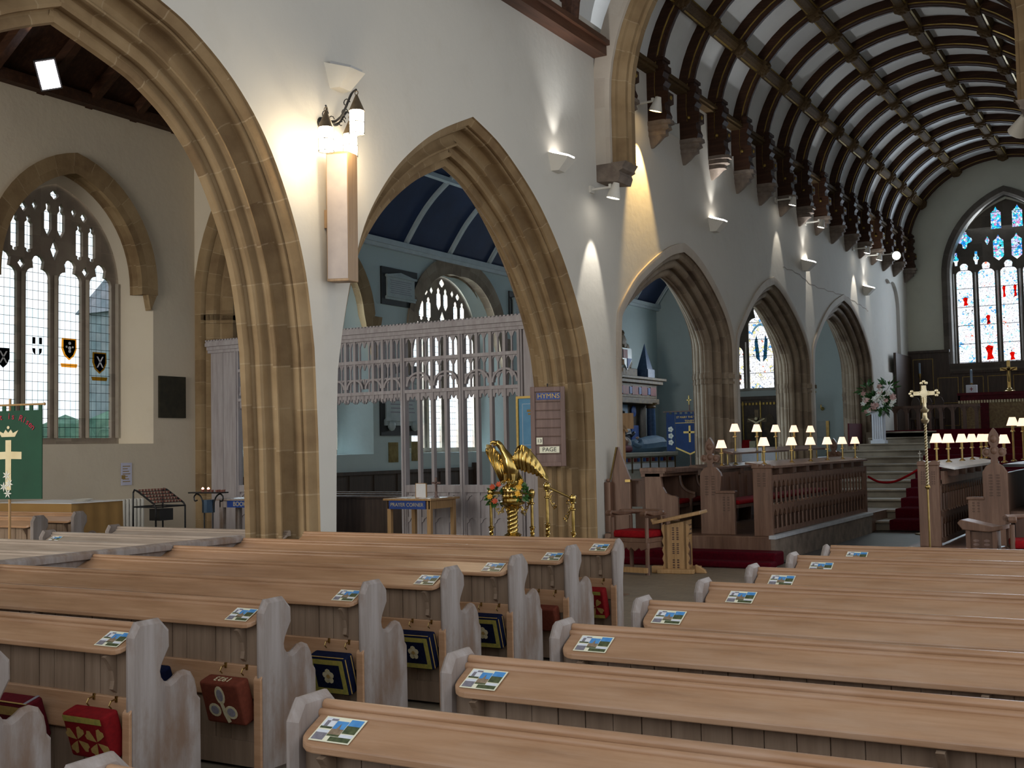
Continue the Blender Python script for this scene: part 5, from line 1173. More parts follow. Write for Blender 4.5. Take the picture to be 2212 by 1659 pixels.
# ---------------------------------------------------------------- brass eagle lectern and its rails
LX, LY = -7.11, 12.2
el = thing('eagle_lectern', 'polished brass eagle lectern with spread wings on a twisted column', 'lectern', (LX, LY, 0), rz=0)
def barley(mb, c, z0, z1, r, strands=2, turns=3.5, rr=.45, n=40):
    for s_ in range(strands):
        mb.tube([(c[0]+r*(1-rr)*cos(2*pi*turns*i/n+2*pi*s_/strands), c[1]+r*(1-rr)*sin(2*pi*turns*i/n+2*pi*s_/strands), z0+(z1-z0)*i/n) for i in range(n+1)], r*rr*1.25, 7)
mb = MB(); barley(mb, (0, 0), .74, 1.04, .062, 3, 2.0); barley(mb, (0, 0), .25, .62, .062, 3, 2.2); mb.build('twisted_column', m_brass, el, 60)
mb = MB(); mb.lathe([(.06, .60), (.10, .63), (.12, .66), (.085, .68), (.09, .71), (.11, .735), (.07, .76), (.055, .77)], n=20)
for k in range(10): q = 2*pi*k/10; mb.ball((.115*cos(q), .115*sin(q), .665), .022, 8)
mb.build('knop', m_brass, el, 40)
mb = MB(); mb.lathe([(.28, 0), (.28, .04), (.2, .07), (.18, .12), (.09, .16), (.08, .22), (.06, .26)], n=20); mb.build('spreading_foot', m_brass, el, 40)
mb = MB(); mb.lathe([(.055, 1.02), (.07, 1.03), (.075, 1.05), (.09, 1.08), (.15, 1.105), (.155, 1.125), (.12, 1.14), (.12, 1.165), (.135, 1.18)], n=22)
for k in range(8):
    q = 2*pi*k/8; mb.tube(spline([(.07*cos(q), .07*sin(q), 1.04), (.11*cos(q), .11*sin(q), 1.07), (.135*cos(q), .135*sin(q), 1.03), (.12*cos(q), .12*sin(q), 1.0)], 3), .008, 5)
mb.build('capital', m_brass, el, 40)
mb = MB(); mb.ball((0, 0, 1.26), .115, 20, (1, 1, .95))
for k in range(12):
    q = 2*pi*k/12; mb.ball((.098*cos(q), .098*sin(q), 1.2), .03, 7, (1, 1, 1.3)); mb.ball((.098*cos(q+.26), .098*sin(q+.26), 1.29), .026, 7, (1, 1, 1.3))
for k in range(8): q = 2*pi*k/8; mb.ball((.05*cos(q), .05*sin(q), 1.365), .022, 7, (1, 1, 1.4))
mb.build('chased_globe', m_brass, el, 50)
# body: rings along a spine, x to the right of the bird as seen
mb = MB(); spine = [(0, 0, 1.36, .05, .05), (0, .01, 1.43, .085, .075), (-.0, 0, 1.50, .10, .085), (-.01, -.01, 1.58, .105, .085), (-.03, -.02, 1.65, .085, .07), (-.06, -.03, 1.71, .058, .052), (-.10, -.04, 1.765, .045, .043), (-.125, -.05, 1.81, .048, .045), (-.145, -.06, 1.845, .043, .04), (-.16, -.065, 1.87, .022, .022)]
n = 14; vsb = []
for x, y, z, a, b in spine:
    for k in range(n): q = 2*pi*k/n; w = 1+.07*sin(3*q+z*40); vsb.append((x+a*w*cos(q), y+b*w*sin(q), z))
mb.add(vsb, [(i*n+k, i*n+(k+1) % n, (i+1)*n+(k+1) % n, (i+1)*n+k) for i in range(len(spine)-1) for k in range(n)]+[tuple(range(n))[::-1], tuple(range((len(spine)-1)*n, len(spine)*n))])
mb.build('eagle_body', m_brass, el, 60)
mb = MB(); mb.tube(spline([(-.15, -.06, 1.835), (-.20, -.085, 1.85), (-.225, -.1, 1.835), (-.222, -.1, 1.808)], 4), [.026]*4+[.02]*4+[.012]*4+[.004], 8); mb.tube([(-.16, -.07, 1.815), (-.2, -.09, 1.812)], [.016, .006], 6); mb.build('beak', m_brass, el, 60)
for sg in (-1, 1):
    lg = MB(); lg.tube([(sg*.05, -.05, 1.46), (sg*.055, -.06, 1.38)], [.035, .022], 8)
    for q in (-.5, 0, .5): lg.tube([(sg*.055, -.06, 1.385), (sg*.055+.05*sin(q), -.11, 1.37), (sg*.055+.06*sin(q), -.13, 1.345)], [.012, .011, .004], 6)
    lg.build('leg', m_brass, el, 50)
def wing(root, name, lead, trail, back, nf=9):
    """lead/trail: matching curves (x, z) of the shoulder edge and the feather tips; back = how far it sweeps behind"""
    mb = MB(); L = spline(lead, 8); T = spline(trail, 8); n = min(len(L), len(T)); m = 16; G = []
    for i in range(n):
        row = []
        for j in range(m+1):
            v = j/m; u = i/(n-1)
            x = L[i][0]+(T[i][0]-L[i][0])*v; z = L[i][1]+(T[i][1]-L[i][1])*v
            ridge = .02*abs(sin(u*pi*nf))*min(1, v*3)
            y = back*u*.9-.07*sin(pi*v)*.6-.05*sin(pi*u)-ridge+(.03 if v > .3 else 0)*0
            row.append((x, y, z-.02*(abs(sin(u*pi*nf))-1)*(v > .9)))
        G.append(row)
    vs = [p for r in G for p in r]+[(p[0], p[1]+.016, p[2]) for r in G for p in r]; o = n*(m+1); fs = []
    for i in range(n-1):
        for j in range(m):
            a = i*(m+1)+j; fs += [(a, a+1, a+m+2, a+m+1), (o+a+m+1, o+a+m+2, o+a+1, o+a)]
    per = [i*(m+1) for i in range(n)]+[(n-1)*(m+1)+j for j in range(1, m+1)]+[i*(m+1)+m for i in range(n-2, -1, -1)]+[j for j in range(m-1, 0, -1)]
    fs += [(per[i], per[(i+1) % len(per)], o+per[(i+1) % len(per)], o+per[i]) for i in range(len(per))]
    mb.add(vs, fs); return mb.build(name, m_brass, root, 28)
wing(el, 'left_wing', [(-.07, 1.60), (-.13, 1.67), (-.20, 1.74), (-.28, 1.80), (-.345, 1.825), (-.395, 1.82), (-.42, 1.79)], [(-.04, 1.44), (-.08, 1.40), (-.12, 1.365), (-.155, 1.37), (-.20, 1.42), (-.27, 1.52), (-.36, 1.68)], .12, 10)
wing(el, 'right_wing', [(.03, 1.68), (.07, 1.77), (.14, 1.81), (.22, 1.775), (.31, 1.67), (.38, 1.55), (.44, 1.41)], [(.04, 1.58), (.08, 1.53), (.14, 1.50), (.21, 1.475), (.29, 1.45), (.36, 1.415), (.442, 1.375)], .12, 10)
mb = MB()
for k in range(5): a = (k-2)*.035; mb.tube([(a*.6, .07, 1.48), (a, .12, 1.38), (a*1.3, .15, 1.3)], [.02, .024, .01], 6)
mb.build('tail', m_brass, el, 50)
fa = thing('lectern_flowers', 'red and yellow flower garland tied round the brass lectern globe', 'flowers', (LX, LY, 1.25))
m_yel = M('yellow_petal', (.75, .42, .03), (.6, .3, .02), 20, .6); m_orr = M('orange_red_petal', (.55, .09, .02), (.4, .05, .02), 20, .6)
def leafy(mb, c, r, n, ln, seed, sc_=(1, 1, 1), wd_=.3):
    rr = random.Random(seed)
    for _ in range(n):
        d = Vector((rr.uniform(-1, 1), rr.uniform(-1, 1), rr.uniform(-1, 1))); d.normalize(); p = Vector(c)+Vector((d.x*r*sc_[0], d.y*r*sc_[1], d.z*r*sc_[2]))*rr.uniform(.5, 1)
        s_ = d.cross(Vector((rr.uniform(-1, 1), rr.uniform(-1, 1), rr.uniform(-1, 1)))); s_.normalize(); l = ln*rr.uniform(.6, 1.2); up = d.cross(s_)*l*.08
        mb.add([p, p+d*l*.5+s_*l*wd_+up, p+d*l, p+d*l*.5-s_*l*wd_+up, p+d*l*.5-up], [(0, 1, 4), (1, 2, 4), (2, 3, 4), (3, 0, 4), (0, 3, 2, 1)])
def bloom(mb, c, r, seed, petals=7):
    rr = random.Random(seed); a0 = rr.random()*6; nrm = Vector((rr.uniform(-.3, .5), -1, rr.uniform(0, .7))).normalized(); u = nrm.cross(Vector((0, 0, 1))).normalized(); v = nrm.cross(u)
    for ly, k_ in ((1, 0), (.62, .5)):
        for i in range(petals):
            q = a0+2*pi*(i+k_)/petals; d = u*cos(q)+v*sin(q); s_ = nrm.cross(d); C0 = Vector(c)+nrm*r*.2*(2-ly*1.5)
            mb.add([C0, C0+d*r*ly*.55+s_*r*.33*ly+nrm*r*.12, C0+d*r*ly+nrm*r*.28, C0+d*r*ly*.55-s_*r*.33*ly+nrm*r*.12, C0+d*r*ly*.5-nrm*r*.05], [(0, 1, 2, 3), (0, 3, 4), (3, 2, 4), (2, 1, 4), (1, 0, 4)])
mb = MB(); leafy(mb, (.13, -.02, -.02), .09, 70, .085, 1, (1, .8, 1)); leafy(mb, (-.2, -.02, -.05), .1, 70, .085, 2, (1, .8, 1.2)); mb.build('foliage', m_leaf, fa)
for i, (x, z, mt) in enumerate(((-.2, .06, m_orr), (-.11, .09, m_orr), (.17, .06, m_yel), (.15, -.02, m_yel), (.2, .12, m_yel), (-.24, -.06, m_yel), (-.17, -.11, m_orr))):
    mb = MB(); bloom(mb, (x, -.12, z), .042, i, 7); mb.build('blossom', mt, fa)
lp_ = thing('lectern_platform', 'low wooden step under the brass lectern', 'platform', (LX, LY, 0)); mb = MB(); mb.box(-.6, 1.15, -.55, .65, 0, .3); lp_.location = (LX, LY, -.0)
mb = MB(); mb.box(-.62, 1.2, -.6, .7, -.0, .005); mb.build('step_board', m_oak, lp_)
def rail(label, posts, hz, gp):
    t = thing('brass_rail', label, 'handrail', (posts[0][0], posts[0][1], 0), group=gp)
    for x, y, z in posts:
        mb = MB(); barley(mb, (x, y), .02, .86*z/1.3, .026, 2, 9, .45, 90); mb.tube([(x, y, .85*z/1.3), (x, y, z-.06)], .019, 10)
        for zz in (.83*z/1.3, z-.16): mb.lathe([(.02, zz), (.036, zz+.012), (.036, zz+.022), (.02, zz+.035)], (x, y, 0), 10)
        mb.lathe([(.02, z-.08), (.036, z-.07), (.03, z-.06), (.042, z-.02), (.04, z+.01), (.02, z+.03), (.001, z+.035)], (x, y, 0), 12); mb.build('post', m_brass, t, 45, world=True)
    p, q = Vector(posts[0]), Vector(posts[1]); mb = MB(); mb.tube([p-Vector((0, 0, .02)), q-Vector((0, 0, .02))], .016, 8); mb.build('top_bar', m_brassd, t, 40, world=True)
    d = (q-p); d.z = 0; L = d.length; d.normalize()
    for s_, o0 in ((1, p), (-1, q)):
        mb = MB()
        for j in range(4):
            b = Vector(o0)+d*s_*(.04+.02*j)-Vector((0, 0, .06+.05*j)); mb.tube([b+d*s_*(.045*(1-k/10))*cos(k*.8+j)+Vector((0, 0, .045*(1-k/10)*sin(k*.8+j)-.01*k)) for k in range(9)], .008, 5)
        mb.build('scroll_ornament', m_brassd, t, 40, world=True)
    return t
rail('brass handrail with twisted posts on the right of the eagle lectern', [(-6.63, 12.2, 1.33), (-6.29, 12.2, 1.19)], 1, 'brass rails around the lectern')
rail('brass handrail with twisted posts behind the lectern column', [(-7.38, 12.15, 1.26), (-6.98, 12.45, 1.24)], 1, 'brass rails around the lectern')

# ---------------------------------------------------------------- chancel stalls
ZP = .39
sp0 = thing('stall_platform', 'raised wooden platform with pale stone kerb under the left stalls', 'platform', (-6.6, 19.5, 0))
mb = MB(); mb.box(-8.15, -5.44, 16.88, 24.6, .02, ZP); bevel(mb.build('boards', m_oak, sp0, world=True), .01)
mb = MB(); mb.box(-5.44, -5.38, 16.88, 22.9, 0, .36); mb.build('plinth', m_corbel, sp0, world=True); mb = MB(); mb.box(-5.46, -5.36, 16.86, 22.95, .36, .41); mb.build('kerb_cap', m_cap, sp0, world=True)
sp1 = thing('stall_platform', 'low wooden platform under the right stalls', 'platform', (-2.6, 19.5, 0)); mb = MB(); mb.box(-3.5, -1.75, 16.9, 22.6, .02, .3); bevel(mb.build('boards', m_oak, sp1, world=True), .01)
mb = MB(); mb.box(-7.75, -5.24, 16.42, 16.87, 0, .2); mb.box(-7.75, -5.2, 16.1, 16.42, 0, .09); o = bevel(mb.build('carpeted_step', m_red), .03, 3); tag(o, 'red carpeted step in front of the left stalls', 'step')
def arcade_front(t, x, y0, y1, z0, z1, sg, n, mt=m_oak, zm=None):
    """open two-tier traceried front facing +x (sg=1)"""
    zm = zm or (z0+(z1-z0)*.45)
    mb = MB()
    for a, b, w in ((z0, z0+.07, .05), (zm-.03, zm+.03, .045), (z1-.08, z1, .055)): mb.box(x-w, x+w*.4, y0, y1, a, b)
    mb.box(x-.05, x+.035, y1-.06, y1, z0, z1); mb.build('rails', mt, t, world=True)
    mb = MB(); mb.box(x-.045, x-.03, y0, y1, z0, zm); mb.build('lower_board', m_oakd, t, world=True)
    q = (y1-y0)/n
    for i in range(n):
        c = y0+q*(i+.5); mb = MB(); e = y0+q*i
        mb.tube([(x, e, z0+.07), (x, e, zm-.03)], .02, 6); mb.tube([(x, e, zm+.03), (x, e, z1-.08)], .019, 6)
        for a, b in ((z0, zm-.03), (zm, z1-.08)):
            for s_ in (-1, 1): mb.prism([(c+s_*q/2, b), (c+s_*q/2, b-.12), (c+s_*q*.33, b-.1), (c+s_*q*.22, b-.045), (c, b)], lambda u, v, d: (x+d, u, v), -.02, .015)
        mb.lathe([(.03, zm+.03), (.03, zm+.05), (.02, zm+.06)], (x, e, 0), 6); mb.build('arcade_bay', mt, t, world=True)
def desk_top(t, x0, x1, y0, y1, zf, zb_, mt=m_oak, nb=8):
    """sloping book board; zf at x1 (aisle side), zb_ at x0"""
    mb = MB(); mb.add([(x0, y0, zb_), (x1, y0, zf), (x1, y1, zf), (x0, y1, zb_), (x0, y0, zb_+.035), (x1, y0, zf+.035), (x1, y1, zf+.035), (x0, y1, zb_+.035)], [(0, 1, 2, 3), (4, 5, 6, 7), (0, 1, 5, 4), (2, 3, 7, 6), (0, 3, 7, 4), (1, 2, 6, 5)])
    mb.build('book_board', mt, t, world=True)
    for i in range(nb): y = y0+.35+(y1-y0-.7)*i/(nb-1); mb = MB(); mb.box(x0+.04, x1-.02, y-.09, y+.09, min(zf, zb_)-.09, min(zf, zb_)+.0); mb.build('board_bracket', m_oakd, t, world=True)
def poppyhead(mb, x, y, z, s=1.0, th=.05):
    P = lambda a, b: (x+a*s, z+b*s); fn = lambda a, b, d: (a, y+d, b)
    mb.prism([P(*q) for q in ((-.05, 0), (.05, 0), (.04, .06), (.07, .09), (.13, .085), (.165, .13), (.155, .19), (.11, .215), (.06, .20), (.04, .23), (.065, .28), (.075, .34), (.06, .41), (.025, .47), (0, .50), (-.025, .47), (-.06, .41), (-.075, .34), (-.065, .28), (-.04, .23), (-.06, .20), (-.11, .215), (-.155, .19), (-.165, .13), (-.13, .085), (-.07, .09), (-.04, .06))], fn, -th/2, th/2)
    for a, b, r in ((0, .34, .05), (.1, .15, .04), (-.1, .15, .04), (0, .17, .045)):
        for d in (-1, 1): mb.ball((x+a*s, y+d*th/2, z+b*s), r*s, 8, (1, .4, 1.2))
def carved(mb, x0, x1, z0, z1, y, fn=None, n=3):
    """pierced tracery relief"""
    for i in range(n):
        zc = z0+(z1-z0)*(i+.5)/n; w = (x1-x0)/2; c = (x0+x1)/2; h = (z1-z0)/n/2
        for a, b in ((-.5, .45), (.5, .45), (-.5, -.45), (.5, -.45)): mb.prism([(c+a*w+.3*w*cos(q), zc+b*h+.33*h*sin(q)) for q in [2*pi*k/7 for k in range(7)]], lambda u, v, d: (u, y-d, v), 0, .004)
# left front desk
d1 = thing('choir_desk', 'front choir desk with pierced two-tier oak arcading on the stone kerb', 'choir desk', (-5.55, 19.9, ZP))
mb = MB(); mb.box(-5.72, -5.44, 16.98, 17.06, ZP, 1.40); mb.prism([(-5.74, 1.40), (-5.42, 1.40), (-5.43, 1.45), (-5.50, 1.465), (-5.54, 1.43), (-5.58, 1.475), (-5.62, 1.43), (-5.66, 1.465), (-5.73, 1.45)], PY(16.97), 0, .1); bevel(mb.build('end_post', m_oak, d1, world=True), .008)
mb = MB(); carved(mb, -5.67, -5.50, 1.12, 1.34, 16.979); mb.build('carved_tracery', m_oakd, d1, world=True)
arcade_front(d1, -5.46, 17.06, 22.8, .43, 1.30, 1, 26); desk_top(d1, -5.86, -5.40, 17.06, 22.82, 1.40, 1.46)
# second row
d2 = thing('choir_stall', 'second choir stall with tall fleur-de-lis poppyhead end and red cushions', 'choir stall', (-6.4, 19.9, ZP))
mb = MB(); mb.prism([(-6.63, ZP), (-6.08, ZP), (-6.08, 1.02), (-6.30, 1.05), (-6.28, 1.28), (-6.30, 1.34), (-6.36, 1.41), (-6.46, 1.44), (-6.56, 1.41), (-6.62, 1.34), (-6.63, 1.28)], PY(17.16), 0, .08); mb.box(-6.38, -6.06, 17.14, 17.26, 1.02, 1.06); bevel(mb.build('bench_end', m_oak, d2, world=True), .01)
mb = MB(); poppyhead(mb, -6.46, 17.2, 1.42, .92, .07); mb.build('poppyhead', m_oak, d2, 50, world=True)
mb = MB(); carved(mb, -6.57, -6.36, .98, 1.30, 17.159, n=4); carved(mb, -6.28, -6.14, .74, .98, 17.159, n=3); mb.build('carved_tracery', m_oakd, d2, world=True)
mb = MB(); mb.box(-6.56, -6.50, 17.25, 24.3, .8, 1.32); i = 0; y = 17.3
while y < 24.2: mb.box(-6.50, -6.485, y, y+.02, .85, 1.25); y += .42
mb.build('back_panel', m_oak, d2, world=True); desk_top(d2, -6.85, -6.45, 17.3, 24.2, 1.38, 1.42, m_oakd, 7)
mb = MB(); mb.box(-6.5, -6.05, 17.25, 22.6, ZP+.4, ZP+.45); mb.build('seat', m_oakd, d2, world=True)
mb = MB(); mb.box(-6.46, -6.05, 17.3, 22.4, ZP+.45, ZP+.52); bevel(mb.build('red_cushion', m_redc, d2, world=True), .03, 3)
mb = MB(); mb.box(-6.58, -6.3, 24.3, 24.38, ZP, 1.4); poppyhead(mb, -6.44, 24.34, 1.38, .95, .07); mb.build('far_poppyhead_end', m_oak, d2, 50, world=True)
mb = MB(); mb.add([(-6.8, 18.35, 1.66), (-6.5, 18.35, 1.60), (-6.5, 23.9, 1.63), (-6.8, 23.9, 1.69), (-6.8, 18.35, 1.69), (-6.5, 18.35, 1.63), (-6.5, 23.9, 1.66), (-6.8, 23.9, 1.72)], [(0, 1, 2, 3), (4, 5, 6, 7), (0, 1, 5, 4), (2, 3, 7, 6), (0, 3, 7, 4), (1, 2, 6, 5)]); mb.build('raised_book_board', m_oakd, d2, world=True)
for y in (18.5, 20.3, 22.1, 23.8): mb = MB(); mb.tube([(-6.65, y, 1.42), (-6.65, y, 1.65)], .012, 6); mb.build('board_stay', m_brassd, d2, world=True)
# back stalls
d3 = thing('return_stalls', 'back row oak stalls with curved elbow rests and moulded cornice', 'choir stall', (-7.4, 19.9, ZP))
mb = MB(); mb.prism([(-7.56, .3), (-7.0, .3), (-7.0, .95), (-7.05, .98), (-7.12, .985), (-7.2, 1.02), (-7.26, 1.12), (-7.29, 1.3), (-7.29, 1.34), (-7.56, 1.34)], PY(17.16), 0, .07); bevel(mb.build('stall_end', m_oak, d3, world=True), .01)
mb = MB(); mb.box(-7.62, -7.2, 17.14, 23.6, 1.33, 1.40); mb.box(-7.62, -7.24, 17.16, 23.6, 1.28, 1.33); mb.box(-7.62, -7.17, 17.12, 17.5, 1.36, 1.42); mb.build('cornice', m_oak, d3, world=True)
mb = MB(); mb.box(-7.62, -7.56, 17.2, 23.6, ZP, 1.3); mb.build('back_panel', m_oakd, d3, world=True)
for i in range(5):
    y = 17.9+.75*i; mb = MB(); mb.prism([(-7.56, ZP), (-7.1, ZP), (-7.06, .9), (-7.0, .93), (-7.0, .98), (-7.12, 1.0), (-7.22, 1.08), (-7.27, 1.2), (-7.28, 1.3), (-7.56, 1.3)], PY(y), 0, .05); mb.tube(spline([(-7.27, y+.02, 1.3), (-7.24, y+.02, 1.12), (-7.14, y+.02, 1.02), (-7.0, y+.02, .98)], 4), .03, 8); mb.build('elbow_rest', m_oak, d3, 40, world=True)
mb = MB(); mb.box(-7.56, -7.1, 17.3, 23.5, .78, .83); mb.build('seat', m_oakd, d3, world=True); mb = MB(); mb.box(-7.55, -7.1, 17.3, 23.4, .83, .91); bevel(mb.build('red_cushion', m_redc, d3, world=True), .03, 3)
# sloping panel with brass-tipped post by the pier
d4 = thing('sloping_partition', 'oak partition with sloping top and post beside the white pier', 'partition', (-8.0, 17.2, 0))
mb = MB(); mb.prism([(-8.14, .4), (-7.79, .4), (-7.79, 1.24), (-7.99, 1.76), (-8.02, 1.76), (-8.12, 1.2), (-8.16, 1.1)], PY(17.12), 0, .05); mb.build('board', m_oak, d4, world=True)
mb = MB(); mb.box(-8.19, -8.09, 17.0, 17.1, .4, 1.2); mb.ball((-8.145, 17.05, 1.225), .035, 10); mb.build('post', m_oak, d4, 50, world=True)
mb = MB(); mb.tube([(-8.13, 17.1, 1.24), (-8.01, 17.1, 1.76)], .014, 6); mb.box(-7.85, -7.76, 17.05, 17.12, 1.2, 1.24); mb.build('sloping_edge', m_brassd, d4, world=True)
mb = MB(); mb.box(-8.1, -7.6, 17.25, 19, .8, 1.22); mb.build('rear_panel', m_oakd, d4, world=True)
# right stalls
d5 = thing('choir_desk', 'right hand choir desk with square oak end post and pierced arcading', 'choir desk', (-3.1, 19, .3))
mb = MB(); mb.box(-3.34, -3.06, 16.98, 17.07, .3, 1.42); mb.prism([(-3.35, 1.42), (-3.05, 1.42), (-3.06, 1.48), (-3.14, 1.49), (-3.2, 1.45), (-3.26, 1.49), (-3.34, 1.48)], PY(16.97), 0, .11); bevel(mb.build('end_post', m_oak, d5, world=True), .008)
mb = MB(); carved(mb, -3.3, -3.24, 1.15, 1.35, 16.979); carved(mb, -3.16, -3.1, 1.15, 1.35, 16.979); mb.build('carved_tracery', m_oakd, d5, world=True)
arcade_front(d5, -3.06, 17.07, 21.4, .35, 1.22, 1, 20, m_oakd); desk_top(d5, -3.25, -2.86, 17.07, 21.4, 1.36, 1.44, m_paper, 6)
mb = MB(); mb.box(-3.05, -3.0, 17.07, 21.4, 1.16, 1.34)
mb.build('shelf_panel', m_oak, d5, world=True)
d6 = thing('choir_stall', 'right hand stall end with poppyhead and stepped carved shoulder', 'choir stall', (-2.45, 18, .3))
mb = MB(); mb.prism([(-2.72, .32), (-2.2, .32), (-2.2, 1.32), (-2.25, 1.40), (-2.34, 1.46), (-2.38, 1.46), (-2.47, 1.40), (-2.52, 1.32), (-2.52, .97), (-2.72, .95)], PY(17.16), 0, .08); mb.box(-2.74, -2.5, 17.14, 17.26, .94, .98); bevel(mb.build('bench_end', m_oak, d6, world=True), .01)
mb = MB(); poppyhead(mb, -2.36, 17.2, 1.45, .95, .07); mb.build('poppyhead', m_oak, d6, 50, world=True); mb = MB(); carved(mb, -2.46, -2.27, .98, 1.3, 17.159, n=4); carved(mb, -2.68, -2.55, .76, .92, 17.159, n=2); mb.build('carved_tracery', m_oakd, d6, world=True)
mb = MB(); mb.box(-2.3, -1.8, 17.3, 21, .72, .78); mb.box(-2.3, -2.22, 17.25, 21, .32, 1.3); mb.build('seat_and_back', m_oakd, d6, world=True)
mb = MB(); mb.box(-2.3, -1.75, 17.5, 21, 1.38, 1.42); mb.build('book_board', m_black, d6, world=True)
# stall lamps
m_shade = emis('lit_pleated_shade', (1, .66, .46), 1.35, (.8, .6, .45))
def mk_lamp(name, h):
    t = thing(name, '', 'lamp'); mb = MB(); mb.lathe([(.045, 0), (.045, .012), (.02, .03), (.014, .035)], n=12); mb.build('base', m_brassd, t, 40)
    mb = MB(); mb.tube([(0, 0, .03), (0, 0, h-.1)], .016, 8); mb.tube([(0, 0, h-.1), (0, 0, h-.02)], .022, 8); mb.build('stem', m_brassd, t, 40)
    mb = MB(); mb.lathe([(.02, h-.13), (.034, h-.125), (.034, h-.11), (.02, h-.1)], n=12); mb.build('collar', m_brassd, t, 40)
    mb = MB(); n = 16; mb.lathe([(.09, h-.03), (.046, h+.1), (.042, h+.1), (.086, h-.03)], n=n); mb.build('pleated_shade', m_shade, t, 40)
    return t
LA = mk_lamp('stall_lamp', .31); LB = mk_lamp('tall_stall_lamp', .58)
for i, y in enumerate((17.18, 18.59, 19.67, 20.73, 21.76, 22.7)):
    o = LA if i == 0 else dup(LA); o.location = (-5.6, y, 1.455); o['label'] = 'lit lamp with pleated shade on the left front choir desk, %s from the nave' % (ords[i] if i else 'nearest'); o['group'] = 'shaded lamps on the left front desk'
o = dup(LA, (-6.6, 18.08, 1.43), 0, 'lit shaded lamp standing just right of the tall poppyhead', 'shaded lamps on the second desk')
for i, y in enumerate((18.81, 19.95, 21.02, 22.17, 23.3)):
    o = LB if i == 0 else dup(LB); o.location = (-6.62, y, 1.43); o['label'] = 'lit shaded lamp on a tall brass stem, %s of the upper row' % ords[i]; o['group'] = 'tall lamps on the second desk'
for i, (y, z) in enumerate(((16.35+1.0, 1.75), (18.3, 1.76), (19.3, 1.76), (20.2, 1.78), (21.0, 1.79), (21.35, 1.8))):
    x = -3.0-.03*i if i else -3.14
    o = dup(LA, ((-3.14, 17.35, 1.455) if i == 0 else (-3.05, (17.75, 18.9, 19.85, 20.8, 21.35)[i-1], 1.45)), 0, 'lit shaded lamp on the right choir desk, %s of the row' % ords[i], 'shaded lamps on the right desk')
dup(LA, (-2.4, 18.5, 1.425), 0, 'lit shaded lamp just right of the right hand poppyhead', 'shaded lamps on the right stalls')
for i, (x, y) in enumerate(((-2.4, 19.55), (-2.38, 20.63))): dup(LB, (x, y, 1.425), 0, ('tall lit shaded lamp near the right edge, left one of two', 'tall lit shaded lamp at the right edge, right one of two')[i], 'tall lamps on the right stalls')

# ---------------------------------------------------------------- chairs, litany desk, cross
def armchair(label, loc, rz, mt=m_oak):
    t = thing('sanctuary_chair', label, 'chair', loc, rz, 'carved oak armchairs before the stalls')
    mb = MB(); mb.box(-.32, .32, -.26, .26, .44, .50); mb.prism([(-.3, .44), (-.3, .36), (-.2, .33), (-.17, .37), (-.1, .32), (-.04, .37), (0, .33), (.04, .37), (.1, .32), (.17, .37), (.2, .33), (.3, .36), (.3, .44)], PY(-.28), 0, .03); mb.box(-.31, -.28, -.25, .25, .36, .44); mb.box(.28, .31, -.25, .25, .36, .44); bevel(mb.build('seat_frame', mt, t), .006)
    mb = MB(); mb.box(-.29, .29, -.25, .23, .50, .60); bevel(mb.build('red_cushion', m_redc, t), .035, 3)
    for sx in (-1, 1):
        for sy in (-1, 1):
            mb = MB(); x, y = sx*.28, sy*.24; mb.tube([(x, y, 0), (x, y, .06), (x, y, .3), (x, y, .36), (x, y, .44), (x, y, .5), (x, y, .78)], [.035, .03, .03, .036, .036, .028, .028], 8); mb.build('leg', mt, t, 40)
    for sx in (-1, 1):
        mb = MB(); mb.prism([(-.34, .80), (-.30, .84), (-.1, .80), (.22, .80), (.22, .84), (0, .86), (-.2, .87), (-.32, .88), (-.36, .84)], lambda a, b, d: (d, a, b), sx*.28-.045, sx*.28+.045); bevel(mb.build('arm', mt, t), .012)
    mb = MB(); pts = [(.33*cos(q), .05+.24*sin(q), .84) for q in [pi*k/12 for k in range(13)]]; mb.tube(pts, .035, 8); mb.build('curved_top_rail', mt, t, 50)
    mb = MB(); mb.box(-.2, .2, .24, .27, .55, .82); mb.build('back_splat', m_oakd, t)
    mb = MB(); mb.box(-.3, .3, -.3, -.24, .03, .1); mb.build('foot_rail', m_yoak, t); return t
armchair('carved oak armchair with scarlet cushion between pew and litany desk', (-6.78, 15.15, 0), rad(-8))
armchair('carved oak armchair with scarlet cushion at the right edge before the stalls', (-1.62, 14.9, .0), rad(12))
kd = thing('prayer_desk', 'dark oak prayer desk with scrolled top before the right stalls', 'desk', (-2.2, 14.9, 0), rad(-6))
mb = MB(); mb.box(-.16, .16, -.1, .14, 0, .68); mb.build('carved_panel', m_oakd, kd); mb = MB()
for x in (-.17, .13): mb.box(x, x+.05, -.13, -.08, 0, .7)
mb.build('post', m_oak, kd); mb = MB(); mb.prism([(-.26, .78), (-.22, .82), (-.12, .80), (.15, .74), (.26, .76), (.26, .71), (.1, .68), (-.2, .70)], PY(-.16), 0, .34); bevel(mb.build('scrolled_top', m_oak, kd), .01)
mb = MB(); carved(mb, -.12, .12, .2, .6, -.1, n=4); mb.build('carved_tracery', m_hb, kd)
ld = thing('litany_desk', 'golden oak litany desk with carved sides and sloping top', 'desk', (-6.26, 15.42, 0), rad(10)); ld.scale = (1.12, 1.12, 1.0)
mb = MB(); mb.prism([(-.17, 0), (.1, 0), (.1, .72), (-.17, .66)], PY(-.16), 0, .03); mb.box(.07, .1, -.16, .2, 0, .72); mb.box(-.17, -.14, -.16, .2, 0, .66); mb.box(-.17, .1, .17, .2, 0, .7); mb.build('body', m_yoak, ld)
mb = MB(); carved(mb, -.09, .02, .45, .64, -.16, n=3); carved(mb, -.09, .02, .26, .42, -.16, n=3); carved(mb, -.09, .02, .06, .2, -.16, n=2)
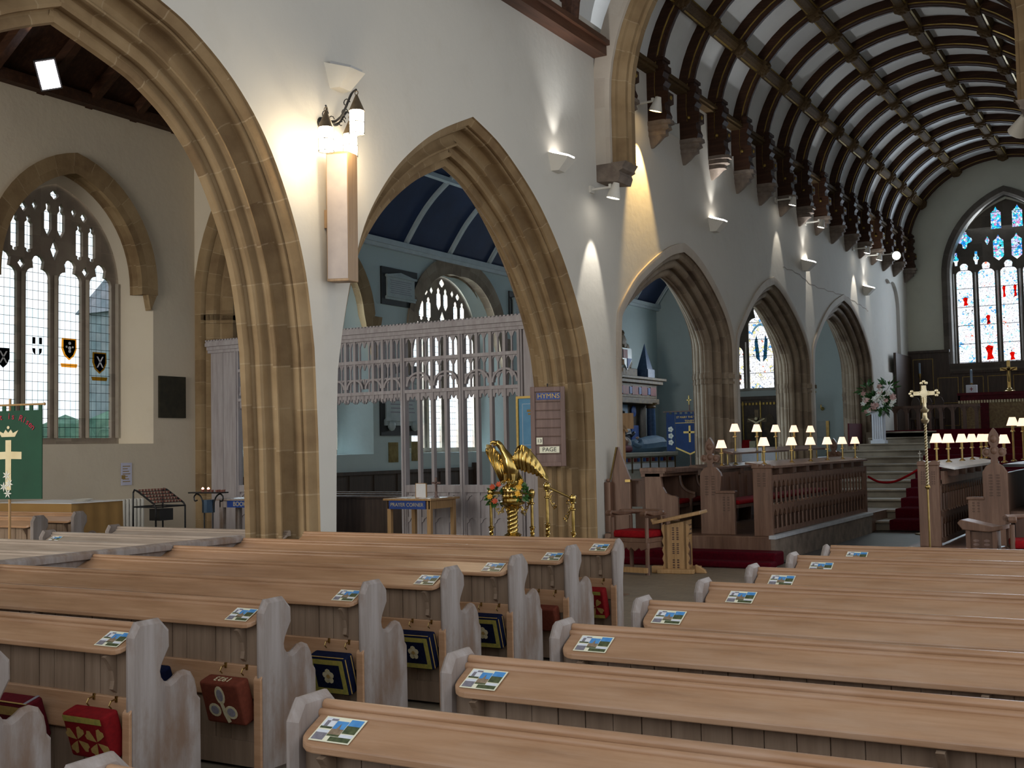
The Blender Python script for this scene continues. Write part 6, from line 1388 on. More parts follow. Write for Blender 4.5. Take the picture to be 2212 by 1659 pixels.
for i in range(3): mb.box(.1, .106, -.12, .16, .52+.06*i, .54+.06*i)
mb.prism([(-.06, .1), (.09, .1), (.09, .34), (.02, .45), (-.06, .34)], lambda a, b, d: (d, a, b), .1, .106); mb.build('carved_tracery', m_oakd, ld)
mb = MB(); fs = lambda s_, a: [(a, .0), (a+s_*.03, .0), (a+s_*.03, .1), (a+s_*.015, .14), (a+s_*.035, .2), (a+s_*.015, .26), (a+s_*.035, .32), (a+s_*.015, .38), (a+s_*.035, .44), (a+s_*.015, .5), (a+s_*.04, .6), (a+s_*.03, .66), (a, .68)]
mb.prism(fs(-1, -.17), PY(-.17), 0, .05); mb.prism(fs(1, .1), PY(-.17), 0, .05); mb.build('buttress_edge', m_yoak, ld)
mb = MB(); mb.prism([(-.30, .675), (-.31, .72), (.29, .86), (.30, .815)], PY(-.26), 0, .5); mb.prism([(-.31, .70), (-.325, .75), (-.30, .755), (-.285, .71)], PY(-.26), 0, .5); bevel(mb.build('sloping_top', m_yoak, ld), .008)
mb = MB(); mb.box(-.26, .2, -.26, .28, 0, .06); mb.prism([(.2, 0), (.34, .0), (.32, .05), (.24, .1), (.2, .12)], PY(-.15), 0, .06); mb.box(-.34, -.2, -.2, -.1, 0, .1); bevel(mb.build('plinth_foot', m_yoak, ld), .01)
pc = thing('processional_cross', 'tall brass processional cross on a twisted pole by the right stalls', 'cross', (-2.93, 15.5, 0))
mb = MB(); mb.tube([(0, 0, .3), (0, 0, 1.18)], .012, 10); mb.lathe([(.016, .3), (.03, .32), (.018, .36), (.03, .39), (.016, .42)], n=10); mb.lathe([(.016, 1.15), (.034, 1.17), (.034, 1.19), (.02, 1.21)], n=10); mb.build('lower_pole', m_brassd, pc, 45)
mb = MB(); barley(mb, (0, 0), 1.2, 2.0, .018, 2, 11, .45, 110); mb.build('twisted_pole', m_brassp, pc, 60)
mb = MB(); mb.lathe([(.02, 1.98), (.045, 2.0), (.055, 2.03), (.03, 2.06), (.028, 2.12), (.05, 2.14), (.055, 2.16), (.03, 2.18), (.02, 2.2), (.02, 2.24)], n=10); mb.tube([(0, 0, 2.2), (0, 0, 2.32)], .022, 8); mb.build('collar', m_brassp, pc, 40)
mb = MB(); z = 2.37
mb.box(-.028, .028, -.015, .015, z-.12, z+.1); mb.box(-.13, .13, -.015, .015, z-.025, z+.025); mb.lathe([(.001, -.02), (.05, -.018), (.05, .018), (.001, .02)], (0, 0, z), 12, (0, 1, 0))
for a, b in ((-.14, 0), (.14, 0), (0, .12)):
    for k in range(3):
        q = atan2(b, a)+(k-1)*1.2; mb.ball((a+.03*cos(q), 0, z+b+.03*sin(q)), .022, 8, (1, .6, 1))
for k in range(8): q = k*pi/4+.4; mb.ball((.055*cos(q), -.01, z+.055*sin(q)), .012, 6)
mb.build('floriated_cross', m_brassp, pc, 40)
mb = MB(); mb.lathe([(.16, 0), (.16, .03), (.05, .06), (.03, .3), (.02, .31)], n=14); mb.build('foot', m_dark, pc, 40)

# ---------------------------------------------------------------- altar steps and sanctuary
H0, DH = .045, .1665
st = thing('altar_steps', 'long flight of worn stone steps rising to the altar', 'steps', (-5, 29, 0))
for k in range(12):
    y0 = 23.5+k*1.0; z1 = H0+DH*(k+1); x0 = XW+.02 if k < 9 else XW+.02+.03*k
    mb = MB(); mb.box(x0, -1.72, y0, y0+1.35 if k < 11 else 36.0, z1-DH-.02, z1-.03); mb.box(x0-.0, -1.72, y0-.06, y0+1.3, z1-.045, z1); bevel(mb.build('stone_step', m_step, st, world=True), .012, 2)
cp_ = thing('stair_carpet', 'deep red carpet running up the altar steps', 'carpet', (-3.5, 29, 0))
for k in range(12):
    y0 = 23.5+k*1.0; z1 = H0+DH*(k+1); xl = -5.17-.095*k; mb = MB()
    mb.prism([(y0-.065, z1-DH+.0), (y0-.04, z1-DH), (y0-.04, z1+.002), (y0+.97, z1+.002), (y0+.97, z1+.022), (y0-.05, z1+.022), (y0-.065, z1+.0)], lambda a, b, d: (d, a, b), xl, -1.8); mb.build('carpet_tread', m_red, cp_, 60, world=True)
ZS = H0+DH*12
mb = MB(); mb.box(XW+.02, -1.72, 34.5, YE, ZS-.4, ZS); o = mb.build('floor', m_step); struct(o, 'raised sanctuary floor at the head of the steps', 'floor')
mb = MB(); mb.box(-7.7, -1.8, 34.55, YE-.2, ZS, ZS+.03); mb.box(-7.72, -1.8, 34.5, 34.56, ZS-.12, ZS+.03); o = mb.build('sanctuary_carpet', m_red); tag(o, 'red carpet spread over the sanctuary floor before the altar', 'carpet')
mb = MB(); mb.box(XW+.02, -5.5, 22.95, 23.46, 0, .05); o = mb.build('kerb_slab', m_cap); tag(o, 'pale stone slab at the foot of the altar steps', 'slab')
ha = thing('high_altar', 'high altar with gold brocade frontal and red velvet bands', 'altar', (-4.6, 38.9, ZS))
m_broc = M('gold_brocade', (.30, .22, .09), (.17, .09, .04), 14, .6, stretch=(1, 1, 1)); m_vel = M('dark_red_velvet', (.10, .004, .01), (.06, .002, .006), 10, .9)
mb = MB(); mb.box(-6.2, -3.0, 38.5, 39.3, ZS, 3.1); mb.build('frontal', m_broc, ha, world=True)
mb = MB(); mb.box(-6.28, -2.92, 38.42, 39.35, 3.14, 3.22); mb.box(-6.26, -2.94, 38.46, 38.5, 2.98, 3.14); mb.box(-6.27, -6.2, 38.46, 39.3, 2.98, 3.14); mb.build('velvet_top', m_vel, ha, world=True)
for a in (-5.62, -3.8): mb = MB(); mb.box(a, a+.24, 38.47, 38.5, ZS, 3.0); mb.build('velvet_band', m_vel, ha, world=True)
mb = MB()
for i in range(40): mb.box(-6.26+.083*i, -6.21+.083*i, 38.455, 38.47, 2.9, 2.985)
o = mb.build('fringe', m_crc, ha, world=True); o['kind'] = 'stuff'
crucifix('tall brass cross standing on the high altar', (-4.83, 39.0, 3.22), .98, m_brassd, m_brassd, name='altar_cross')
def candle(label, x, y, z, hc, hs, gp, wax=m_white):
    t = thing('altar_candle', label, 'candle', (x, y, z), group=gp); mb = MB(); mb.lathe([(.09, 0), (.09, .02), (.03, .05), (.02, hs*.4), (.035, hs*.45), (.02, hs*.5), (.02, hs*.9), (.05, hs*.95), (.05, hs)], n=10); mb.build('candlestick', m_brassd, t, 40)
    mb = MB(); mb.lathe([(.035, hs), (.035, hs+hc), (.001, hs+hc+.01)], n=10); mb.build('candle', wax, t, 40); return t
m_pewter = M('blue_grey_wax', (.25, .33, .42), (.2, .28, .36), 4, .5)
candle('blue-grey altar candle behind the white box on the high altar', -5.92, 38.95, 3.22, .42, .32, 'altar candles', m_pewter)
candle('tall pale candle on a floor stick against the dark panelling', -7.75, 40.4, ZS, .35, 1.95, 'altar candles', m_pewter)
bx = thing('veiled_box', 'white cloth covered box with a small cross on the high altar', 'box', (-5.88, 38.65, 3.22)); mb = MB(); mb.box(-.16, .16, -.05, .1, 0, .25); bevel(mb.build('white_cover', m_white, bx), .01); mb = MB(); mb.box(-.01, .01, -.054, -.05, .06, .18); mb.box(-.05, .05, -.054, -.05, .11, .13); mb.build('cross_motif', m_redc, bx)
rp = thing('sanctuary_panelling', 'dark oak panelling with thin gilt lines behind the high altar', 'panelling', (-5, YE-.1, ZS))
mb = MB(); mb.box(XW+.02, -6.88, YE-.14, YE-.02, ZS, 4.76); mb.box(-6.88, -1.8, YE-.14, YE-.02, ZS, 4.02)
mb.box(XW+.02, -6.86, YE-.2, YE-.02, 4.70, 4.78); mb.box(-6.86, -1.8, YE-.2, YE-.02, 3.96, 4.04); mb.box(XW+.02, XW+.1, 38.5, YE-.1, ZS, 4.6)
mb.build('oak_boards', m_dark, rp, world=True)
for i in range(8):
    x0, x1 = -8.05+.78*i, -7.4+.78*i; zt = 4.5 if x1 < -6.85 else 3.85; mb = MB()
    for z0, z1 in ((ZS+.95, zt), (ZS+.2, ZS+.85)):
        for a in ((x0, x0+.015, z0, z1), (x1-.015, x1, z0, z1), (x0, x1, z0, z0+.015), (x0, x1, z1-.015, z1)): mb.box(a[0], a[1], YE-.148, YE-.14, a[2], a[3])
    mb.build('gilt_panel_line', m_gilt, rp, world=True)
cr_ = thing('communion_rail', 'dark oak communion rail in front of the sanctuary', 'altar rail', (-6.6, 36.5, ZS))
mb = MB(); mb.box(-7.9, -5.35, 36.42, 36.58, 2.74, 2.82); mb.build('top_rail', m_oakd, cr_, world=True)
for i in range(8): x = -7.8+.33*i; mb = MB(); mb.box(x, x+.09, 36.45, 36.55, ZS, 2.74); mb.prism([(x-.1, 2.74), (x, 2.74), (x, 2.6), (x-.04, 2.68)], PY(36.47), 0, .05); mb.prism([(x+.19, 2.74), (x+.09, 2.74), (x+.09, 2.6), (x+.13, 2.68)], PY(36.47), 0, .05); mb.build('baluster', m_oakd, cr_, world=True)
for i in range(3):
    t = thing('arched_chair', 'dark arched-back chair behind the communion rail, %s from the flowers' % ('first', 'second', 'third')[i], 'chair', (-7.6+.36*i, 38.6, ZS), group='chairs behind the communion rail')
    mb = MB(); mb.prism([(-.14, .4), (.14, .4), (.14, .95), (.08, 1.08), (0, 1.12), (-.08, 1.08), (-.14, .95)], PY(.16), 0, .04); mb.build('back', m_dark, t); mb = MB(); mb.box(-.15, .15, -.18, .2, .4, .45); mb.build('seat', m_dark, t)
    for a in (-.14, .1):
        for b in (-.17, .15): mb = MB(); mb.box(a, a+.04, b, b+.04, 0, .4); mb.build('leg', m_dark, t)
fp = thing('flower_pedestal', 'white pedestal with a big arrangement of pink and white flowers by the steps', 'flower arrangement', (-7.45, 32.9, 1.7))
mb = MB(); mb.box(-.19, .19, -.19, .19, 0, .1); mb.box(-.15, .15, -.15, .15, .1, .82); mb.box(-.19, .19, -.19, .19, .82, .9)
for i in range(5): mb.box(-.13+.06*i, -.1+.06*i, -.165, -.15, .14, .8)
mb.build('white_pedestal', m_white, fp)
mb = MB(); leafy(mb, (0, -.05, 1.1), .34, 160, .2, 5, (1.1, .6, .8)); leafy(mb, (-.25, -.05, 1.5), .2, 26, .26, 8, (.6, .5, 1), .16); leafy(mb, (.3, 0, 1.55), .2, 26, .26, 9, (.8, .5, .8), .16)
for q in (-.5, -.2, .2, .55): mb.tube([(0, 0, 1.1), (q*.5, 0, 1.5), (q*.9, 0, 1.75+abs(q)*.2)], .006, 4)
mb.build('foliage', m_leaf, fp)
m_pink = M('pink_petal', (.62, .34, .32), (.7, .48, .42), 20, .7); m_wpet = M('white_petal', (.72, .70, .62), (.78, .76, .7), 20, .7)
rr = random.Random(11)
for i in range(26):
    q = rr.uniform(0, 2*pi); d = rr.uniform(.05, .42); mb = MB(); bloom(mb, (d*cos(q)*1.15, -.28+.12*d, 1.15+d*sin(q)*1.1), rr.uniform(.07, .11), 40+i, 6); mb.build('blossom', m_pink if i % 2 else m_wpet, fp)
rs = thing('rope_stanchion', 'slim stanchion with white knob and red rope across the steps', 'rope barrier', (-4.43, 22.8, .02))
mb = MB(); mb.tube([(0, 0, .02), (0, 0, 1.2)], .018, 8); mb.lathe([(.14, 0), (.14, .02), (.03, .04)], n=14); mb.build('post', m_brassd, rs, 40); mb = MB(); mb.lathe([(.02, 1.2), (.04, 1.24), (.035, 1.3), (.01, 1.4), (.001, 1.44)], n=10); mb.box(-.03, .03, -.005, .005, 1.5, 1.52); mb.box(-.006, .006, -.005, .005, 1.44, 1.56); mb.build('finial', m_whitemetal, rs, 40)
mb = MB(); mb.tube(spline([(-.98, .05, 1.08), (-.76, 0, .98), (-.5, 0, .98), (-.24, 0, 1.09), (-.02, 0, 1.22)], 6), .022, 8); mb.build('red_rope', m_redc, rs, 50)
mb = MB(); mb.box(XW, XW+.04, 38.6, 39.1, 3.33, 3.72); o = mb.build('small_picture', m_dark); tag(o, 'small dark picture on the wall above the communion rail chairs', 'picture')
# framed red panel and white covered table by the farthest arch
mb = MB(); mb.box(-8.5, -8.46, 33.7, 35.2, 1.65, 2.3); o = mb.build('framed_icon', m_vel); tag(o, 'dark red framed icon leaning in the farthest chancel arch', 'picture')
wt = thing('covered_chest', 'long chest under a white cloth in the farthest arch opening', 'chest', (-9.1, 33.5, 0)); mb = MB(); mb.box(-9.3, -8.95, 31.2, 36.4, .2, 1.30); mb.build('chest_body', m_dark, wt, world=True); mb = MB(); mb.box(-9.33, -8.9, 31.1, 36.5, .95, 1.36); mb.build('white_cloth', m_white, wt, world=True)

# ---------------------------------------------------------------- chapel furnishings seen through the arches
mn = thing('wall_monument', 'painted Jacobean wall monument with obelisks, gilt cornice and coat of arms', 'monument', (-17.0, 37.5, 0))
m_gl2 = M('gilded_stone', (.17, .105, .035), (.07, .042, .02), 9, .6, bs=.4); m_mon = M('brown_monument_stone', (.05, .038, .028), (.11, .08, .055), 5, .7, bs=.4)
m_bcol = M('blue_marbled_column', (.03, .07, .16), (.06, .12, .24), 12, .4); m_mred = M('painted_red', (.22, .012, .012), (.12, .01, .01), 9, .6); m_mblu = M('painted_blue', (.02, .06, .25), (.03, .1, .35), 9, .6)
mb = MB(); mb.box(-17.4, -16.5, 35.2, 39.1, 0, 1.25); mb.box(-17.4, -17.1, 35.2, 39.1, 1.25, 3.4); mb.box(-17.4, -16.9, 35.2, 35.6, 1.25, 3.3); mb.build('stone_body', m_mon, mn, world=True)
mb = MB(); mb.box(-17.4, -16.6, 35.1, 39.2, 3.25, 3.45); mb.box(-17.4, -16.65, 35.2, 39.1, 3.45, 3.95); mb.box(-17.4, -16.5, 35.0, 39.35, 3.95, 4.08); mb.box(-17.4, -16.42, 34.95, 39.5, 4.08, 4.18); mb.box(-17.3, -16.9, 35.8, 38.0, 4.18, 4.5); bevel(mb.build('cornice', m_gl2, mn, world=True), .02)
for i in range(5): mb = MB(); mb.box(-16.655, -16.62, 35.35+.78*i, 35.85+.78*i, 3.55, 3.85); mb.build('frieze_panel', m_mred, mn, world=True)
for i in range(4): mb = MB(); mb.box(-16.655, -16.615, 35.9+.78*i, 36.1+.78*i, 3.58, 3.82); mb.build('frieze_block', m_mblu, mn, world=True)
mb = MB(); mb.lathe([(.22, 1.5), (.24, 1.6), (.17, 1.65), (.15, 3.1), (.17, 3.15)], (-16.75, 38.75, 0), 14); mb.build('blue_column', m_bcol, mn, 40, world=True)
mb = MB(); mb.lathe([(.15, 3.1), (.18, 3.15), (.17, 3.2), (.24, 3.3)], (-16.75, 38.75, 0), 12); mb.build('gilt_capital', m_gl2, mn, 40, world=True); mb = MB(); mb.lathe([(.26, 1.3), (.26, 1.45), (.2, 1.5)], (-16.75, 38.75, 0), 12); mb.build('column_base', m_gl2, mn, 40, world=True)
mb = MB(); mb.add([(-17.1, 38.4, 4.5), (-16.7, 38.4, 4.5), (-16.7, 38.9, 4.5), (-17.1, 38.9, 4.5), (-16.9, 38.65, 5.45)], [(0, 1, 4), (1, 2, 4), (2, 3, 4), (3, 0, 4), (0, 3, 2, 1)]); mb.box(-17.15, -16.65, 38.35, 38.95, 4.18, 4.5); mb.build('obelisk', m_bcol, mn, world=True)
mb = MB(); rr = random.Random(4)
for k in range(16): q = 2*pi*k/16; mb.ball((-16.95, 36.8+.62*cos(q), 4.85+.5*sin(q)), rr.uniform(.13, .2), 7, (.6, 1, 1))
mb.ball((-16.95, 36.8, 5.45), .24, 8, (.7, 1, .9)); mb.ball((-16.95, 36.8, 5.68), .13, 8); mb.build('gilt_mantling', m_gl2, mn, 40, world=True)
mb = MB(); mb.prism([(36.42, 5.15), (37.18, 5.15), (37.18, 4.75), (36.8, 4.4), (36.42, 4.75)], PX(-16.8, 1), 0, .06); mb.build('coat_of_arms', m_marble, mn, world=True)
mb = MB(); mb.box(-16.74, -16.72, 36.45, 36.8, 4.8, 5.1); mb.build('red_quarter', m_mred, mn, world=True); mb = MB(); mb.prism([(36.8, 4.8), (37.15, 4.8), (36.8, 4.45)], PX(-16.74, 1), 0, .02); mb.build('blue_quarter', m_mblu, mn, world=True)
mb = MB(); mb.box(-17.1, -17.0, 35.7, 37.3, 3.42-.55, 3.22); mb.build('blue_tablet', M('slate_blue_tablet', (.10, .2, .32), (.14, .26, .4), 5, .5), mn, world=True)
mb = MB(); mb.lathe([(.2, -.02), (.2, .02), (.05, .06)], (-17.05, 37.9, 3.0), 10, (1, 0, 0)); mb.box(-17.1, -17.0, 37.6, 38.2, 1.9, 2.5); mb.build('carved_ornament', m_mblu, mn, world=True)
def skin_body(name, pts, edges, radii, mt, parent, sub=2, root=0):
    me = bpy.data.meshes.new(name); me.from_pydata(pts, edges, []); me.materials.append(mt)
    o = bpy.data.objects.new(name, me); C.objects.link(o); o.parent = parent
    md = o.modifiers.new('skin', 'SKIN'); sk = me.skin_vertices[0] if me.skin_vertices else None
    if sk is None:
        bm = bmesh.new(); bm.from_mesh(me); bm.verts.layers.skin.verify(); bm.to_mesh(me); bm.free(); sk = me.skin_vertices[0]
    for i, r in enumerate(radii): sk.data[i].radius = (r, r) if not isinstance(r, tuple) else r; sk.data[i].use_root = (i == root)
    md.use_smooth_shade = True; s_ = o.modifiers.new('sub', 'SUBSURF'); s_.levels = sub; s_.render_levels = sub
    return o
# kneeling armoured figure in the monument niche
kf = thing('kneeling_effigy', 'dark painted kneeling effigy in armour and ruff inside the wall monument', 'statue', (-16.7, 36.3, 1.25)); kf['group'] = 'monument effigies'
m_arm = M('dark_painted_armour', (.015, .018, .03), (.06, .06, .07), 10, .4); m_flesh = M('painted_flesh', (.50, .32, .24), (.45, .28, .2), 6, .6)
skin_body('body', [(0, 0, .55), (0, .02, .8), (0, 0, 1.1), (0, 0, 1.3), (0, -.28, 1.1), (.05, -.2, .9), (.15, .2, .95), (0, .28, 1.1), (.12, .25, .85), (.2, .45, 1.0), (0, -.12, .3), (.0, -.4, .15), (0, .15, .3), (.2, .12, .08), (0, .62, 1.0)][:14], [(0, 1), (1, 2), (2, 3), (2, 4), (4, 5), (2, 7), (7, 8), (8, 9), (5, 6), (0, 10), (10, 11), (0, 12), (12, 13)], [.24, .2, .24, .1, .11, .09, .06, .11, .09, .06, .18, .1, .18, .1], m_arm, kf)
mb = MB(); mb.lathe([(.06, 1.32), (.21, 1.36), (.21, 1.42), (.07, 1.46)], n=16); mb.build('ruff', m_paper, kf, 50)
mb = MB(); mb.ball((0, .0, 1.55), .13, 12, (.85, 1, 1.15)); mb.ball((.05, .11, 1.53), .03, 6); mb.build('head', m_flesh, kf, 60); mb = MB(); mb.ball((-.01, -.02, 1.6), .145, 10, (.85, .95, .9)); mb.build('hair', m_black, kf, 50)
# tomb chest and reclining effigy
tb = thing('tomb_chest', 'painted tomb chest with rows of small heraldic shields', 'tomb', (-16, 35.9, 0))
m_tst = M('pale_tomb_stone', (.42, .38, .3), (.5, .46, .38), 5, .7); mb = MB(); mb.box(-16.42, -15.6, 33.6, 38.0, 0, 1.48); mb.build('chest', m_tst, tb, world=True); mb = MB(); mb.box(-16.45, -15.5, 33.5, 38.15, 1.42, 1.56); bevel(mb.build('slab', m_tst, tb, world=True), .02)
for i in range(6):
    mb = MB(); mb.box(-15.6, -15.57, 33.75+.72*i, 34.35+.72*i, 1.02, 1.2); mb.build('shield_panel', m_paper, tb, world=True)
    mb = MB(); mb.box(-15.6, -15.56, 33.9+.72*i, 34.05+.72*i, 1.26, 1.38); mb.build('small_shield', m_mred if i % 2 else m_mblu, tb, world=True)
    mb = MB(); mb.box(-15.6, -15.56, 34.15+.72*i, 34.28+.72*i, 1.26, 1.38); mb.build('small_shield', m_mblu if i % 2 else m_mred, tb, world=True)
    mb = MB(); mb.box(-15.6, -15.565, 34.42+.72*i, 34.47+.72*i, .9, 1.4); mb.build('gilt_divider', m_gl2, tb, world=True)
ef = thing('reclining_effigy', 'painted effigy of a woman in a blue ribbed gown lying on the tomb', 'statue', (-15.95, 35.6, 1.56)); ef['group'] = 'monument effigies'
m_gown = M('pale_blue_gown', (.10, .20, .32), (.17, .28, .40), 4, .7)
gp_ = MB(); n = 22; vsg = []; secs = [(-.95, .10, .12, .12), (-.7, .22, .18, .2), (-.3, .22, .2, .22), (.2, .28, .2, .25), (.7, .36, .22, .27), (1.2, .42, .25, .3), (1.65, .42, .25, .3), (1.85, .3, .18, .2)]
for y, a, zc, b in secs:
    for k in range(n): q = 2*pi*k/n; w = 1+.05*(k % 2)*(y > -.5); vsg.append((a*cos(q)*w, y, zc+b*sin(q)*w))
gp_.add(vsg, [(i*n+k, i*n+(k+1) % n, (i+1)*n+(k+1) % n, (i+1)*n+k) for i in range(len(secs)-1) for k in range(n)]+[tuple(range(n))[::-1], tuple(range((len(secs)-1)*n, len(secs)*n))]); gp_.build('gown', m_gown, ef, 35)
mb = MB(); mb.ball((.05, -1.1, .36), .16, 12, (.9, 1, 1)); mb.ball((.2, -1.08, .36), .035, 6); mb.build('head', m_flesh, ef, 60)
mb = MB(); mb.lathe([(.1, -.03), (.22, -.02), (.22, .02), (.1, .03)], (.03, -.93, .3), 16, (0, 1, .2)); mb.build('ruff', m_paper, ef, 50)
mb = MB(); mb.ball((-.02, -1.16, .4), .19, 10, (1, .9, .95)); mb.build('hood', m_gown, ef, 50)
mb = MB(); mb.tube(spline([(.2, -.7, .3), (.3, -.45, .22), (.3, -.25, .38), (.2, -.3, .45)], 4), [.09]*8+[.06]*5, 8); mb.build('sleeve', m_gown, ef, 50)
mb = MB(); mb.ball((.2, -.32, .47), .055, 8, (1, 1.4, 1))
for i in range(5): mb.tube([(.2+.012*(i-2), -.36, .48), (.21+.014*(i-2), -.44, .50-.006*abs(i-2)), (.22+.014*(i-2), -.49+.01*abs(i-2), .48)], .011, 5)
mb.build('hand', m_flesh, ef, 50)
mb = MB(); mb.box(-16.35, -15.6, 33.6, 34.6, 1.57, 1.8); o = bevel(mb.build('red_pillow', M('wine_red_pillow', (.18, .01, .03), (.12, .008, .02), 6, .8)), .09, 4); tag(o, 'wine red pillow under the effigy on the tomb', 'pillow')
# small wooden lectern glimpsed beside the first chancel arch
wl_ = thing('reading_stand', 'orange-brown wooden reading stand just inside the first chancel arch', 'lectern', (-9.45, 20.5, 0), rz=rad(25))
mb = MB(); mb.prism([(-.20, 2.42), (-.17, 2.44), (.1, 2.06), (.07, 2.03)], lambda a, b, d: (a, d, b), -.22, .22); mb.box(-.2, .2, -.22, -.2, 2.1, 2.4); mb.build('sloping_board', m_yoak, wl_); mb = MB(); mb.box(-.04, .04, -.04, .04, .05, 2.2); mb.build('post', m_yoak, wl_); mb = MB(); mb.box(-.22, .22, -.2, .2, 0, .06); mb.build('foot', m_yoak, wl_)
# blue banner
bb = thing('blue_banner', 'deep blue church banner with gold cross on a brown pole in the chapel', 'banner', (-13.22, 33.5, 0))
m_blu = M('royal_blue_velvet', (.004, .022, .09), (.007, .035, .13), 3, .8)
mb = MB(); mb.prism([(-.46, 2.72), (.46, 2.72), (.46, 1.72), (0, 1.52), (-.46, 1.72)], PY(0), -.006, .006); bc_ = mb.build('cloth', m_blu, bb)
for sg in (-1, 1): mb = MB(); mb.box(sg*.62-.14, sg*.62+.14, .0, .01, 1.6, 2.72); mb.build('side_lappet', m_blu, bb)
mb = MB()
for i in range(9): mb.box(-.74+.17*i, -.66+.17*i, -.004, .006, 2.7, 2.8)
mb.build('hanging_loops', m_blu, bb)
mb = MB(); mb.tube([(-.85, 0, 2.80), (.85, 0, 2.80)], .018, 7); mb.tube([(0, .02, 0), (0, .02, 3.0)], .022, 8); mb.build('pole', m_hb, bb, 40); mb = MB(); mb.box(-.015, .015, -.01, .03, 3.0, 3.28); mb.box(-.07, .07, -.01, .03, 3.12, 3.16); mb.build('brass_finial', m_brassd, bb)
mb = MB(); mb.box(-.03, .03, -.012, -.006, 1.86, 2.36); mb.box(-.2, .2, -.012, -.006, 2.13, 2.19); mb.build('gold_cross', m_gold, bc_)
mb = MB(); mb.prism([(-.46, 1.72), (0, 1.52), (.46, 1.72), (.46, 1.67), (0, 1.47), (-.46, 1.67)], PY(0), -.01, -.004); mb.box(-.46, .46, -.01, -.006, 2.44, 2.455); mb.build('gold_fringe', m_gold, bc_)
text_mesh('gold_lettering', 'ST MARY THE VIRGIN', .088, m_gold, bc_, .001, (0, -.012, 2.62), (pi/2, 0, 0)); text_mesh('gold_lettering', 'TENBY', .10, m_gold, bc_, .001, (0, -.012, 2.50), (pi/2, 0, 0))
mb = MB()
for sg in (-1, 1):
    for zz in (1.86, 2.06, 2.26):
        for k in range(5): q = 2*pi*k/5; mb.lathe([(.001, 0), (.04, 0), (.04, .004), (.001, .004)], (sg*.62+.05*cos(q), -.004, zz+.05*sin(q)), 7, (0, -1, 0))
mb.build('white_roses', m_lily, bb)
# chapel altar
al = thing('chapel_altar', 'chapel altar under a white linen cloth', 'altar', (-12.5, 37.5, 0)); mb = MB(); mb.box(-13.9, -11.4, 37.1, 37.9, 0, 1.50); mb.build('altar_body', m_mblu if False else m_dark, al, world=True)
mb = MB(); mb.box(-14.0, -11.3, 37.05, 37.95, 1.50, 1.60); mb.box(-14.0, -11.3, 37.03, 37.06, 1.2, 1.58); mb.build('linen_cloth', m_white, al, world=True)
rdz = thing('chapel_reredos', 'dark gilded wooden reredos with arched painted panels behind the chapel altar', 'reredos', (-13, 39.5, 1.2))
mb = MB(); mb.box(-14.9, -11.6, 39.5, 39.7, 0, 3.3); mb.box(-15.0, -11.5, 39.4, 39.7, 3.3, 3.42); mb.build('oak_boards', m_dark, rdz, world=True)
mb = MB()
for i in range(6): x = -14.85+.63*i; mb.box(x, x+.035, 39.46, 39.5, 1.6, 3.25)
for i in range(26): mb.box(-14.85+.125*i, -14.78+.125*i, 39.44, 39.5, 3.12, 3.2)
mb.build('gilt_mouldings', m_gilt, rdz, world=True)
for i in range(5):
    x = -14.53+.63*i; mb = MB(); mb.prism([(x-.2, 1.75), (x+.2, 1.75), (x+.2, 2.5), (x+.12, 2.72), (x, 2.82), (x-.12, 2.72), (x-.2, 2.5)], PY(39.49), -.01, .0); mb.build('painted_panel', M('brown_painted_saint_%d' % i, (.02, .013, .008), (.11, .07, .025), 5, .6), rdz, world=True)
crucifix('pale crucifix standing on the chapel altar', (-12.39, 37.4, 1.60), 1.3, m_gl2, m_crc)
candle('tall pale candle on the chapel altar, right of the crucifix', -11.68, 37.4, 1.6, .55, .35, 'chapel altar candles'); candle('short candlestick at the right end of the chapel altar', -11.45, 37.5, 1.6, .3, .3, 'chapel altar candles')
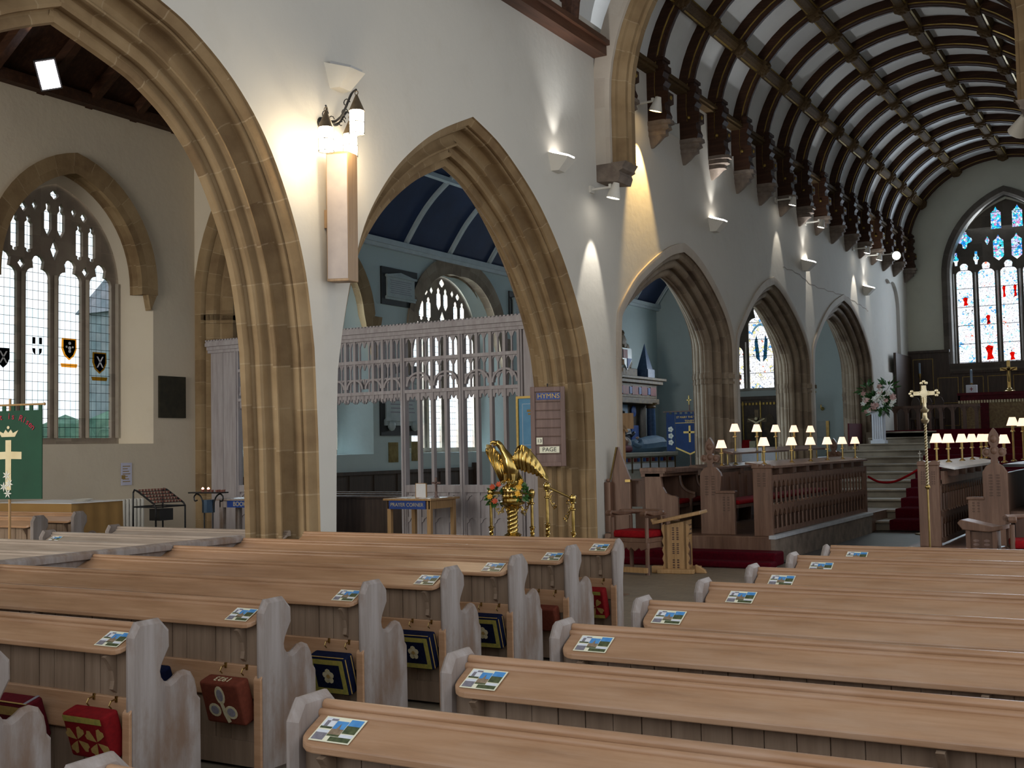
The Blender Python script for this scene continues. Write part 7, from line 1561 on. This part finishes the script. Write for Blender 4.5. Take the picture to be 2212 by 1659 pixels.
bk = thing('altar_book', 'open red book on a small stand on the chapel altar', 'book', (-12.65, 37.3, 1.6)); mb = MB(); mb.cbox((-.1, 0, .16), (.28, .04, .3), 0, -.5); mb.build('red_cover', m_redc, bk); mb = MB(); mb.cbox((.12, -.02, .14), (.2, .03, .26), .3, -.5); mb.build('pages', m_crm, bk)
ab = thing('aumbry', 'small grey wall cupboard seen through the farthest chancel arch', 'wall cupboard', (-11.16, YE-.12, 1.94)); mb = MB(); mb.box(-.19, .19, 0, .1, 0, .58); mb.build('box', m_marble, ab); mb = MB(); mb.box(.1, .2, -.01, .1, 0, .58); mb.build('brass_door_edge', m_brassd, ab)
ws = thing('wall_sconce', 'small brass sconce on the pale wall through the farthest arch', 'wall light', (-11.17, YE-.08, 2.95)); mb = MB(); mb.lathe([(.001, 0), (.07, .02), (.06, .06), (.02, .12)], n=10, axis=(0, -1, 0)); mb.build('back_plate', m_brass, ws, 40); mb = MB(); mb.tube([(0, -.1, 0), (0, -.2, .02), (0, -.2, .14)], .02, 6); mb.build('arm', m_brass, ws, 40)

# ---------------------------------------------------------------- daylight through the windows, plus an added fill at the aisle's west end
def area(name, loc, tgt, w, h, e, col=(.82, .92, 1)):
    l = bpy.data.lights.new(name, 'AREA'); l.shape = 'RECTANGLE'; l.size = w; l.size_y = h; l.energy = e; l.color = col
    o = bpy.data.objects.new(name, l); C.objects.link(o); o.location = loc; o.rotation_euler = (Vector(tgt)-Vector(loc)).to_track_quat('-Z', 'Y').to_euler(); return o
area('aisle_west_fill', (-13.3, -2.6, 4.6), (-14, 12, 3.5), 5.0, 5.0, 900, (1, .95, .85))  # added warm fill behind the view to brighten the aisle; no window here
area('daylight_chapel_window', (-18.6, 20.8, 4.4), (-10, 20.8, 2.5), 3.2, 5.0, 1300)
area('daylight_chapel_window', (-18.6, 27.1, 4.4), (-10, 27.1, 2.5), 3.4, 5.0, 1300)
area('daylight_chapel_east', (-13.5, 42, 5.5), (-13.2, 30, 2), 3.2, 3.6, 650)
area('daylight_east_window', (-5.0, 42, 7), (-5.0, 30, 3), 3.4, 5.0, 900)
